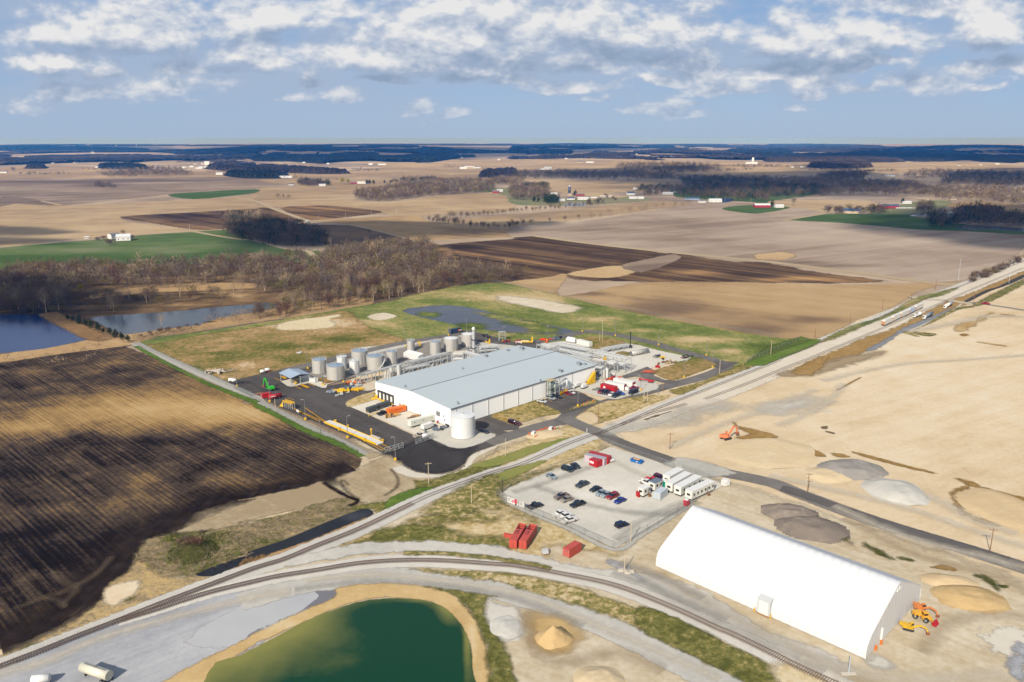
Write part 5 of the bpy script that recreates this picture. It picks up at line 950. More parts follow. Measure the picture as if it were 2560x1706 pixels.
def trailer(p0,p1,label,wd=3.1,hh=3.0,mat=LIGHTW,group=None,nw=4,roof=WHITE):
    a,b,an,Ln=frame_of(p0,p1); n_=Vector((-math.sin(an),math.cos(an),0)); c=(a+b)/2+n_*wd/2; o=empty('office_trailer',(c.x,c.y,Z0),an,label,'office trailer',group)
    MB().box((0,0,.75),(Ln,wd,hh)).build('body',mat,o); MB().box((0,0,hh+.75),(Ln+.1,wd+.1,.12)).build('roof',roof,o); MB().box((0,0,0),(Ln-1,wd-.6,.75)).build('undercarriage',DK,o)
    for i in range(nw):
        x=-Ln/2+Ln*(i+.6)/nw
        w_=MB().box((x,-wd/2-.03,1.9),(.9,.08,.9)).build('window',GLASS,o); MB().box((x,-wd/2-.05,1.82),(1.1,.06,.08)).build('sill',WHITE,w_)
    MB().box((-Ln/2-.03,0,1.9),(.08,1.4,.8)).build('window',GLASS,o); MB().box((Ln*.18,-wd/2-.04,.9),(.95,.08,2.1)).build('door',pm('beige door',(190,186,178),.6),o)
    st_=MB(); [st_.box((Ln*.18,-wd/2-.5-.3*k,0),(1.2,.3,.9-.3*k)) for k in range(3)]; st_.build('steps',WOOD,o)
    return o
OT='office trailers on the gravel lot'; 
trailer('d 1740,500','d 1870,430','northernmost long white office trailer behind the teal box',group=OT,nw=5)
trailer('d 1765,572','d 1940,470','long white office trailer, second from the north',group=OT,nw=5)
trailer('d 1845,605','d 2035,500','long white office trailer, third from the north, with wooden steps',group=OT,nw=4)
trailer('d 1945,645','d 2150,548','southernmost long white office trailer nearest the membrane hall',group=OT,nw=6)
trailer('d 1500,612','d 1565,580','short white trailer with a red front panel',2.6,2.6,group=OT,nw=2);
o=empty('red_locker',loc('d 1450,598'),0.5,'narrow red locker at the front of the short white trailer','locker'); MB().box((0,0,0),(.6,1.6,2)).build('cabinet',REDC,o); MB().box((-.33,0,.1),(.06,1.3,1.8)).build('door',REDC,o)
trailer('d 1605,560','d 1675,525','short white trailer with a grey roof beside the white pickup',3,2.8,group=OT,nw=2,roof=BLUEG)
container('d 1655,636','d 1722,585',2.8,2.6,pm('ice blue metal',(200,210,222),.5),'pale blue grey storage box south of the trailers',OT,roof=pm('ice blue roof',(206,214,226),.5))
for p,mt,w_,h_,lb in (('d 1692,500',TEAL,2.2,2.2,'teal portable toilet block beside the northern trailer'),('d 1895,680',pm('cherry plastic',(214,12,50),.5),1.5,2.3,'red portable toilet at the corner of the membrane hall'),('d 2255,490',WHITE,2.4,2.,'white box at the south east corner of the lot')):
    o=empty('portable_toilet',loc(p),.5,lb,'cabin'); MB().box((0,0,0),(w_,w_,h_)).build('cabin',mt,o); MB().box((0,0,h_),(w_*.95,w_*.95,.25),.6).build('roof',WHITE,o); MB().box((0,-w_/2-.03,.1),(w_*.6,.06,h_*.85)).build('door',mt,o)
a,b,an,Ln=frame_of('d 1395,268','d 1490,295'); o=empty('blue_skip',(a+b)/2,an,'blue open skip holding boards at the north edge of the gravel lot','skip')
b=MB(); b.box((0,0,.1),(Ln,2.3,.12)); [b.box((0,y,.1),(Ln,.1,1.1)) for y in (-1.15,1.15)]; [b.box((x,0,.1),(.1,2.3,1.1)) for x in (-Ln/2,Ln/2)]; b.build('body',pm('skip blue',(20,110,196),.5),o); MB().box((-.3,.2,1.1),(Ln*.6,1.1,.25)).build('boards',pm('orange boards',(214,168,120),.8),o); MB().box((Ln*.12,-1.2,.4),(.6,.05,.5)).build('label_panel',LBL,o)
# trailers on the dock apron
def road_trailer(p0,p1,label,mat,wd=2.6,hh=2.7,z=1.1,under=DK,skirt=None):
    a,b,an,Ln=frame_of(p0,p1); n_=Vector((-math.sin(an),math.cos(an),0)); c=(a+b)/2+n_*wd/2; o=empty('trailer',(c.x,c.y,Z0),an,label,'trailer')
    MB().box((0,0,z),(Ln,wd,hh)).build('body',mat,o); MB().box((0,0,z-.25),(Ln-.3,1.2,.25)).build('chassis',under,o)
    for x in (Ln*.3,Ln*.4,-Ln*.38):
        for y in (-wd*.42,wd*.42): wheel(o,x,y,.5,.4)
    return o
t_=road_trailer('a 1940,1220','a 2165,1155','long white cool trailer parked on the pale dock apron',pm('cream trailer',(232,236,228),.5,dirt=.05),z=.7); [MB().box((x,-1.34,2),(.5,.05,.5)).build('vent',GREY,t_) for x in (-5,0,5)]
road_trailer('a 2060,1245','a 2150,1215','short white box trailer beside the long cool trailer',WHITE,2.4,2,z=.6)
t_=road_trailer('a 1740,1100','a 1898,1062','orange container with faint lettering on the dock apron',ORANGE,2.6,2.7,z=.2); MB().box((.6,-1.33,1.5),(4,.04,.5)).build('faded_stripe',pm('dark orange',(200,90,20),.6),t_)
for p0,p1,lb in (('a 1552,1085','a 1640,1055','black roll off bin, western of two on the yellow bordered bay'),('a 1648,1050','a 1750,1015','black roll off bin, eastern of two on the yellow bordered bay')):
    o=road_trailer(p0,p1,lb,pm('charcoal sheet',(70,76,80),.6,dirt=.1),2.2,1.7,z=.9,under=YEL); 
o=empty('yellow_rail',loc('a 1660,1075'),ang('a 1560,1085','a 1775,1010'),'yellow guard rail along the black bins','guard rail'); Ln=(loc('a 1775,1010')-loc('a 1560,1085')).length
b=MB(); [b.bar((-Ln/2,0,z),(Ln/2,0,z),.14) for z in (.5,1)]; b.build('rail',YEL,o); [MB().cyl((-Ln/2+Ln*i/8,0,0),(-Ln/2+Ln*i/8,0,1.2),.12,6).build('post',YEL,o) for i in range(9)]
o=empty('yellow_ramp',loc('a 1610,950'),.4,'yellow dock ramp at the north corner of the warehouse','ramp'); MB().prof([(-2,0),(2,0),(2,1.4)],-1,1,'y').build('ramp',YEL,o); MB().box((1.5,0,1.2),(1.5,2.2,.9),.7).build('landing',YEL,o)
rr=random.Random(3)
def scrap(p,label,mats,n,sp,group=None,cat='pile of parts',name='material_pile',hmax=1.2):
    o=empty(name,loc(p),rr.uniform(0,1),label,cat,group)
    for j in range(3):
        b=MB()
        for i in range(n//3+1):
            x,y=rr.gauss(0,sp),rr.gauss(0,sp*.6); l_=rr.uniform(.8,3); an=rr.choice((0,0,1.57))+rr.uniform(-.1,.1)
            b.box((x,y,rr.uniform(0,.3)),(l_,rr.uniform(.3,.9),rr.uniform(.3,hmax)),an)
        b.build('load',mats[j%len(mats)],o)
scrap('a 1750,1110','heap of crumpled brown cardboard and timber by the dock',[pm('brown card',(206,160,90),.8),WOOD],12,1.8); scrap('a 1975,1115','timber off cuts lying on the dock apron',[WOOD,pm('brown card',(206,160,90),.8)],9,2,hmax=.3)
scrap('a 1860,1025','small orange tank and parts against the west gable',[pm('apricot',(240,168,110),.6)],3,.4); scrap('a 2220,1170','red hose reel and valves against the west gable',[RED,GREY],6,1.2); scrap('a 2170,1230','row of blue and black drums along the grass edge',[BLUEG,DK],12,3,hmax=.8)
YP=pm('yellow pipe',(250,200,20),.5)
scrap('a 1215,890','grey steel pieces at the west end of the lay down area',[BLUEG,PIPE],10,1.6); scrap('a 1245,880','small stack of yellow beams in the lay down area',[YP],6,1); scrap('a 1315,880','larger stack of yellow beams in the lay down area',[YP],10,1.5); scrap('a 1375,850','jumble of grey pipe spools in the lay down area',[BLUEG,PIPE],16,2.6); scrap('a 1455,868','yellow handrails stacked at the east end of the lay down area',[YP],9,1.4); scrap('a 1420,805','orange and white pallets behind the pipe spools',[PIPE,ORANGE,WOOD],12,2.4); scrap('a 1320,910','grey pipes laid flat along the asphalt edge',[PIPE],5,2)
scrap('a 175,700','pile of grey concrete rubble in the dry grass',[CONC,pm('grey rubble',(150,142,134),.9)],30,3.2,name='rubble_heap',cat='rubble'); scrap('a 350,805','dark scrap and engine parts beside two white drums',[DK,pm('dark rust',(70,44,38),.9)],14,2.6); scrap('a 550,908','small cardboard heap beside the red boxes',[WOOD],4,.8,hmax=.8)
scrap('a 935,525','white debris in the dry grass',[WHITE],4,1,hmax=.5)
for x,y,lb in ((285,790,'white drum, left of two near the yard corner'),(315,795,'white drum, right of two near the yard corner'),(575,712,'white tank, left of two at the northern yard edge'),(620,697,'white tank with red base, right of two at the northern yard edge'),(2070,1310,'white round tank lying by the open gate')):
    o=empty('small_tank',loc('a %d,%d'%(x,y)),.3,lb,'tank'); MB().cyl((-1.3,0,1.1),(1.3,0,1.1),.9,12).build('shell',WHITE,o,True); MB().box((0,0,0),(2.4,1.4,.4)).build('cradle',RED if y==697 else DK,o)
container('a 575,945','a 655,930',2.4,2,REDC,'short red box standing behind the tank trailer',None); 
o=empty('red_tank_trailer',loc('a 690,948'),ang('a 640,955','a 740,935'),'red cylindrical tank trailer with white lettering','trailer'); MB().cyl((-3.4,0,1.5),(3.4,0,1.5),1.1,14).build('tank',REDC,o,True); MB().box((0,0,.4),(6.5,1,.3)).build('chassis',DK,o); [wheel(o,x,y,.45,.3) for x in (-2,2) for y in (-.9,.9)]; MB().box((-1.2,-1.12,1.5),(3.2,.08,.35)).build('pale_stripe',LBL,o)
# east side clutter
for p,ms,n,sp,lb in (('u 330,165',[pm('vivid orange',(250,90,20),.5)],10,2.6,'vivid orange machinery parked on the ring road'),('u 510,130',[BLUEG,BLACK],8,2.4,'blue and black machinery parked at the ring road bend'),('b 970,425',[RED,DK],7,1.6,'red round equipment beside the grey frame on the ring road'),('b 1085,432',[RED,WHITE],6,1.4,'crimson and white equipment on the ring road'),('u 1620,860',[RED,pm('vivid orange',(250,90,20),.5)],8,2,'red fire pump equipment beside the cable drum'),('u 1560,810',[WHITE,BLUEG],4,1.2,'white topped equipment next to the red fire pump'),
   ('c 900,655',[RED],4,.9,'red box standing on the concrete by the grass island'),('c 835,705',[pm('rust orange',(206,96,70),.7),WOOD],10,2,'rust coloured fittings at the tip of the grass island'),('c 980,620',[WOOD,pm('tan crates',(214,190,140),.8)],10,3,'tan crates along the gravel edge'),('c 945,580',[YEL,BLACK],5,1.3,'yellow and black cable reel on the gravel'),('c 885,562',[GREY,DK],4,1.6,'grey steel beams stacked on the gravel'),('c 1180,572',[DK,WOOD],8,3.2,'dark pipes lying at the gravel yard corner'),('b 450,815',[ ],0,0,''),
   ('u 1260,1070',[GREY,WOOD],6,1,'small tools and bins left of the red container')):
    if n: scrap(p,lb,ms,n,sp)
o=empty('red_boom_lift',loc('c 800,795'),ang('c 765,790','c 848,800'),'folded red boom lift on the bare ground east of the containers','boom lift'); MB().bar((-4,0,1.4),(4,0,1.2),.6).build('boom',RED,o); MB().box((2,0,.3),(2.6,1.8,1)).build('chassis',RED,o); [wheel(o,x,y,.45,.35) for x in (1.2,2.9) for y in (-.9,.9)]; MB().box((-4,0,.6),(1.1,1.4,1)).build('basket',REDC,o)
a,b,an,Ln=frame_of('c 650,555','c 805,525'); o=empty('horizontal_tank',(a+b)/2,an,'long ribbed white horizontal tank lying on the gravel yard','tank'); MB().cyl((-Ln/2,0,1.5),(Ln/2,0,1.5),1.35,16).build('shell',TANK,o,True); b=MB(); [b.cyl((x,0,1.5),(x+.2,0,1.5),1.5,16) for x in np.linspace(-Ln/2,Ln/2-.2,8)]; b.build('rib',GREY,o); [MB().box((x,0,0),(.6,2.2,.8)).build('saddle',CONC,o) for x in (-Ln*.3,Ln*.3)]
o=empty('frame_tower',loc('b 938,415'),.1,'grey open scaffold frame on the ring road by the pond','scaffold'); b=MB()
for x in (-2,2):
    for y in (-1.2,1.2): b.bar((x,y,0),(x,y,6),.18)
for z in (2,4,6):
    b.bar((-2,-1.2,z),(2,-1.2,z),.14); b.bar((-2,1.2,z),(2,1.2,z),.14)
b.build('frame',STEEL,o); MB().box((0,0,6),(4.4,2.8,.15)).build('deck',STEEL,o)
o=empty('yellow_gantry',loc('b 1165,433'),-.05,'yellow trailer with an upright yellow mast on the ring road','trailer'); MB().box((0,0,.5),(8,2.2,.5)).build('deck',YEL,o); MB().box((-1,0,1),(5,1.6,.5)).build('load',pm('cream load',(232,214,170),.7),o); MB().box((3.6,0,1),(.9,1.2,3)).build('mast',YEL,o); [wheel(o,x,y,.4,.3) for x in (-3,3) for y in (-.9,.9)]
o=empty('white_shed',loc('w 760,640'),ang('w 620,600','w 900,670'),'low white shed with sloping roof between tanks and pipe rack','shed'); MB().box((0,0,0),(13,4,2.8)).build('wall',WHITE,o); MB().prof([(-2.2,2.8),(2.2,2.8),(2.2,3.9)],-6.6,6.6).build('roof',WHITE,o)
o=empty('white_tank_car_box',loc('u 800,190'),ang('u 720,170','u 880,200'),'white machine with rounded top at the north of the east yard','machine'); MB().box((0,0,.3),(7,2.8,2)).cyl((-3,0,2.3),(3,0,2.3),.9,10).build('body',WHITE,o); MB().box((0,0,0),(7,2.5,.3)).build('skid',DK,o)
container('u 895,225','u 1125,285',2.8,2.8,LIGHTW,'pale grey container trailer north of the east pipe racks',None,roof=WHITE)
o=empty('cable_drum',loc('u 1510,850'),.7,'large grey cable drum at the corner of the east yard','cable drum'); MB().cyl((-.6,0,1.3),(-.45,0,1.3),1.3,16).cyl((.45,0,1.3),(.6,0,1.3),1.3,16).build('flange',GREY,o); MB().cyl((-.45,0,1.3),(.45,0,1.3),.8,12).build('coil',DK,o)
o=empty('flare_mast',loc('c 645,478'),.2,'tall black flare mast standing in the gravel yard','mast'); hf=height_at(loc('c 645,478'),q('c 645,340')[0][1])-Z0; MB().cyl((0,0,0),(0,0,hf),.28,8).build('pipe',BLACK,o); MB().box((0,0,0),(1.8,1.8,1.6)).build('base',DK,o); MB().cyl((0,0,hf),(0,0,hf+.6),.5,8).build('tip',BLACK,o)
# loading canopy
A0=loc('a 745,785'); B0=loc('a 842,832'); C0=loc('a 990,790'); hc=height_at(A0,q('a 740,707')[0][1])-Z0; e1=B0-A0; e2=C0-B0; Lx=e1.length;Ly=e2.length
o=empty('loading_canopy',(A0.x,A0.y,Z0),math.atan2(e1.y,e1.x),'open sided loading canopy with pale blue gabled roof','canopy'); sgn=1
MB().prof([(-.6,hc),(Ly/2,hc+1.3),(Ly+.6,hc),(Ly+.6,hc-.25),(Ly/2,hc+1.05),(-.6,hc-.25)],-.6,Lx+.6).build('roof',pm('blue grey canopy roof',(172,192,216),.5,ribs=(0,.8,.04)),o)
b=MB(); [b.bar((x,y,0),(x,y,hc),.3) for x in (0,Lx) for y in (0,Ly/2,Ly)]; b.build('post',STEEL,o); MB().box((Lx*.5,Ly*.5,.4),(2,Ly*.5,1.6)).build('loading_skid',pm('loading gear',(190,176,150),.6,dirt=.3),o)
b=MB(); [b.box((Lx*.8,Ly*f,0),(.9,.9,1.3)) for f in (.35,)]; b.build('bollard',YEL,o)
o=empty('kiosk',loc('a 1035,792'),.2,'small white equipment cabinet beside the canopy','cabinet'); MB().box((0,0,0),(3.2,2.6,2.2)).build('cabinet',WHITE,o); MB().cyl((2.4,0,0),(2.4,0,2),.8,12).build('drum',PIPE,o); MB().box((0,0,2.2),(1.2,1,.4)).build('hood',GREY,o)
o=empty('loading_mast',loc('a 1133,818'),0,'dark green loading mast with yellow feet beside the canopy','mast'); hm=height_at(loc('a 1133,818'),q('a 1133,738')[0][1])-Z0; MB().box((0,0,0),(.6,.6,hm)).build('mast',pm('olive steel',(92,104,84),.6),o); MB().bar((0,0,hm),(2.2,0,hm),.4).build('arm',STEEL,o); MB().box((0,0,0),(1.6,1.2,.6)).build('base',YEL,o)
# weighbridge and stair platform
a,b,an,Ln=frame_of('a 1135,1172','a 1625,1380'); o=empty('weighbridge',(a.x,a.y,Z0),an,'long pale weighbridge deck with yellow side rails','weighbridge')
MB().box((Ln/2,1.9,.1),(Ln,3.4,.45)).build('deck',pm('pale deck',(228,228,226),.7,dirt=.08,ribs=(0,3,.03)),o)
for y,n_ in ((0.1,0),(3.7,0)): MB().box((Ln/2,y,.1),(Ln*(.96 if y<1 else .9),.22,.85 if y<1 else .7)).build('side_rail',YEL,o)
for x,y in ((Ln*.09,4.2),(Ln*.33,4.2),(Ln*.33,-.4),(Ln*.8,-.4),(Ln*.97,4.2)): MB().box((x,y,0),(.7,.7,1.5)).build('bollard',YEL,o)
MB().box((Ln*.82,4.9,0),(Ln*.16,1.4,.8)).build('walkway',CONC,o); MB().box((Ln*.74,5.1,0),(.35,.35,3)).box((Ln*.74,5.1,3),(.9,.5,.7)).build('card_reader_post',YEL,o)
a,b,an,Ln=frame_of('a 760,1028','a 848,1052'); o=empty('access_platform',(a.x,a.y,Z0),an,'yellow and grey truck access platform with stair','platform')
MB().box((Ln/2,1,2.4),(Ln,1.6,.25)).build('deck',BLUEG,o); b=MB(); [b.bar((Ln*i/5,y,0),(Ln*i/5,y,2.4),.2) for i in range(6) for y in (.3,1.7)]; b.build('leg',STEEL,o); b=MB()
for y in (.2,1.8):
    [b.bar((0,y,z),(Ln,y,z),.16) for z in (3.0,3.6)]; [b.bar((Ln*i/10,y,2.4),(Ln*i/10,y,3.6),.12) for i in range(11)]
b.build('guard_rail',YEL,o); MB().prof([(-3,0),(0,0),(0,2.6)],.3,1.7,'y').build('stair',YEL,o)
o=empty('site_sign',loc('a 900,1095'),ang('a 890,1090','a 912,1100'),'small blank white sign on two posts at the yard edge','sign'); MB().box((0,0,1.3),(2,.1,1.2)).build('panel',WHITE,o); [MB().bar((x,0,0),(x,0,1.4),.12).build('post',GREY,o) for x in (-.8,.8)]
# banner on the lot fence
a,b,an,Ln=frame_of('d 252,652','d 408,710'); wd=.15
BAN=pm('banner cloth',(236,232,232),.7,dirt=.04); BKL=pm('banner dark letters',(70,72,80),.7); BR=pm('banner red',(206,40,70),.7); BGR=pm('banner grey letters',(170,176,180),.7)
for (f0,f1,txt,mt,lb) in ((.0,.45,'ICI',BKL,'white banner with dark letters at the west end of the lot fence'),(.55,1.,'IPA',BGR,'white banner with pale grey letters, east of the red emblem')):
    o=empty('banner',(a+(b-a)*f0).to_tuple(),an,lb,'banner'); l_=Ln*(f1-f0); MB().box((l_/2,0,.2),(l_,.1,2.2)).build('cloth',BAN,o); label_text(o,txt,(l_*.38,-.08,1.35),(R(90),0,0),1.9,mt)
    if f0==0: MB().box((l_*.8,-.07,.6),(.9,.05,1.3)).build('pink_mark',pm('pink print',(232,150,170),.7),o)
    [MB().bar((x,.1,0),(x,.1,2.5),.1).build('post',GREY,o) for x in (0,l_/2,l_)]
o=empty('banner',(a+(b-a)*.5).to_tuple(),an,'round red emblem sign between the two white banners','sign'); MB().cyl((0,-.05,1.6),(0,.05,1.6),.85,18).build('disc',BR,o); MB().box((0,.05,0),(.3,.2,.9)).build('foot',DK,o)
# ------------------------------------------------------------------ earth movers
def excavator(p,head,c,label,sc=1.,pose='dig',track=DK):
    m=pm('machine paint %d%d%d'%c,c,.5,dirt=.12); o=empty('excavator',loc(p),head,label,'excavator'); o.scale=(sc,sc,sc)
    for y in (-1.15,1.15):
        t=MB(); t.prof([(-2,.45),(-1.7,.05),(1.7,.05),(2,.45),(1.7,.9),(-1.7,.9)],y-.3,y+.3,'y'); t.build('track',track,o)
    b=MB(); b.box((-.3,0,.95),(3.6,2.6,.25)); b.box((-.9,0,1.2),(2.3,2.5,1.0),.95); b.build('body',m,o); MB().box((-2.1,0,1.1),(.8,2.6,1.2),.9).build('counterweight',m,o)
    cb=MB().box((.9,.8,1.2),(1.5,1.0,1.6),.85).build('cab',m,o); MB().box((.95,.8,1.75),(1.56,1.04,.75),.9).build('window',GLASS,cb)
    if pose=='dig': A1=(1.2,-.2,1.6);B1=(3.6,-.2,4.9);C1=(5.4,-.2,4.6);D1=(6.1,-.2,1.7)
    elif pose=='fold': A1=(1.2,-.2,1.6);B1=(2.6,-.2,6.2);C1=(3.3,-.2,6.0);D1=(4.2,-.2,2.2)
    else: A1=(1.2,-.2,1.5);B1=(3.8,-.2,2.9);C1=(5.8,-.2,2.4);D1=(6.8,-.2,.7)
    MB().bar(A1,B1,.5,.6).bar(B1,C1,.45,.55).build('boom',m,o); MB().bar(C1,D1,.4,.45).build('stick',m,o); MB().bar((1.6,-.2,1.5),((A1[0]+B1[0])/2+.4,-.2,(A1[2]+B1[2])/2),.16).build('cylinder',SILVER,o)
    x,_,z=D1; MB().prof([(x-.4,z+.2),(x+.5,z+.1),(x+.6,z-.6),(x,z-.95),(x-.7,z-.6)],-.8,.4,'y').build('bucket',pm('worn bucket',(150,84,56),.7),o); return o
excavator('c 1525,1318',ang('c 1500,1315','c 1605,1290'),(236,138,92),'orange excavator with arched boom beside the round sand stockpile',1.05)
excavator('a 645,868',ang('a 690,860','a 610,850'),(50,190,44),'bright green excavator with raised arm on the black asphalt',1.0,'fold')
excavator('p 1290,1085',ang('p 1290,1075','p 1440,1110'),(232,188,50),'yellow excavator with dark blue engine bay beside the hall gable',.7,'low')
excavator('p 1395,905',ang('p 1370,890','p 1550,960'),(226,140,76),'orange crane excavator with long low boom behind the yellow loader',.7,'low',track=WOOD)
o=empty('wheel_loader',loc('p 1420,995'),ang('p 1345,975','p 1500,1040'),'yellow wheel loader with bright red bucket beside the hall','loader'); o.scale=(.76,.76,.76); YL=pm('loader yellow',(240,180,60),.5,dirt=.12)
MB().box((-1.9,0,1.1),(3.2,2.0,1.5),.93).build('body',YL,o); MB().box((1.2,0,.9),(3.2,1.4,1),.95).build('front_frame',YL,o); cb=MB().box((.6,0,1.9),(1.6,1.7,1.6),.88).build('cab',YL,o); MB().box((.6,0,2.4),(1.65,1.75,.75),.92).build('window',GLASS,cb)
[wheel(o,x,y,.95,.7) for x in (-2.1,1.6) for y in (-1.25,1.25)]; b=MB(); [b.bar((1.6,y,1.9),(4.0,y,.7),.3) for y in (-.6,.6)]; b.build('arm',YL,o); MB().prof([(3.8,.1),(5.2,.1),(4.2,1.7),(3.7,1.2)],-1.5,1.5,'y').build('bucket',REDC,o)
# ------------------------------------------------------------------ tank wagon on the grey apron
o=empty('tanker_trailer',loc('m 890,1530'),ang('m 760,1450','m 1000,1530'),'cream coloured tanker trailer parked on the grey stone apron','tanker trailer'); CR=pm('cream tank',(222,220,204),.4,dirt=.06)
Ln=(loc('m 1010,1545')-loc('m 755,1470')).length; MB().cyl((-Ln/2,0,1.9),(Ln/2,0,1.9),1.25,24,cap=True).build('tank',CR,o,True); MB().box((0,0,.7),(Ln*.95,.9,.3)).build('chassis',DK,o); [wheel(o,x,y,.5,.5) for x in (Ln*.32,Ln*.42) for y in (-1,1)]; MB().cyl((0,0,3.1),(0,0,3.35),.35,10).build('hatch',GREY,o); MB().box((-Ln*.35,0,0),(.3,1.4,.9)).build('landing_gear',DK,o); MB().box((0,0,3.1),(Ln*.8,.4,.06)).build('walkway',GREY,o)
o=empty('tanker_trailer',loc('m 385,1590'),.2,'white vehicle top just showing at the bottom edge of the photo','tanker trailer'); MB().cyl((-2,0,1.6),(2,0,1.6),1.,16).build('tank',WHITE,o,True); MB().box((0,0,.4),(4,1,.3)).build('chassis',DK,o)
# rail cars and trucks
RW='white hopper cars on the far siding'
pts=[('o 1075,650','o 1150,615'),('o 1155,612','o 1225,578'),('o 1230,577','o 1295,548'),('o 1300,545','o 1360,515'),('o 1365,513','o 1430,482')]
for i,(p0,p1) in enumerate(pts):
    a,b,an,Ln=frame_of(p0,p1); n_=Vector((-math.sin(an),math.cos(an),0)); c=(a+b)/2+n_*1.5
    o=empty('rail_hopper_car',(c.x,c.y,Z0),an,('nearest rusty ended','second','third','fourth, slightly blue sided,','farthest')[i]+' white hopper car in the row of five on the siding','rail car',RW)
    MB().box((0,0,1.1),(Ln*.95,2.9,3.0),top=.97,topy=.8).build('body',pm('blue white hopper',(206,216,232),.5) if i==3 else pm('white hopper',(236,232,224),.5,dirt=.12),o); MB().box((0,0,4.1),(Ln*.7,.7,.25)).build('hatch',WHITE,o); MB().box((0,0,.7),(Ln*.98,1.6,.4)).build('underframe',RUST,o)
    [MB().box((x,0,0),(2.2,2.0,.8)).build('bogie',DK,o) for x in (-Ln*.36,Ln*.36)]; MB().box((-Ln*.48,0,.9),(.3,2.6,2.4)).build('end_frame',pm('tan rust',(190,140,96),.8),o)
def truck(p0,p1,label,body,cabc=(240,240,240),tankt=True):
    a,b,an,Ln=frame_of(p0,p1); o=empty('lorry',(a+b)/2,an,label,'truck'); m=paint(cabc)
    cb=MB().prof([(Ln/2,.6),(Ln/2,1.7),(Ln/2-.5,2.8),(Ln/2-2,2.9),(Ln/2-2,.6)],-1.1,1.1,'y').build('cab',m,o); MB().box((Ln/2-.35,0,1.7),(.75,2.0,.8),.8).build('windscreen',GLASS,cb)
    if tankt: MB().cyl((-Ln/2,0,2.1),(Ln/2-2.3,0,2.1),1.15,14).build('tank',body,o,True)
    else: MB().box((-1.2,0,1),(Ln-4.5,2.2,.4)).box((-Ln/2+.8,0,1.4),(1,2,1.4)).build('bed',body,o)
    MB().box((0,0,.7),(Ln*.95,1,.3)).build('chassis',DK,o); [wheel(o,x,y,.5,.4) for x in (-Ln*.38,-Ln*.25,Ln*.36) for y in (-1,1)]
truck('o 1505,550','o 1430,588','silver tanker lorry on the wet track below the rail cars',SILVER); truck('o 1685,455','o 1622,490','white tanker lorry farther up the wet track',WHITE); truck('o 1400,548','o 1340,572','white flatbed truck beside the row of hopper cars',WHITE,tankt=False)

# ------------------------------------------------------------------ railway tracks
def track(s,label,ties=True,smooth=6,z=None):
    z=z or Z0+.14; p=path_pts(s,smooth,1.2); t,nn=tang(p); N=len(p)
    o=empty('railway_track',(p[0][0],p[0][1],z),0,label,'railway track'); o0=np.array([p[0][0],p[0][1]])
    for sg in (-1,1):
        V=[];Fc=[]
        for i in range(N):
            for off,h in ((-.05,0.12),(-.05,.3),(.05,.3),(.05,.12)):
                c=p[i]+nn[i]*(sg*.78+off)-o0; V.append((c[0],c[1],h))
        for i in range(N-1):
            for k in range(3): Fc.append((i*4+k,i*4+k+1,i*4+k+5,i*4+k+4))
        mesh('rail',V,Fc,RUST,o)
    d=np.r_[0,np.cumsum(np.hypot(*np.diff(p,axis=0).T))]; tt=np.arange(0,d[-1],.66); X_=np.interp(tt,d,p[:,0]);Y_=np.interp(tt,d,p[:,1]); TX_=np.interp(tt,d,t[:,0]);TY_=np.interp(tt,d,t[:,1])
    keep=np.hypot(X_,Y_)<270; X_,Y_,TX_,TY_=X_[keep],Y_[keep],TX_[keep],TY_[keep]; b=MB()
    for x,y,a,c in zip(X_,Y_,TX_,TY_): b.box((x-o0[0],y-o0[1],0),(.2,2.7+random.uniform(-.15,.25),.14),math.atan2(c,a))
    if b.v: tg=b.build('sleepers',TIE,o); tg['kind']='stuff'
    return o
track(MAIN,'main railway line running straight from lower left to upper right')
track(CURVE,'railway spur curving past the pond towards the membrane hall')
track('c 1325,957 1700,820 2100,655 2353,558 o 0,1112 440,922 1000,692 1300,560 1600,432 1900,300 2353,112','siding laid parallel to the main line, holding the hopper cars')
track('c 560,1193 700,1140 850,1085 1000,1045 1190,990','short siding branching off east of the level crossing')
o=empty('loose_rail',loc('c 900,1103'),ang('c 780,1140','c 1030,1065'),'single rusty rail lying on the gravel beside the short siding','rail'); MB().box((0,0,0),((loc('c 1030,1065')-loc('c 780,1140')).length,.25,.25)).build('rail',RUST,o)
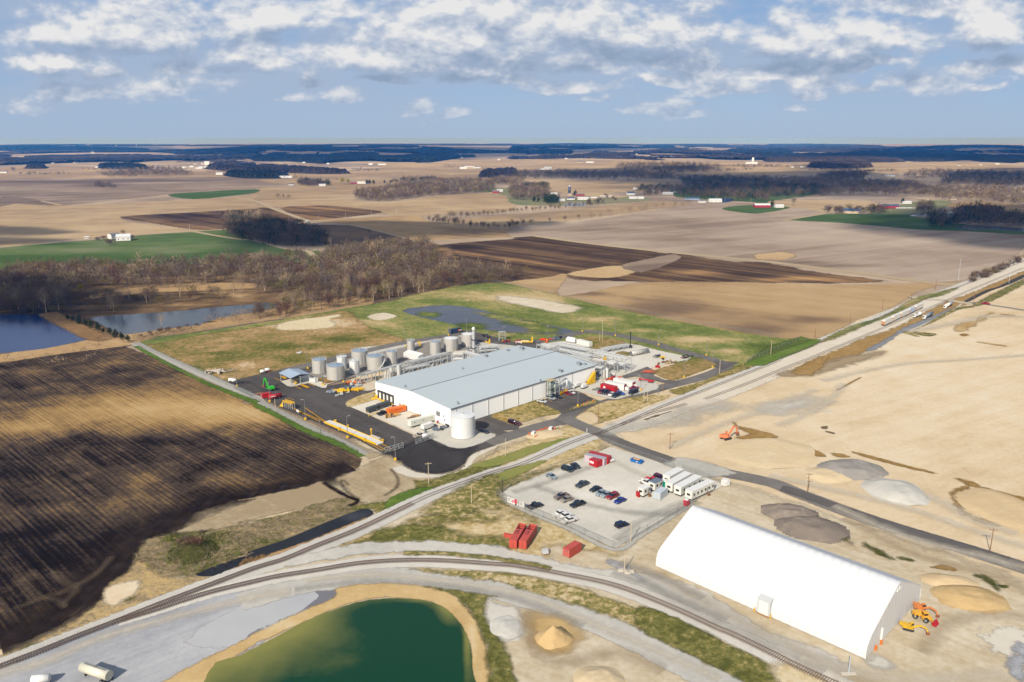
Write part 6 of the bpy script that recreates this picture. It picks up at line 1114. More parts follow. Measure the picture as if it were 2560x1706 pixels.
# ------------------------------------------------------------------ lamp posts and poles
def lamp(b_,t_,label,base=True,arm=1.2):
    lo=loc(b_); h_=height_at(lo,px(t_)[1])-Z0; o=empty('lamp_post',lo,rr.uniform(0,6),label,'lamp post','grey lamp posts round the plant')
    MB().cyl((0,0,.6),(0,0,h_),.16,6,.1).build('pole',GREY,o)
    if base: MB().cyl((0,0,0),(0,0,.95),.55,10).build('base',YEL,o)
    MB().bar((0,0,h_-.1),(arm,0,h_),.12).box((arm,0,h_-.05),(.8,.35,.14)).build('lamp_head',STEEL,o)
for b_,t_,lb in (('c 205,332','c 205,203','lamp post on the grass at the north bend of the ring road'),('c 508,370','c 508,232','lamp post at the ring road, east of the tall white pole'),('c 907,455','c 907,313','lamp post on the grass north of the gravel yard'),('c 1346,550','c 1350,400','lamp post on the grass near the east corner of the ring road'),('c 1402,660','c 1410,505','lamp post on the east tip of the grass island'),('c 1141,752','c 1146,597','lamp post on the south side of the grass island'),('c 743,872','c 746,740','lamp post beside the crimson car and white containers'),
  ('b 1635,1018','b 1637,885','lamp post in front of the hatched parking bays'),('b 1350,415','b 1350,275','lamp post beside the orange machinery on the ring road'),('b 613,345','b 613,205','lamp post rising behind the right white topped tank'),('b 447,365','b 447,248','lamp post behind the left white topped tank'),('b 945,420','b 945,282','lamp post over the scaffold frame'),('b 790,430','b 790,330','lamp post beside the dark pickup on the ring road'),('b 55,468','b 55,328','lamp post left of the slender grey tank'),
  ('a 992,672','a 990,518','lamp post on the ring road behind the canopy'),('a 340,838','a 334,670','lamp post at the north west corner of the asphalt'),('a 643,977','a 638,803','lamp post standing before the green excavator'),('a 970,1140','a 965,952','lamp post between sign and weighbridge'),('a 1357,1308','a 1353,1108','lamp post in the middle of the weighbridge'),('a 1797,1512','a 1793,1295','lamp post at the mesh gate on the south corner'),('a 1320,795','a 1315,640','lamp post at the kerb before the foremost tank')):
    lamp(b_,t_,lb)
def pole(b_,t_,label,mat=WOOD,cross=True,r=.17,base=None,name='utility_pole',cat='utility pole'):
    lo=loc(b_); h_=height_at(lo,px(t_)[1])-Z0; o=empty(name,lo,rr.uniform(-.3,.3),label,cat,'utility poles'); b=MB(); b.cyl((0,0,0),(0,0,h_),r,7,r*.65); b.build('pole',mat,o)
    if cross:
        b=MB(); b.box((0,0,h_-.7),(2.6,.14,.16)); b.build('crossarm',mat,o)
        b=MB(); [b.cyl((x,0,h_-.55),(x,0,h_-.3),.07,5) for x in (-1.1,.0,1.1)]; b.build('insulator',GREY,o)
    if base: MB().box((0,0,0),base).build('base',CONC,o)
PW=pm('pale bleached pole',(206,192,168),.8,dirt=.15); PR=pm('reddish pole',(150,92,60),.8,dirt=.15); PST=pm('pale steel pole',(196,206,220),.5)
for a_ in (('c 388,412','c 390,225','tall pale pole beside the ring road north of the flare',PW,False),('c 365,415','c 365,335','short pale pole next to the tall one north of the flare',PW,False),('c 770,978','c 772,845','wooden pole on the verge, left of two near the plant road',PW,True),('c 803,972','c 803,872','pole with white box, right of two near the plant road',PW,False),('c 943,880','c 943,800','wooden pole with crossarm by the plant road bend',WOOD,True),('c 898,905','c 898,790','thin grey pole beside the plant road bend',GREY,False),('c 1465,718','c 1467,585','pale pole outside the east bend of the ring road',PW,False),('c 1937,540','c 1938,412','tan pole on the bright green grass by the railway',PW,False),
  ('c 353,1158','c 353,1005','reddish pole on the bare island near the road junction',PR,False),('c 1008,1412','c 1012,1258','wooden pole with crossarm north of the south east road',WOOD,True),('d 235,225','d 233,62','wooden pole on the grass beside the main railway line',PW,False),('d 1386,1010','d 1390,815','tall pale pole on the south fence of the gravel lot',PW,False),('f 362,850','f 380,672','leaning wooden pole beside the stockpiles',WOOD,True),('f 2040,1390','f 2080,1180','wooden pole at the right edge near the sand stockpile',WOOD,True),
  ('s 1735,775','s 1740,573','wooden pole with crossarm below the black turning area',PW,True),('s 2128,952','s 2138,790','pale pole between the railway and the lot',PW,False),('a 695,1062','a 690,945','white pole in the grass strip beside the dark field',PW,False),('a 1108,1262','a 1108,1127','thin grey pole on the perimeter path by the weighbridge',GREY,False),('d 207,560','d 207,420','thin dark pole at the west corner of the lot',DK,False),
  ('o 430,752','o 432,665','reddish pole, first along the field edge beside the railway',PR,False),('o 755,612','o 755,535','reddish pole, second along the field edge',PR,False),('o 1050,502','o 1055,403','reddish pole, third along the field edge',PR,False),('o 1318,392','o 1318,350','short dark pole by the field crossing',PR,False),('o 1538,312','o 1542,215','tan pole in the field beyond the crossing',PR,False),('o 1745,240','o 1768,30','tall pale steel pylon pole in the field beside the railway',PST,True),('o 2213,252','o 2242,42','tall pale steel pylon pole on the far side of the railway',PST,True),('o 1885,465','o 1888,358','tan pole beside the far field road',PR,False),('b 1718,1255','b 1718,1218','white marker post at the level crossing',WHITE,False),
  ('i 823,762','i 823,703','farm road pole, nearest the road fork',PST,False),('i 1060,742','i 1060,685','farm road pole in the middle of the stubble',PST,False),('i 1292,718','i 1292,668','farm road pole farther right in the stubble',PST,False),('i 573,758','i 573,720','farm road pole left of the fork',PST,False),('i 300,800','i 300,745','pole at the farmhouse by the dark grove',PST,False),('h 1745,868','h 1745,812','pole on the far edge of the green field',PST,False),('k 1345,655','k 1345,610','pole by the red barns, left',PW,False),('k 1563,640','k 1563,575','pole by the red barns, right',PW,False),('k 1132,715','k 1132,640','pole behind the green field on the right',PW,False),('j 1955,610','j 1955,535','pole at the blue pond',PW,False),('j 2193,625','j 2193,570','pole beside the red roofed barn',PW,False)):
    pole(*a_)
pole('d 1327,1283','d 1332,1092','tall pale pole standing in concrete blocks near the track curve',PW,False,base=(1.2,1.2,.5))
o=empty('concrete_blocks',loc('d 1340,1292'),.1,'pale concrete blocks around the foot of the tall pole','concrete block'); MB().box((-1.6,.3,0),(1.6,.9,.8)).build('block',CONC,o); MB().box((1.4,-.5,0),(1.9,.9,.7)).build('block',CONC,o); MB().box((.2,-1.1,0),(1.8,.9,.7)).build('block',CONC,o)
pole('e 1915,1500','e 1942,1320','silver light pole at the front corner of the membrane hall',PST,False,base=(3.6,1.0,.35)); 
# level crossing hoses: orange and white equipment on the mound
ob=path_pts('b 1190,1290 1180,1270 1230,1260 1290,1240 1370,1215 1420,1220 1425,1238 1390,1245',4,.8); o=empty('orange_barrier_line',(ob[0][0],ob[0][1],Z0),0,'orange silt barrier curling over the sand mound','barrier'); b=MB()
for i in range(len(ob)-1): b.bar((ob[i][0]-ob[0][0],ob[i][1]-ob[0][1],.25),(ob[i+1][0]-ob[0][0],ob[i+1][1]-ob[0][1],.25),.35,.5)
b.build('sleeve',pm('orange sleeve',(232,120,80),.7),o)
o=empty('orange_barrier_line',loc('b 1270,1290'),ang('b 1240,1300','b 1305,1272'),'short straight orange silt barrier on the sand mound','barrier'); MB().box((0,0,0),(5,.4,.5)).build('sleeve',pm('orange sleeve',(232,120,80),.7),o)
for p,lb in (('b 1225,1275','white pump unit inside the orange barrier, left'),('b 1385,1232','white pump unit inside the orange barrier, right')):
    o=empty('pump_unit',loc(p),.4,lb,'pump'); MB().box((0,0,.1),(2.4,1.4,1.1),.85).build('housing',WHITE,o); MB().box((.4,.5,0),(2,.6,.7)).build('engine',DK,o)
for i,(x,y) in enumerate(((1210,1165),(1335,1172),(1383,1185),(2030,960))): pass
for k,(x,y) in enumerate(((1190,1285),(1090,1310),(1020,1340),(1210,2000))):
    if y<1500: o=empty('traffic_cone',loc('u %d,%d'%(x,y)),0,('eastern','middle','western')[k]+' orange cone on the grass verge by the parking bays','traffic cone'); MB().cyl((0,0,.05),(0,0,.9),.3,8,.05).build('cone',ORANGE,o); MB().box((0,0,0),(.6,.6,.06)).build('base',ORANGE,o)
# ------------------------------------------------------------------ fences
def fence(s,hh,label,closed=False,step=6,smooth=1,z=Z0):
    p=path_pts(s,0 if smooth<=1 else smooth,None)
    d=np.r_[0,np.cumsum(np.hypot(*np.diff(p,axis=0).T))]; n_=min(95,int(d[-1]/step)); t=np.linspace(0,d[-1],n_+1); X_=np.interp(t,d,p[:,0]);Y_=np.interp(t,d,p[:,1]); o=empty('chain_link_fence',(p[0][0],p[0][1],z),0,label,'fence'); x0,y0=p[0]
    pm_=None
    for x,y in zip(X_,Y_):
        if pm_ is None: pm_=MB().cyl((0,0,0),(0,0,hh),.06,5).build('post',GREY,o); me=pm_.data; c=pm_
        else: c=pm_.copy(); COL.objects.link(c); c.parent=o
        c.location=(x-x0,y-y0,0)
    V=[];Fc=[]
    for i,(x,y) in enumerate(zip(X_,Y_)):
        V+=[(x-x0,y-y0,.05),(x-x0,y-y0,hh)]
    Fc=[(2*i,2*i+2,2*i+3,2*i+1) for i in range(n_)]; mesh('mesh_panel',V,Fc,MESHW,o)
    b=MB(); [b.bar((X_[i]-x0,Y_[i]-y0,hh),(X_[i+1]-x0,Y_[i+1]-y0,hh),.06) for i in range(n_)]; b.build('top_rail',GREY,o)
fence('d 150,590 420,725 800,880 1240,1078 1500,935 1980,650',2.4,'chain link fence along the south sides of the gravel lot')
fence('d 150,590 410,440 700,335 960,235 1200,138 1450,215 1780,330',2.2,'chain link fence along the north sides of the gravel lot'); fence('d 1860,350 2230,480',2.2,'short chain link fence beside the office trailers')
fence('l 1230,812 1500,930 1900,1110 2353,1310 a 300,850 640,1035 960,1200 1230,1320 1500,1450 1700,1460',2.2,'chain link fence between the dark field and the asphalt yard',step=9)
fence('l 1230,812 a 0,335 a 700,228 1400,112 1850,35',2.2,'chain link fence between the woods and the compound grass',step=9); fence('X 1000,747 1130,716 1240,705 1480,757 1700,803 1945,844',2.2,'chain link fence between the green grass and the brown field',step=11)
fence('c 1720,608 2200,410',2.2,'short chain link fence ending in the bright green grass',step=5); fence('u 1850,830 2200,860 u 2450,950',2.2,'chain link fence round the container yard',step=5)
def gate(s,label):
    p=plan(s,0); a,b=Vector((*p[0],Z0)),Vector((*p[1],Z0)); d=b-a; o=empty('mesh_gate',a,math.atan2(d.y,d.x),label,'gate'); Ln=d.length; b=MB()
    for z in (.3,1.3,2.4): b.bar((0,0,z),(Ln,0,z),.12)
    for i in range(5): b.bar((Ln*i/4,0,.2),(Ln*i/4,0,2.4),.12)
    for i in range(4): b.bar((Ln*i/4,0,.3),(Ln*(i+1)/4,0,2.4),.08)
    b.build('frame',STEEL,o); V=[(0,0,.2),(Ln,0,.2),(Ln,0,2.4),(0,0,2.4)]; mesh('mesh_panel',V,[(0,1,2,3)],pm('dense mesh',(150,154,158),.6,.3,alpha=.35),o)
gate('a 1985,1370 2150,1310','sliding mesh gate next to the beige utility truck'); gate('a 1700,1450 1870,1400','sliding mesh gate at the end of the weighbridge lane')
# ------------------------------------------------------------------ stockpiles
def pile(p,rx,ry,hh,mat,label,an=0.,pw=1.3,sharp=.0,seed=1,name='stockpile',flat=.0,asym=0.):
    c=loc(p,Z0-.1); o_n=max(26,int(max(rx,ry)*1.6)); n=min(o_n,70); V=[];gx=np.linspace(-1,1,n)
    for y in gx:
        for x in gx:
            r=math.hypot(x,y); wob=1+.16*mnoise.noise((x*1.5+seed,y*1.5,seed)); h=max(0,1-r/wob)**(1/pw) if False else max(0,1-(r/wob)**pw)
            h=min(h,1-flat); h*=1+.22*mnoise.noise((x*3,y*3,seed+5))+asym*x
            X_,Y_=x*rx,y*ry; V.append((X_*math.cos(an)-Y_*math.sin(an),X_*math.sin(an)+Y_*math.cos(an),h*hh-.12 + .04*hh*mnoise.noise((x*9,y*9,seed))*(h>0)))
    Fc=[(i*n+j,i*n+j+1,(i+1)*n+j+1,(i+1)*n+j) for i in range(n-1) for j in range(n-1) if max(V[i*n+j][2],V[i*n+j+1][2],V[(i+1)*n+j][2],V[(i+1)*n+j+1][2])>-.11]
    V=np.array(V); Fc=np.array(Fc); V,Fc,_=compact(V,Fc,{})
    o=mesh(name,V,Fc,mat,smooth=True); o.location=c; tag(o,label,'stockpile'); return o
def pmat(name,a,b,bump=.25): return gmat(name,[(0,C(*a)),(1,C(*b))],s1=.08,a1=.8,s2=.5,a2=.5,fine=1.5,fa=.3,edge=False,bump=bump,bs=.4)
PG=pmat('grey gravel heap',(156,152,148),(196,192,186)); PL_=pmat('pale limestone heap',(206,204,198),(232,230,225)); PS=pmat('golden sand heap',(202,174,128),(222,198,156)); PT=pmat('tan sand heap',(216,192,154),(232,214,184)); PD=pmat('dark crushed stone heap',(138,128,120),(182,170,156)); PO=pmat('pale sand heap',(222,202,168),(236,222,196))
def ppile(p,w_,h_,hh,*a,**k):
    c=loc(p); sl=math.sqrt(c.x**2+c.y**2+H*H); sd_=H/sl; rx=w_/2*.272*sl/F; ry=max(3.,(h_*.272*sl/F-hh*.8)/sd_/2); return pile(p,rx,ry,hh,*a,**k)
ppile('f 770,640',545,215,3.6,PG,'grey gravel stockpile north of the road',.1,1.7,seed=2,flat=.35); ppile('f 560,690',420,150,1.4,PO,'low pale sand spill beside the grey gravel stockpile',.1,1.8,seed=12,flat=.3)
ppile('f 1170,840',470,250,2.8,PL_,'white limestone stockpile beside the grey one',.1,1.7,seed=3,flat=.3)
ppile('f 2170,1010',620,330,1.8,PT,'wide tan sand stockpile at the right edge with damp rim',.1,1.8,seed=4,flat=.5)
ppile('c 1910,1440',880,270,1.4,PO,'big round pale sand stockpile in front of the orange excavator',.1,1.9,seed=5,flat=.6)
ppile('f 200,1040',470,210,3.4,PD,'brown grey stockpile behind the membrane hall, western half',-.3,1.4,seed=6,flat=.3); ppile('f 400,1180',600,270,3.4,PD,'dark crushed stone stockpile behind the membrane hall',-.35,1.4,seed=7,flat=.3)
ppile('p 1850,790',530,240,2.4,PS,'golden sand stockpile near the hall gable and loaders',-.2,1.5,seed=8,flat=.25); ppile('p 1670,640',420,140,1.5,PT,'lower tan sand stockpile behind the golden one',-.2,1.6,seed=9)
ppile('t 820,1170',350,290,4.6,PS,'conical golden sand stockpile south of the gravel road',.2,.95,seed=10); ppile('t 390,1060',330,250,.9,PL_,'small pale stone stockpile beside the golden cone',.2,1.6,seed=11)
ppile('t 1250,1560',470,300,1.8,PO,'pale tan stockpile cut off by the bottom edge',.1,1.5,seed=13,flat=.3)
ppile('m 1780,370',420,230,2.2,M['weeds'],'brown weedy mound beside the ditch',.2,1.7,seed=15,name='earth_mound')
ppile('b 1330,1270',380,90,1.,PO,'low sand mound crossed by the orange barrier',.45,1.6,seed=16,name='earth_mound')
# rocks along the ditch
for k,(x,y) in enumerate(((60,1480),(105,1465),(210,1440),(30,1505),(160,1455))):
    o=pile('s %d,%d'%(x,y),1.6,1.2,1.,M['reed'],('first','second','third','fourth','fifth')[k]+' tuft of dry reeds standing in the ditch',.3*k,1.5,seed=20+k,name='reed_tuft'); o['category']='reeds'

# ------------------------------------------------------------------ trees
def treemat(name,a,b): return pm(name,a,.9,dirt=.5,sc=.35,spec=.1)
BARK=treemat('grey bark',(120,104,92),0); BARKP=treemat('pale bark',(196,176,152),0)
TW=[treemat('brown twigs',(112,94,78),0),treemat('grey twigs',(128,114,102),0),treemat('reddish twigs',(114,84,72),0),treemat('olive buds',(128,118,74),0),treemat('tan twigs',(176,154,126),0)]
EVG=treemat('dark evergreen needles',(48,64,34),0); YLW=treemat('yellow spring leaves',(176,160,40),0); LFG=treemat('fresh green leaves',(120,132,50),0)
def twigs(n,R_,Ht,zc,l0,w_,rg,squash=1.):
    """thin slivers through an uneven crown"""
    lob=[rg.normal(0,.45,3)*np.array([R_,R_,Ht*.32]) for _ in range(7)]; V=np.empty((n*3,3)); k=0
    for i in range(n):
        c=lob[i%7]; d=rg.normal(0,1,3); d/=np.linalg.norm(d)+1e-6; rad=rg.uniform(.25,1)**.6*.62
        p=c+d*np.array([R_,R_,Ht*.42*squash])*rad; p[2]+=zc; p[2]=max(p[2],.4)
        t=d*np.array([1,1,.8])+rg.normal(0,.45,3)+np.array([0,0,.5]); t/=np.linalg.norm(t); s=np.cross(t,rg.normal(0,1,3)); s/=np.linalg.norm(s)+1e-6; l=l0*rg.uniform(.6,1.4)
        V[k]=p-s*w_/2; V[k+1]=p+s*w_/2; V[k+2]=p+t*l; k+=3
    return V,np.arange(n*3).reshape(-1,3)
def limbs(Ht,R_,rg,tr=.28,nl=7):
    b=MB(); lean=rg.normal(0,.03,2); top=(lean[0]*Ht,lean[1]*Ht,Ht*.8); b.cyl((0,0,-.2),(top[0]*.5,top[1]*.5,Ht*.42),tr,6,tr*.6,False).cyl((top[0]*.5,top[1]*.5,Ht*.42),top,tr*.6,5,tr*.15,False)
    for i in range(nl):
        a=rg.uniform(0,6.28); z0=Ht*rg.uniform(.22,.6); f=z0/Ht/.8; s=(top[0]*f,top[1]*f,z0); e=(s[0]+math.cos(a)*R_*.75,s[1]+math.sin(a)*R_*.75,z0+Ht*rg.uniform(.2,.38)); b.cyl(s,e,tr*.4,4,tr*.1,False)
    return b
def proto(kind,seed):
    rg=np.random.default_rng(seed); V=None
    if kind=='bare': Ht=rg.uniform(10,14);R_=rg.uniform(3.4,4.8); Vt,Ft=twigs(520,R_,Ht,Ht*.62,1.9,.16,rg); tm=TW[seed%4]; bk=BARK
    elif kind=='pale': Ht=rg.uniform(11,15);R_=rg.uniform(2.8,3.6); Vt,Ft=twigs(300,R_,Ht,Ht*.62,1.8,.13,rg); tm=TW[4]; bk=BARKP
    elif kind=='shrub': Ht=4;R_=2.6; Vt,Ft=twigs(380,R_,Ht,Ht*.5,1.1,.16,rg); tm=TW[seed%3]; bk=BARK
    elif kind=='conifer': Ht=8;R_=2.4; Vt,Ft=twigs(700,R_,Ht,Ht*.5,1.1,.4,rg); Vt[:,:2]*=np.clip(1.25-Vt[:,2:3]/Ht,.12,1.2); tm=EVG; bk=BARK
    elif kind=='yellow': Ht=11;R_=4; Vt,Ft=twigs(420,R_,Ht,Ht*.62,1.2,.4,rg); tm=YLW; bk=BARK
    return (Vt,Ft,tm,bk,Ht,R_,rg)
PRO={}
def get_proto(kind,seed):
    k=(kind,seed)
    if k not in PRO:
        Vt,Ft,tm,bk,Ht,R_,rg=proto(kind,seed); me=bpy.data.meshes.new('crown'); me.from_pydata(Vt.tolist(),[],Ft.tolist()); me.materials.append(tm)
        b=limbs(Ht,R_,rg,.28 if kind!='shrub' else .12); mt=bpy.data.meshes.new('trunk'); mt.from_pydata(b.v,[],b.f); mt.materials.append(bk); PRO[k]=(me,mt)
    return PRO[k]
def tree(kind,seed,x,y,label,group,s=1.,rz=None,cat='tree',z=Z0-.1):
    me,mt=get_proto(kind,seed); nm={'bare':'bare_tree','pale':'bare_tree','shrub':'bare_shrub','conifer':'conifer_tree','yellow':'budding_tree'}[kind]
    o=empty(nm,(x,y,z),random.uniform(0,6.28) if rz is None else rz,label,cat,group); o.scale=(s*random.uniform(.9,1.1),s*random.uniform(.9,1.1),s)
    for n_,m_ in (('trunk',mt),('crown',me)):
        c=bpy.data.objects.new(n_,m_); COL.objects.link(c); c.parent=o
def scatter(s,spacing,seed,smooth=2,jit=.45):
    poly=plan(s,smooth); x0,y0=poly.min(0);x1,y1=poly.max(0); rg=np.random.default_rng(seed)
    gx,gy=np.meshgrid(np.arange(x0,x1,spacing),np.arange(y0,y1,spacing)); gx=gx+rg.uniform(-jit,jit,gx.shape)*spacing; gy=gy+rg.uniform(-jit,jit,gy.shape)*spacing
    k=sdf(gx,gy,poly)>0; return np.stack([gx[k],gy[k]],1)
def forest(name,pts,label,seed,mats,Ht=12,R_=4,n=60,l0=3.2,w_=.55,hv=.25,trunk=True):
    """many far trees as one mesh per crown colour is avoided: one mesh, several materials"""
    if not len(pts): return
    rg=np.random.default_rng(seed); pr=[twigs(n,R_,Ht,Ht*.58,l0,w_,rg)[0] for _ in range(5)]; out=[];mi=[]
    for i,(x,y) in enumerate(pts):
        V=pr[i%5]; a=rg.uniform(0,6.28); c,s=math.cos(a),math.sin(a); k=rg.uniform(1-hv,1+hv); Q=np.stack([(V[:,0]*c-V[:,1]*s)*k+x,(V[:,0]*s+V[:,1]*c)*k+y,V[:,2]*k*rg.uniform(.85,1.15)+.4],1)
        if trunk:
            h=Ht*.75*k; Q=np.concatenate([Q,[[x-.2,y,.3],[x+.2,y,.3],[x,y,h]],[[x,y-.2,.3],[x,y+.2,.3],[x,y,h]]])
        out.append(Q); mi.append(np.full(len(Q)//3,rg.choice(len(mats),p=[m_[1] for m_ in mats]) ))
    V=np.concatenate(out); Fc=np.arange(len(V)).reshape(-1,3); me=bpy.data.meshes.new(name); me.vertices.add(len(V)); me.vertices.foreach_set('co',V.astype(np.float32).ravel())
    me.loops.add(len(V)); me.loops.foreach_set('vertex_index',np.arange(len(V),dtype=np.int32)); me.polygons.add(len(Fc)); me.polygons.foreach_set('loop_start',np.arange(0,len(V),3,dtype=np.int32))
    try: me.polygons.foreach_set('loop_total',np.full(len(Fc),3,dtype=np.int32))
    except Exception: pass
    for m_ in mats: me.materials.append(m_[0])
    me.polygons.foreach_set('material_index',np.concatenate(mi).astype(np.int32)); me.update(); me.validate()
    o=bpy.data.objects.new(name,me); COL.objects.link(o); tag(o,label,'woodland',kind='stuff'); return o
MW=[(TW[0],.33),(TW[1],.33),(TW[2],.1),(TW[3],.12),(TW[4],.12)]
woods=[('i 560,1140 850,1045 1250,1012 1620,1022 1680,1180 2100,1250 2353,1275 j 150,1292 0,1325 i 2353,1335 2000,1365 1600,1425 1360,1485 1000,1530 a 1340,100 900,160 700,200 500,230 380,250 i 400,1500 200,1450 0,1400 200,1370 480,1330 640,1240',8.4,'bare brown tree in the wood along the north fence of the compound'),
 ('l 0,190 400,125 900,95 1300,105 1600,90 1850,80 2100,40 i 0,1130 450,1130 620,1240 460,1330 200,1370 0,1330 l 2353,210 1900,270 1500,310 1000,300 620,340 400,470 0,500',9.5,'bare tree in the wood behind the two ponds'),
 ('l 0,330 550,400 700,500 600,540 420,528 0,525',7.5,'dark bare tree on the shaded shore of the blue pond'),
 ('l 700,420 1400,390 2353,310 2353,390 1800,440 1400,480 800,530',15,'bare tree on the strip between marsh and grey pond')]
allp=[]
for i,(s,sp,lb) in enumerate(woods):
    for x,y in scatter(s,sp,30+i): allp.append((math.hypot(x,y),x,y,lb,i))
allp.sort(); near_=[a for k,a in enumerate(allp)][:225]; far_=allp[225:]
for k,(d,x,y,lb,i) in enumerate(near_):
    if i==0: lb=lb.replace('bare brown tree in the wood','bare brown tree in the '+('western','middle','eastern')[0 if x<-150 else 1 if x<-90 else 2]+' wood')
    elif i==1: lb=lb.replace('in the wood','in the '+('left','right')[x>-260]+' wood')
    pk='pale' if random.random()<(.3,.2,.04,.6)[i] else 'bare'; tree(pk,random.randrange(5) if pk=='bare' else 10+random.randrange(3),x,y,(lb if pk=='bare' else lb.replace('bare brown','pale branched').replace('bare tree','pale branched tree').replace('dark bare','pale branched')),('pale trees: ' if pk=='pale' else 'trees: ')+lb,random.uniform(.6,1.25))
forest('woodland',[(a[1],a[2]) for a in far_],'mass of bare brown woodland between the ponds, the marsh and the fields',3,MW,12,4.4,120,2.4,.36)
g_=scatter('h 2075,850 2150,800 2250,775 i 0,830 150,815 300,850 520,900 650,960 600,1015 400,1020 100,1000 h 2140,930',7,77); forest('woodland',g_,'dense dark grove beside the farmhouse, half in cloud shadow',4,[(TW[0],.35),(EVG,.35),(TW[1],.3)],13,5,120,2.6,.5)
# single trees one can point to
for p,kd,sd,s,lb in (('l 425,520','pale',10,1.25,'tallest pale tree on the shore of the blue pond'),('l 740,350','yellow',1,.85,'bright yellow budding tree in front of the brown wood'),('l 560,420','bare',1,1.2,'broad bare tree right of the tall pale one'),('l 1045,510','pale',11,1.,'pale tree at the left end of the grey pond bank'),('l 1485,640','pale',12,.75,'small pale tree on the near bank of the grey pond'),
   ('l 1075,300','bare',2,1.,'dark trunked tree alone in the brown scrub'),('l 1960,240','pale',11,.9,'pale spreading tree at the edge of the reed strip'),('i 690,1025','pale',10,.95,'pale lone tree at the corner of the dark grove'),('i 1020,985','pale',12,.8,'pale lone tree on the shaded field edge'),('i 1045,905','bare',3,.7,'dark bare tree in the shaded field'),('i 1225,1500','pale',10,.95,'pale tree right at the compound fence'),('i 1340,1470','pale',11,.9,'twisted pale tree at the fence corner'),
   ('h 1140,925','bare',1,.75,'round bare tree behind the white barn'),('h 955,950','shrub',2,1.3,'bare shrub left of the farmhouse'),('h 905,968','shrub',1,1.5,'dark bush at the western end of the farmyard'),('h 1010,1000','shrub',0,2.,'wide dark bush below the white barn'),('h 1215,945','shrub',2,1.2,'low bush right of the white barn'),('a 735,205','bare',2,.75,'round crowned bare tree at the grass edge by the pond'),('o 1910,190','shrub',1,1.6,'bare bush beside the railway, left of two'),('o 1985,190','bare',0,.6,'small bare tree beside the railway, right of two'),('o 2030,175','shrub',2,1.3,'bare bush farther right beside the railway'),
   ('i 205,575','bare',4,.9,'lone bare tree in the stubble, left of three'),('i 255,575','bare',1,.8,'lone bare tree in the stubble, middle of three'),('i 300,575','bare',3,.9,'lone bare tree in the stubble, right of three')):
    L=loc(p); tree(kd,sd,L.x,L.y,lb,None,s)
for k in range(11):
    f=k/10; x=620+(1175-620)*f; y=585+(790-585)*f**1.1; L=loc('l %f,%f'%(x,y)); tree('conifer',20+k%3,L.x,L.y,'dark evergreen shrub on the bank between the ponds','evergreen shrubs between the ponds',random.uniform(.45,.95))
for k in range(7): L=loc('l %f,%f'%(1300+k*85,740-k*16+rr.uniform(-10,10))); tree('shrub',k%3,L.x,L.y,'low bare shrub on the near bank of the grey pond','shrubs by the grey pond',random.uniform(.5,.9),cat='shrub')
L=loc('m 1790,330'); tree('shrub',2,L.x,L.y,'dark brown bramble bush on the weedy mound',None,1.1,cat='shrub')
for k,(x,y) in enumerate(((1610,215),(1740,240),(1700,255),(1640,285),(1850,200))): L=loc('m %d,%d'%(x,y)); b_=treemat('bright green bush',(64,120,40),0); o=tree('shrub',1,L.x,L.y,('first','second','third','fourth','fifth')[k]+' green bush on the mound above the ditch',None,.35,cat='shrub')
for k in range(9):
    L=loc('u %f,%f'%(1080+k*21,970-k*6)); tree('conifer',21,L.x,L.y,'dark clipped shrub in the row at the east gable','shrub row at the warehouse',.28,cat='shrub')
# reeds and brush as stuff
forest('brush',scatter('m 1400,560 1250,440 1500,260 2000,200 2353,140 s 0,1170 400,1090 700,1000 950,980 1000,1020 700,1150 400,1260 0,1420 m 2353,380 1850,560',2.2,51),'low brown brush and weeds on the bank above the ditch',6,[(TW[4],.45),(TW[1],.3),(LFG,.25)],1.3,1.,16,.9,.12,trunk=False)
forest('reeds',np.concatenate([scatter('l 1230,740 1650,680 2000,640 2353,600 a 0,230 700,100 700,180 0,300 l 1700,715 1300,790',3.6,52),scatter('l 750,1000 1100,720 850,750 600,860 200,930 0,960',7,53)]),'dry tan reeds and low scrub along the pond banks',7,[(TW[4],.6),(TW[0],.2),(TW[1],.2)],2.2,1.8,20,1.5,.2,trunk=False)
def along(s,step,seed,wid=2.):
    p=path_pts(s,4,step); rg=np.random.default_rng(seed); return p+rg.normal(0,wid,p.shape)
HB='bare trees in the field hedgerows'
hp=[(x,y,'bare tree in the double hedgerow between the stubble fields') for x,y in np.concatenate([along('i 1600,785 1900,755 2353,712 j 0,708 400,680 850,632',11,61),along('i 1640,795 2000,840 2240,858 j 0,840 60,832',8,62)])]+[(x,y,'bare tree in the sparse hedgerow running right of the double hedgerow') for x,y in along('j 90,828 300,800 700,765 1000,722 1400,668 1640,640',32,63,3.)]
for k,(x,y,lb) in enumerate(hp[:72]): tree('bare',k%5,x,y,lb,HB,random.uniform(.6,1.05))
if len(hp)>72: forest('woodland',[(a[0],a[1]) for a in hp[72:]],'remaining far hedgerow trees',8,MW,11,4,70,2.8,.4)
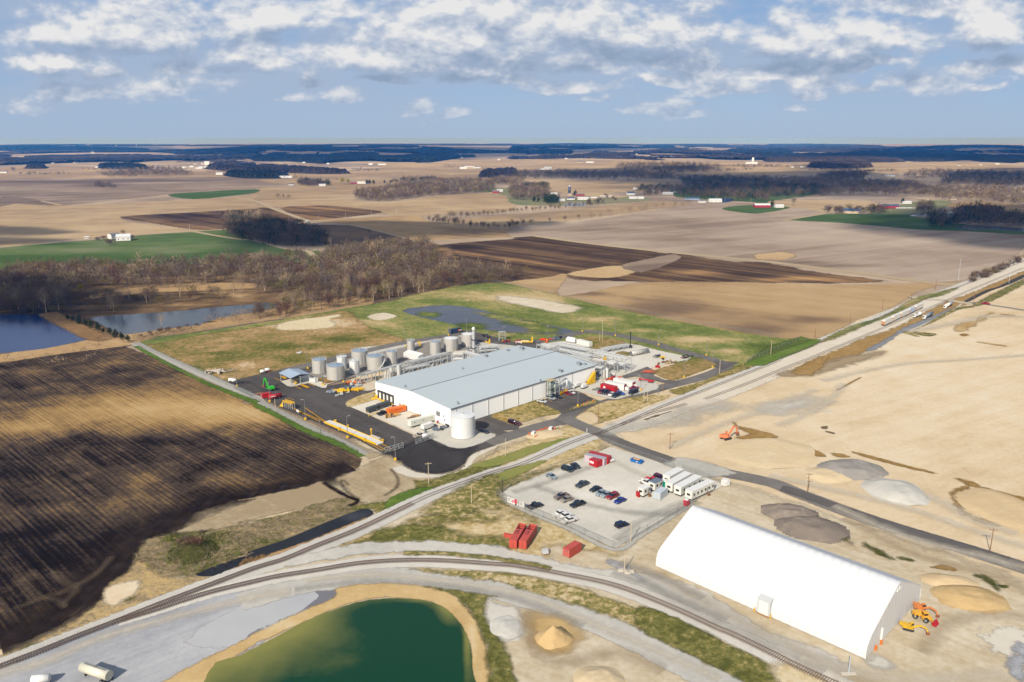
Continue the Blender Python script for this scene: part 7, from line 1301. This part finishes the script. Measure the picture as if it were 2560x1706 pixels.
# far woods 1.5 - 4 km: small merged trees
def fw(s,sp,lb,seed,Ht=12,mats=MW,n=42): forest('woodland',scatter(s,sp,seed),lb,seed,mats,Ht,Ht*.42,n,4.2,1.0,trunk=False)
MD=[(TW[0],.6),(EVG,.4)]
fw('i 920,585 930,545 1120,515 1450,462 1650,432 2000,430 2150,440 2180,500 2100,522 1650,548 1400,578 1270,600 1050,602',11,'long brown wood in the middle of the tan fields',81,15)
fw('i 2130,445 2200,410 2353,405 j 100,410 80,450 i 2353,452',14,'small brown wood left of the farm lane',82,14); fw('j 0,588 0,500 300,480 330,560 290,590 200,588',11,'brown wood behind the hamlet',83,15)
fw('i 400,462 420,425 520,430 650,440 660,462',12,'trees around the lone farmstead',84,12,MD); fw('i 1200,440 1400,420 1600,405 1690,420 1600,436 1300,440',16,'row of trees and yards behind the long wood',85,14,MD)
fw('h 960,380 1000,352 1400,325 1440,365 1200,386',22,'lens shaped wood in the grey fields',86,16); fw('h 1440,370 1450,330 1650,322 1750,350 1740,372',24,'second smaller wood in the grey fields',87,14); fw('h 860,472 900,440 1010,455 1075,486',18,'low thicket in the grey fields',88,8)
fw('j 1150,490 1250,470 1560,480 1540,520 1300,560 1180,540',20,'trees among the hamlet houses',89,10,MD,); fw('j 90,495 240,470 330,480 320,500 180,505',14,'dark conifers behind the hamlet wood',90,14,[(EVG,1.)]); fw('j 300,622 310,580 420,585 445,615 400,625',9,'block of dark conifers at the hamlet',91,10,[(EVG,1.)])
fw('j 1520,562 1540,495 1900,485 2353,475 k 500,490 480,560 0,580 j 2353,612 2020,595 1850,595 1700,580',14,'wood around the blue pond, partly in cloud shadow',92,15,MD)
fw('k 0,470 0,420 450,400 850,430 1400,460 1460,560 1200,560 900,545 500,555 480,480',17,'long wood across the right background',93,15); fw('k 1460,568 1480,485 1900,492 2353,515 2353,635 2200,640 1900,600 1700,600',18,'brown wood by the road at the right',94,14)
fw('k 1480,850 1500,740 1700,760 1750,690 2100,680 2150,745 2353,760 2353,835 2050,830 1800,825 1700,842',11,'dark swamp trees between the two grey ponds',95,13,MD); fw('k 520,710 560,685 850,700 1000,670 1050,690 1040,720 700,722',13,'trees and bushes behind the blue roofed barn',96,11,MD); fw('k 1350,700 1400,650 1520,650 1530,680 1450,700',12,'round leafless trees by the pale yard',97,12)
fw('j 850,560 870,600 600,628 700,640 840,622 1000,600 980,585',26,'shrubs along the hamlet field edge',98,7,MD); fw('h 2060,800 2080,770 2353,740 i 60,740 60,800 h 2200,810',10,'pale brown trees above the dark grove',99,13,[(TW[4],.4),(TW[1],.6)])
fw('o 1860,215 2100,130 2353,20 2353,45 2100,160 1900,240',7,'brown brush beside the railway at the right',100,4)
# canopies beyond 4 km, each one a wood read as a mass
def cmat(name,a,b,c):
    return gmat(name,[(0,C(*a)),(.5,C(*b)),(1,C(*c))],s1=.0016,a1=.8,s2=.012,a2=.6,edge=False)
CAN=cmat('distant leafless canopy',(36,34,35),(62,54,50),(98,86,76)); CAND=cmat('distant dark canopy',(22,28,26),(38,42,38),(62,56,50))
def canopy(s,label,mat=None,hh=16,holes=(),n=170,smooth=2):
    poly=plan(s,smooth); x0,y0=poly.min(0);x1,y1=poly.max(0); nx=int(np.clip(n*1.4,20,320)); ny=int(np.clip(n*.7,14,160)); rg=np.random.default_rng(len(s))
    gx=np.linspace(x0,x1,nx); gy=np.linspace(y0,y1,ny); PX,PY=np.meshgrid(gx,gy,indexing='ij'); cx,cy=(x1-x0)/nx,(y1-y0)/ny
    sd=sdf(PX,PY,poly)
    for h in holes: sd=np.minimum(sd,-sdf(PX,PY,plan(h,2)))
    ins=sd>0; e=np.clip(sd/(min(cx,cy)*1.0+6),0,1); Zc=hh*e*rg.uniform(.45,1.15,PX.shape); PX=PX+rg.uniform(-.4,.4,PX.shape)*cx; PY=PY+rg.uniform(-.4,.4,PY.shape)*cy
    keep=ins[:-1,:-1]|ins[1:,:-1]|ins[:-1,1:]|ins[1:,1:]
    gm=np.array([[mnoise.noise((x*.0013,y*.0007,len(s)*.37))+.5*mnoise.noise((x*.004,y*.0016,3.)) for y in gy] for x in gx])
    if (x1-x0)*(y1-y0)>1.5e6: keep=keep&(gm[:-1,:-1]>-.16)
    V=np.stack([PX.ravel(),PY.ravel(),Zc.ravel()+.2],1); V,Fc,_=compact(V,grid_faces(keep,nx,ny),{}); o=mesh('woodland',V,Fc,mat or CAN,attrs={'tone':np.full(len(V),.5)}); tag(o,label,'woodland',kind='stuff'); return o
canopy('h 0,150 500,145 1200,150 1900,150 2353,145 i 100,160 0,200 h 2353,240 1900,240 1560,252 1300,262 900,262 760,270 420,272 260,283 0,288','wide purple brown woods on the left horizon',holes=['h 120,215 130,203 360,205 365,217','h 1400,182 1600,172 2130,188 2120,196 1500,195','h 380,190 420,180 660,184 640,194','h 1540,262 1560,250 1700,252'],n=220)
canopy('h 0,108 400,105 900,112 1350,128 1300,140 700,140 0,138','dark forest band near the left horizon',CAND,20); canopy('h 1380,150 1800,140 2353,105 i 300,100 1280,95 1600,110 1900,130 2200,150 2353,150 2353,160 1600,165 1300,182 600,178 0,172 h 2000,168','deep blue forest across the middle horizon',CAND,22,n=220)
canopy('i 0,190 400,185 900,190 1250,200 1500,180 1900,165 2353,160 2353,178 1900,200 1600,245 1200,250 1000,268 700,262 300,235 0,232','forest and village trees in the middle distance',CAND,18,n=180)
canopy('j 0,100 500,75 1200,90 1500,100 1400,118 900,112 560,135 540,165 200,168 0,165','blue forest left of centre right horizon',CAND,22); canopy('j 730,165 760,145 1100,150 1500,118 2000,120 2353,110 2353,225 2000,230 1600,225 1350,230 1200,215 950,212 600,205 0,215 0,180 500,190','mixed woods and yards on the right horizon',n=200,holes=['j 900,150 1100,150 1090,162 900,160'])
canopy('j 1950,155 2100,130 2353,130 k 200,135 220,160 0,200 j 2353,208','dark forest patch on the right horizon',CAND,20)
canopy('k 0,215 300,200 900,200 1200,225 1240,240 900,245 400,240 0,240','brown woods below the right forest',n=120); canopy('k 100,185 500,175 1000,155 1200,110 1500,100 2353,100 2353,238 2000,240 1800,215 1600,235 1250,232 1150,200 500,205 200,210','vast deep blue forest on the right horizon',CAND,22,n=220)
canopy('k 0,80 800,85 1200,105 900,145 300,150 0,140','pale brown woods under the right horizon',n=120); canopy('j 1200,85 1700,80 2353,90 2353,108 1900,112 1500,100','thin horizon woods right of centre',n=100); canopy('h 0,88 800,82 1600,85 2353,88 2353,98 1600,96 0,100','thin horizon woods on the left',n=100); canopy('i 0,85 1000,80 2353,78 2353,92 1200,88 0,95','thin horizon woods in the middle',n=100)
canopy('k 370,290 450,258 900,262 940,290 640,300','oval wood on the pale right field',n=60); fw('j 980,325 1000,270 1400,256 1900,284 1930,304 1800,342 1500,322 1200,332',30,'brown wood in the right middle distance',111,18,n=30)
fw('j 1300,335 1350,310 1700,298 1800,348 1500,355 1400,382',26,'shaded dark wood, right of the brown one',112,18,MD,30); fw('j 0,392 0,345 200,340 700,350 1100,345 1340,358 1560,400 1500,412 1080,402 700,404 240,404',19,'long dark wood across the tan fields',113,15,MD,30); fw('j 1560,445 1560,410 1700,392 2230,402 2353,406 2353,445 2000,472 1850,478 1600,474',18,'dark wood beyond the green lots',114,15,MD,30)
fw('k 1600,458 1650,362 1900,352 2353,358 2353,472 2000,470',20,'big dark wood at the right edge',115,16,MD,30); fw('k 450,412 480,380 700,356 930,358 880,386 850,432',17,'dark wooded knoll right of centre',116,18,MD,30); fw('k 1250,392 1300,335 1600,320 1680,340 1600,392 1400,402',30,'brown scrubby wood, far right',117,14,n=30)
canopy('i 2055,382 2080,340 2170,330 j 0,320 60,340 0,385','round wood at the centre right fields',n=50); canopy('i 0,350 0,290 200,290 700,325 870,345 600,350 300,340','purple scrub wood on the dark field',n=80); canopy('h 1900,300 1960,270 2353,270 2353,335 2200,332 1930,306','wood left of the village',n=60); canopy('h 900,295 960,270 1280,278 1370,305 1100,306','dark evergreen wood on the left horizon fields',CAND,16,n=60); canopy('h 2070,365 2110,345 2353,345 i 200,350 320,385 0,392 h 2230,388','farm wood with dark conifers',CAND,14,n=60); canopy('h 230,300 280,285 420,285 410,302','small copse at the left edge',n=30)
vq=random.Random(21)
for k in range(34):
    t_,x0_,x1_,y0_,y1_=vq.choice((('h',100,2200,225,330),('i',100,2300,255,420),('j',100,2300,205,440),('k',100,2300,235,440),('j',900,2300,250,400),('h',300,2300,300,400)))
    cx_,cy_=vq.uniform(x0_,x1_),vq.uniform(y0_,y1_); lw=vq.uniform(60,260); lh=vq.uniform(1.2,3.5); sl=vq.uniform(-6,6)
    fw('%s %f,%f %f,%f %f,%f %f,%f'%(t_,cx_-lw,cy_-lh-sl,cx_+lw,cy_-lh+sl,cx_+lw,cy_+lh+sl,cx_-lw,cy_+lh-sl),24,'thin tree line crossing the far fields',200+k,vq.uniform(8,13),MD if k%3==0 else MW,24)
# ------------------------------------------------------------------ far houses and barns
HW=pm('white house wall',(240,240,240),.7,dirt=.03); HRG=pm('grey shingle roof',(130,128,132),.8); HRW=pm('white metal roof',(226,230,236),.5,dirt=.03); HRB=pm('blue metal roof',(70,90,120),.5); HRED=pm('barn red',(176,44,48),.7); HT=pm('tan barn wall',(206,184,160),.8)
def house(p,w_,d_,h_,wall,roof,label,an=0.,nm='farmhouse',cat='house',wins=2,rh=.35):
    L=loc(p); o=empty(nm,L,an,label,cat); MB().prof([(-d_/2,0),(-d_/2,h_),(0,h_+d_*rh-.1),(d_/2,h_),(d_/2,0)],-w_/2,w_/2).build('wall',wall,o)
    m_=MB(); [m_.prof([(s*(d_/2+.4),h_-.1),(s*(d_/2+.4),h_+.15),(0,h_+d_*rh+.2),(0,h_+d_*rh-.05)],-w_/2-.4,w_/2+.4) for s in (-1,1)]; m_.build('roof',roof,o)
    for i in range(wins): MB().box((-w_/2+w_*(i+.5)/wins,-d_/2-.03,h_*.35),(1.2,.08,1.3)).build('window',GLASS,o)
    return o
FH=[('h 1140,960',17,14,5,HW,HRW,'big white barn in the green field',.35,'barn'),('h 1050,945',13,9,5.5,HW,HRG,'white farmhouse with dark roof behind the big barn',1.0),('h 800,945',6,2.5,2.2,HW,HW,'white camper on the field road left of the farm',.2,'camper'),
 ('i 345,830',16,10,3.5,HW,HRW,'white farmhouse with pale roof beside the dark grove',.2),('i 470,795',6,3,2,HW,HRW,'white shed by the farm road fork',.1,'shed'),('i 325,455',14,8,3,HW,HRB,'pale blue roofed shed left of the lone farmstead',.1,'shed'),('i 610,462',18,9,4,HW,HRW,'white barn at the lone farmstead',.1,'barn'),('i 905,440',22,9,4,HRED,HRG,'red roofed barn behind the yellow tree',.1,'barn'),('i 970,440',24,9,4,HW,HRW,'white barn right of the yellow tree',.1,'barn'),('i 1510,430',20,10,5,HW,HRW,'white house among trees behind the long wood',.2),
 ('i 2205,525',16,10,4,HRED,HRG,'red barn at the right end of the long wood',.1,'barn'),('i 2240,515',14,9,4,HW,HRW,'white house behind the red barn',.3),('j 2295,658',30,12,4.5,HRED,HRW,'long red barn with pale roof on the green lot',.05,'barn'),('j 1865,610',26,12,4.5,HW,HRW,'white barn beside the blue pond',.05,'barn'),('j 1745,615',14,9,3.5,HW,HRG,'white house left of the pond barn',.1),('j 1655,590',30,10,3.5,pm('pale blue wall',(150,170,196),.6),HRB,'blue shed left of the pond',-.1,'shed'),
 ('j 1090,545',18,14,5,HW,HRB,'white barn with pale blue roof in the hamlet',.1,'barn'),('j 1110,580',16,8,3,HW,HRW,'low white house below the pale blue barn',.1),('j 1180,580',14,8,3,HW,HRW,'low white house right of it in the hamlet',.1),('j 1430,540',24,9,3.5,HW,HRW,'long white house in the shaded hamlet',.1),('j 1280,508',16,8,3,HW,HRB,'blue roofed house in the shaded hamlet',.1),('j 1140,495',14,8,3,HW,HRW,'white house at the north edge of the hamlet',.1),('j 1500,520',14,8,3,HW,HRG,'grey roofed house beside the dark wood',.1),
 ('j 375,545',20,9,3.5,HT,HRW,'tan house left of the dark silo',.1),('j 530,555',9,6,6,HT,HRG,'small tan building at the foot of the dark silo',.1,'shed'),('j 625,550',20,8,3.5,HRED,HRG,'red house right of the dark silo',.1),('j 655,588',24,8,3.5,HW,HRW,'long white house in the front of the hamlet',.1),('j 540,588',16,8,3.5,HW,HRB,'blue roofed house in the front of the hamlet',.1),('j 750,585',14,8,3.5,HT,HRW,'tan house at the hamlet front, right',.2),('j 460,600',12,7,3,HW,HRW,'white shed right of the conifer block',.1,'shed'),('j 870,565',30,4,2.5,HT,HRW,'long low tan shed in the hamlet',.05,'shed'),
 ('j 330,312',30,18,8,HW,HRW,'big white barn on the far tan field',.1,'barn'),('j 280,312',24,10,4,HW,HRW,'low white shed beside the big far barn',.1,'shed'),('j 620,247',34,14,6,HT,HRB,'far grain buildings, left',.1,'barn'),('j 715,250',40,14,5,HW,HRW,'far grain buildings, right',.1,'barn'),('j 2200,258',60,18,6,HW,HRW,'long white far barn at the right horizon fields',.05,'barn'),
 ('k 765,712',30,18,4.5,HT,HRB,'large barn with dark blue roof behind the green field','b','barn'),('k 100,660',16,9,4,HW,HRW,'white house beside the green lot',.1),('k 1110,665',34,12,4.5,HRED,HRB,'red barn with blue roof behind the trees',.1,'barn'),('k 1160,660',14,10,4.5,HRED,HRG,'small red barn at the pale yard',.3,'barn'),('k 1270,625',18,9,3.5,HW,HRW,'white house behind the pale yard',.1),('k 1270,668',40,3,1.2,HW,HRW,'row of pale stored trailers on the yard',.05,'trailer'),('k 1690,590',16,9,3.5,HT,HRG,'tan house by the brown wood',.1),('k 300,462',18,9,4,pm('blue grey wall',(110,130,150),.7),HRB,'blue grey house in the shaded green lot',.1),('k 385,472',12,8,3.5,HT,HRG,'tan house in the shaded green lot',.1),('k 210,472',26,3,1,HW,HRW,'long white fence like shed in the shaded lot',.0,'shed'),('k 1120,376',30,10,4,HW,HRW,'white farm buildings behind the dark knoll',.1,'barn'),
 ('h 905,295',24,10,4,HW,HRW,'white far barn left of the evergreens',.1,'barn'),('h 990,298',30,10,4,HW,HRW,'low white far shed before the evergreens',.1,'shed'),('h 1905,268',24,12,15,HW,HRW,'tall white elevator of the far village',.1,'grain_elevator'),('h 1830,305',26,10,4,HW,HRW,'white far shed left of the village elevator',.1,'shed'),('h 2020,358',24,12,5,HW,HRW,'white far farmhouse on the tan field',.1),('h 2170,360',20,10,6,HW,HRG,'grey roofed far farmhouse with conifers',.1),('h 2343,388',20,10,6,HW,HRW,'white shed by the farm wood',.1,'shed'),('i 15,385',22,10,6,HW,HRW,'white barn at the left of the farm wood',.1,'barn'),('i 225,388',22,10,5,HW,HRW,'white house right of the farm wood conifers',.1),('i 290,388',30,10,5,HW,HRW,'long white house at the end of the farm wood',.1),('i 1160,268',40,10,4,HW,HRW,'long white far building at the village edge',.05,'shed'),('i 1055,268',20,10,6,HW,HRW,'small white far building left of the long one',.05,'shed'),('i 1905,305',30,14,6,HW,HRW,'white far farmstead, western building',.1),('i 1960,303',40,14,8,HT,HRW,'white far farmstead, middle building',.1),('i 2025,300',40,14,7,HW,HRG,'white far farmstead, eastern building',.1),('h 40,342',24,10,5,HW,HRG,'white far farmhouse at the left edge',.1)]
for t in FH:
    an=t[7] if not isinstance(t[7],str) else -.3; nm=t[8] if len(t)>8 else 'farmhouse'; house(*t[:7],an,nm,nm.replace('_',' ').replace('farm',''),wins=3 if t[1]<60 else 0,rh=.22)
vr=random.Random(9)
for k in range(46):
    t,x0,x1,y0,y1=vr.choice((('i',80,700,225,270),('i',1300,1700,205,245),('i',1780,2250,205,230),('h',480,720,250,262),('j',150,600,205,215),('k',1700,2200,262,278),('h',1650,1900,262,300),('h',780,880,152,165),('k',150,350,288,298),('j',1050,1240,160,172)))
    house('%s %f,%f'%(t,vr.uniform(x0,x1),vr.uniform(y0,y1)),vr.uniform(9,20),8,3.5,vr.choice((HW,HW,HT)),vr.choice((HRW,HRG)),{'i':'small pale house in the far village in the middle distance','h':'small pale house among the woods at the left horizon','j':'small pale house along the far right of centre road','k':'small pale house at the far right woods'}[t],.1,'far_house','house',wins=0)['group']={'i':'far village houses','h':'houses in the left woods','j':'houses on the far road','k':'houses at the right woods'}[t]
for p,hh,lb in (('h 1070,112',42,'white water tower on the horizon, left of two'),('h 1257,106',46,'white water tower on the horizon, right of two')):
    L=loc(p); o=empty('water_tower',L,0,lb,'water tower'); MB().cyl((0,0,0),(0,0,hh*.7),5,10,4).build('stem',HW,o); MB().cyl((0,0,hh*.7),(0,0,hh),14,12,12).build('tank',HW,o)
for p,r,hh,lb,mt in (('j 527,545',3.2,20,'dark blue silo standing in the hamlet',pm('dark silo',(60,70,90),.4)),('j 2213,250',6,26,'far white silo behind the long barn',HW)):
    o=empty('silo',loc(p),0,lb,'silo'); MB().cyl((0,0,0),(0,0,hh),r,14).build('shell',mt,o,True); MB().cyl((0,0,hh),(0,0,hh+r*.7),r,14,r*.2).build('dome',HRW,o)
# single farm trees
for p,s,lb,kd,sd in (('i 790,445',1.,'yellow green willow beside the red roofed barn, left half','yellow',2),('i 850,445',1.,'yellow green willow beside the red roofed barn, right half','yellow',3),('i 1180,435',1.,'lone conifer by the far farm lane','conifer',20),('i 1238,435',1.,'conifer, second by the far farm lane','conifer',21),('i 1020,440',1.3,'conifer left of the far green lawn','conifer',22),('i 1045,440',1.3,'conifer beside it on the far green lawn','conifer',20),('i 1080,440',1.1,'smaller conifer on the far green lawn','conifer',21),('j 580,548',1.3,'dark conifer right of the silo','conifer',22),('j 205,605',1.3,'dark conifer at the foot of the hamlet wood','conifer',20),('j 245,608',1.,'small conifer at the foot of the hamlet wood','conifer',21),('k 38,645',1.2,'dark round tree at the green lot','conifer',22),('k 230,640',1.,'dark tree right of the white house at the green lot','bare',1),('k 555,705',.9,'round bare tree left of the blue roofed barn','bare',0),('k 630,715',.9,'second round bare tree left of the blue roofed barn','bare',2),('k 735,690',1.,'bare tree above the blue roofed barn','bare',3),('k 1235,625',1.3,'dark tall tree behind the pale yard','conifer',20),('h 130,338',1.4,'lone round tree at the far left','bare',1)):
    L=loc(p); tree(kd,sd,L.x,L.y,lb,None,s*(1.7 if kd=='yellow' else 1.3))

# ------------------------------------------------------------------ clouds overhead that shade parts of the land
cm=bpy.data.materials.new('cloud'); cm.use_nodes=True; g=G(cm.node_tree)
pos=g.n('ShaderNodeNewGeometry').outputs['Position']
df=g.n('ShaderNodeBsdfDiffuse'); df.inputs[0].default_value=(.9,.9,.92,1); tl=g.n('ShaderNodeBsdfTranslucent'); tl.inputs[0].default_value=(.9,.9,.92,1)
m1=g.n('ShaderNodeMixShader'); m1.inputs[0].default_value=.5; g.put(m1.inputs[1],df.outputs[0]); g.put(m1.inputs[2],tl.outputs[0])
e=g.m('ADD',g.attr('sdn'),g.m('MULTIPLY',g.m('SUBTRACT',g.noise(pos,.006,6,.65),.5),3.2)); e=g.m('MULTIPLY',g.m('ADD',g.m('MULTIPLY',e,.8),.5,clamp=True),.93)
tr=g.n('ShaderNodeBsdfTransparent'); mx=g.n('ShaderNodeMixShader'); g.put(mx.inputs[0],e); g.put(mx.inputs[1],tr.outputs[0]); g.put(mx.inputs[2],m1.outputs[0]); oo=g.n('ShaderNodeOutputMaterial'); g.put(oo.inputs[0],mx.outputs[0])
def cloud(s,alt,rough,label):
    poly=plan(s,3); off=alt/math.tan(SUN_EL); poly=poly-np.array([math.cos(SUN_AZ),math.sin(SUN_AZ)])*off
    x0,y0=poly.min(0)-rough*1.2; x1,y1=poly.max(0)+rough*1.2; nx,ny=90,50; gx=np.linspace(x0,x1,nx); gy=np.linspace(y0,y1,ny); PX,PY=np.meshgrid(gx,gy,indexing='ij'); sd=sdf(PX,PY,poly)
    keep=(np.maximum.reduce([sd[:-1,:-1],sd[1:,:-1],sd[:-1,1:],sd[1:,1:]])>-rough*1.2); thick=np.clip((sd+rough)/rough,0,2.5)*rough*.5
    rg=np.random.default_rng(len(s)); bump=np.array([[mnoise.noise((x*.004,y*.004,1.)) for y in gy] for x in gx])*rough*.6
    V=np.stack([PX.ravel(),PY.ravel(),(alt+thick*(1+0)+bump).ravel()],1); at={'sdn':(sd/rough).ravel()}
    V1,F1,a1=compact(V,grid_faces(keep,nx,ny),at); V2=V1.copy(); V2[:,2]=alt; n_=len(V1)
    o=mesh('cloud',np.concatenate([V1]),F1,cm,attrs=a1); tag(o,label,'cloud',kind='structure')
for s,alt,rg_,lb in (('X 540,625 570,585 640,568 760,560 860,556 1000,556 1280,566 1300,580 1240,590 1040,596 960,606 880,616 700,622',1100,28,'a'),('X 0,700 160,712 300,760 220,800 0,830 -300,830 -300,700',1100,25,'b'),('X -200,568 60,568 130,575 190,582 60,590 -200,590',1100,25,'c'),('X -200,596 100,596 170,604 60,614 -200,618',1100,18,'d'),
   ('X 2120,566 2300,552 2560,542 2800,540 2800,640 2560,632 2420,620 2320,600 2230,588',1300,32,'e'),('X 2120,555 2250,530 2400,520 2800,515 2800,545 2300,560',1300,60,'f'),('X 1590,462 1700,440 1900,432 2180,432 2320,462 2300,488 1900,492 1650,490',1500,120,'g'),('X 1330,428 1480,424 1640,416 1770,420 1760,436 1560,446 1340,446',1700,150,'h'),('X 1600,446 1750,440 1900,446 1850,466 1640,470',1700,120,'i'),('X 2370,428 2800,424 2800,466 2360,466',1700,150,'j'),('X 400,374 640,366 1000,366 1280,370 1600,370 1480,384 1100,400 900,404 600,402 430,392',2000,300,'k'),('X 0,366 370,368 360,378 0,378',2200,300,'l'),('X 2100,384 2240,372 2600,368 2600,404 2300,402 2050,396',2200,300,'m'),('X 1150,560 1330,556 1400,562 1300,570',1200,25,'n'),('X 2010,412 2150,425 2120,450 2040,450',1700,120,'o'),('X 1440,452 1560,446 1700,452 1600,462',1500,90,'p')):
    cloud(s,alt,rg_,'flat cumulus cloud high over the land')
# ------------------------------------------------------------------ haze
hm_=bpy.data.materials.new('haze'); hm_.use_nodes=True; nt=hm_.node_tree; nt.nodes.clear(); pv=nt.nodes.new('ShaderNodeVolumePrincipled'); ho=nt.nodes.new('ShaderNodeOutputMaterial'); nt.links.new(pv.outputs[0],ho.inputs['Volume'])
pv.inputs['Color'].default_value=(.08,.36,1,1); pv.inputs['Absorption Color'].default_value=(1,1,1,1); pv.inputs['Density'].default_value=6.5e-5; pv.inputs['Anisotropy'].default_value=.1
hz=MB().cyl((0,0,-1),(0,0,H+3),21640,96).build('haze',hm_); tag(hz,'thin blue haze over the whole plain','haze',kind='stuff')
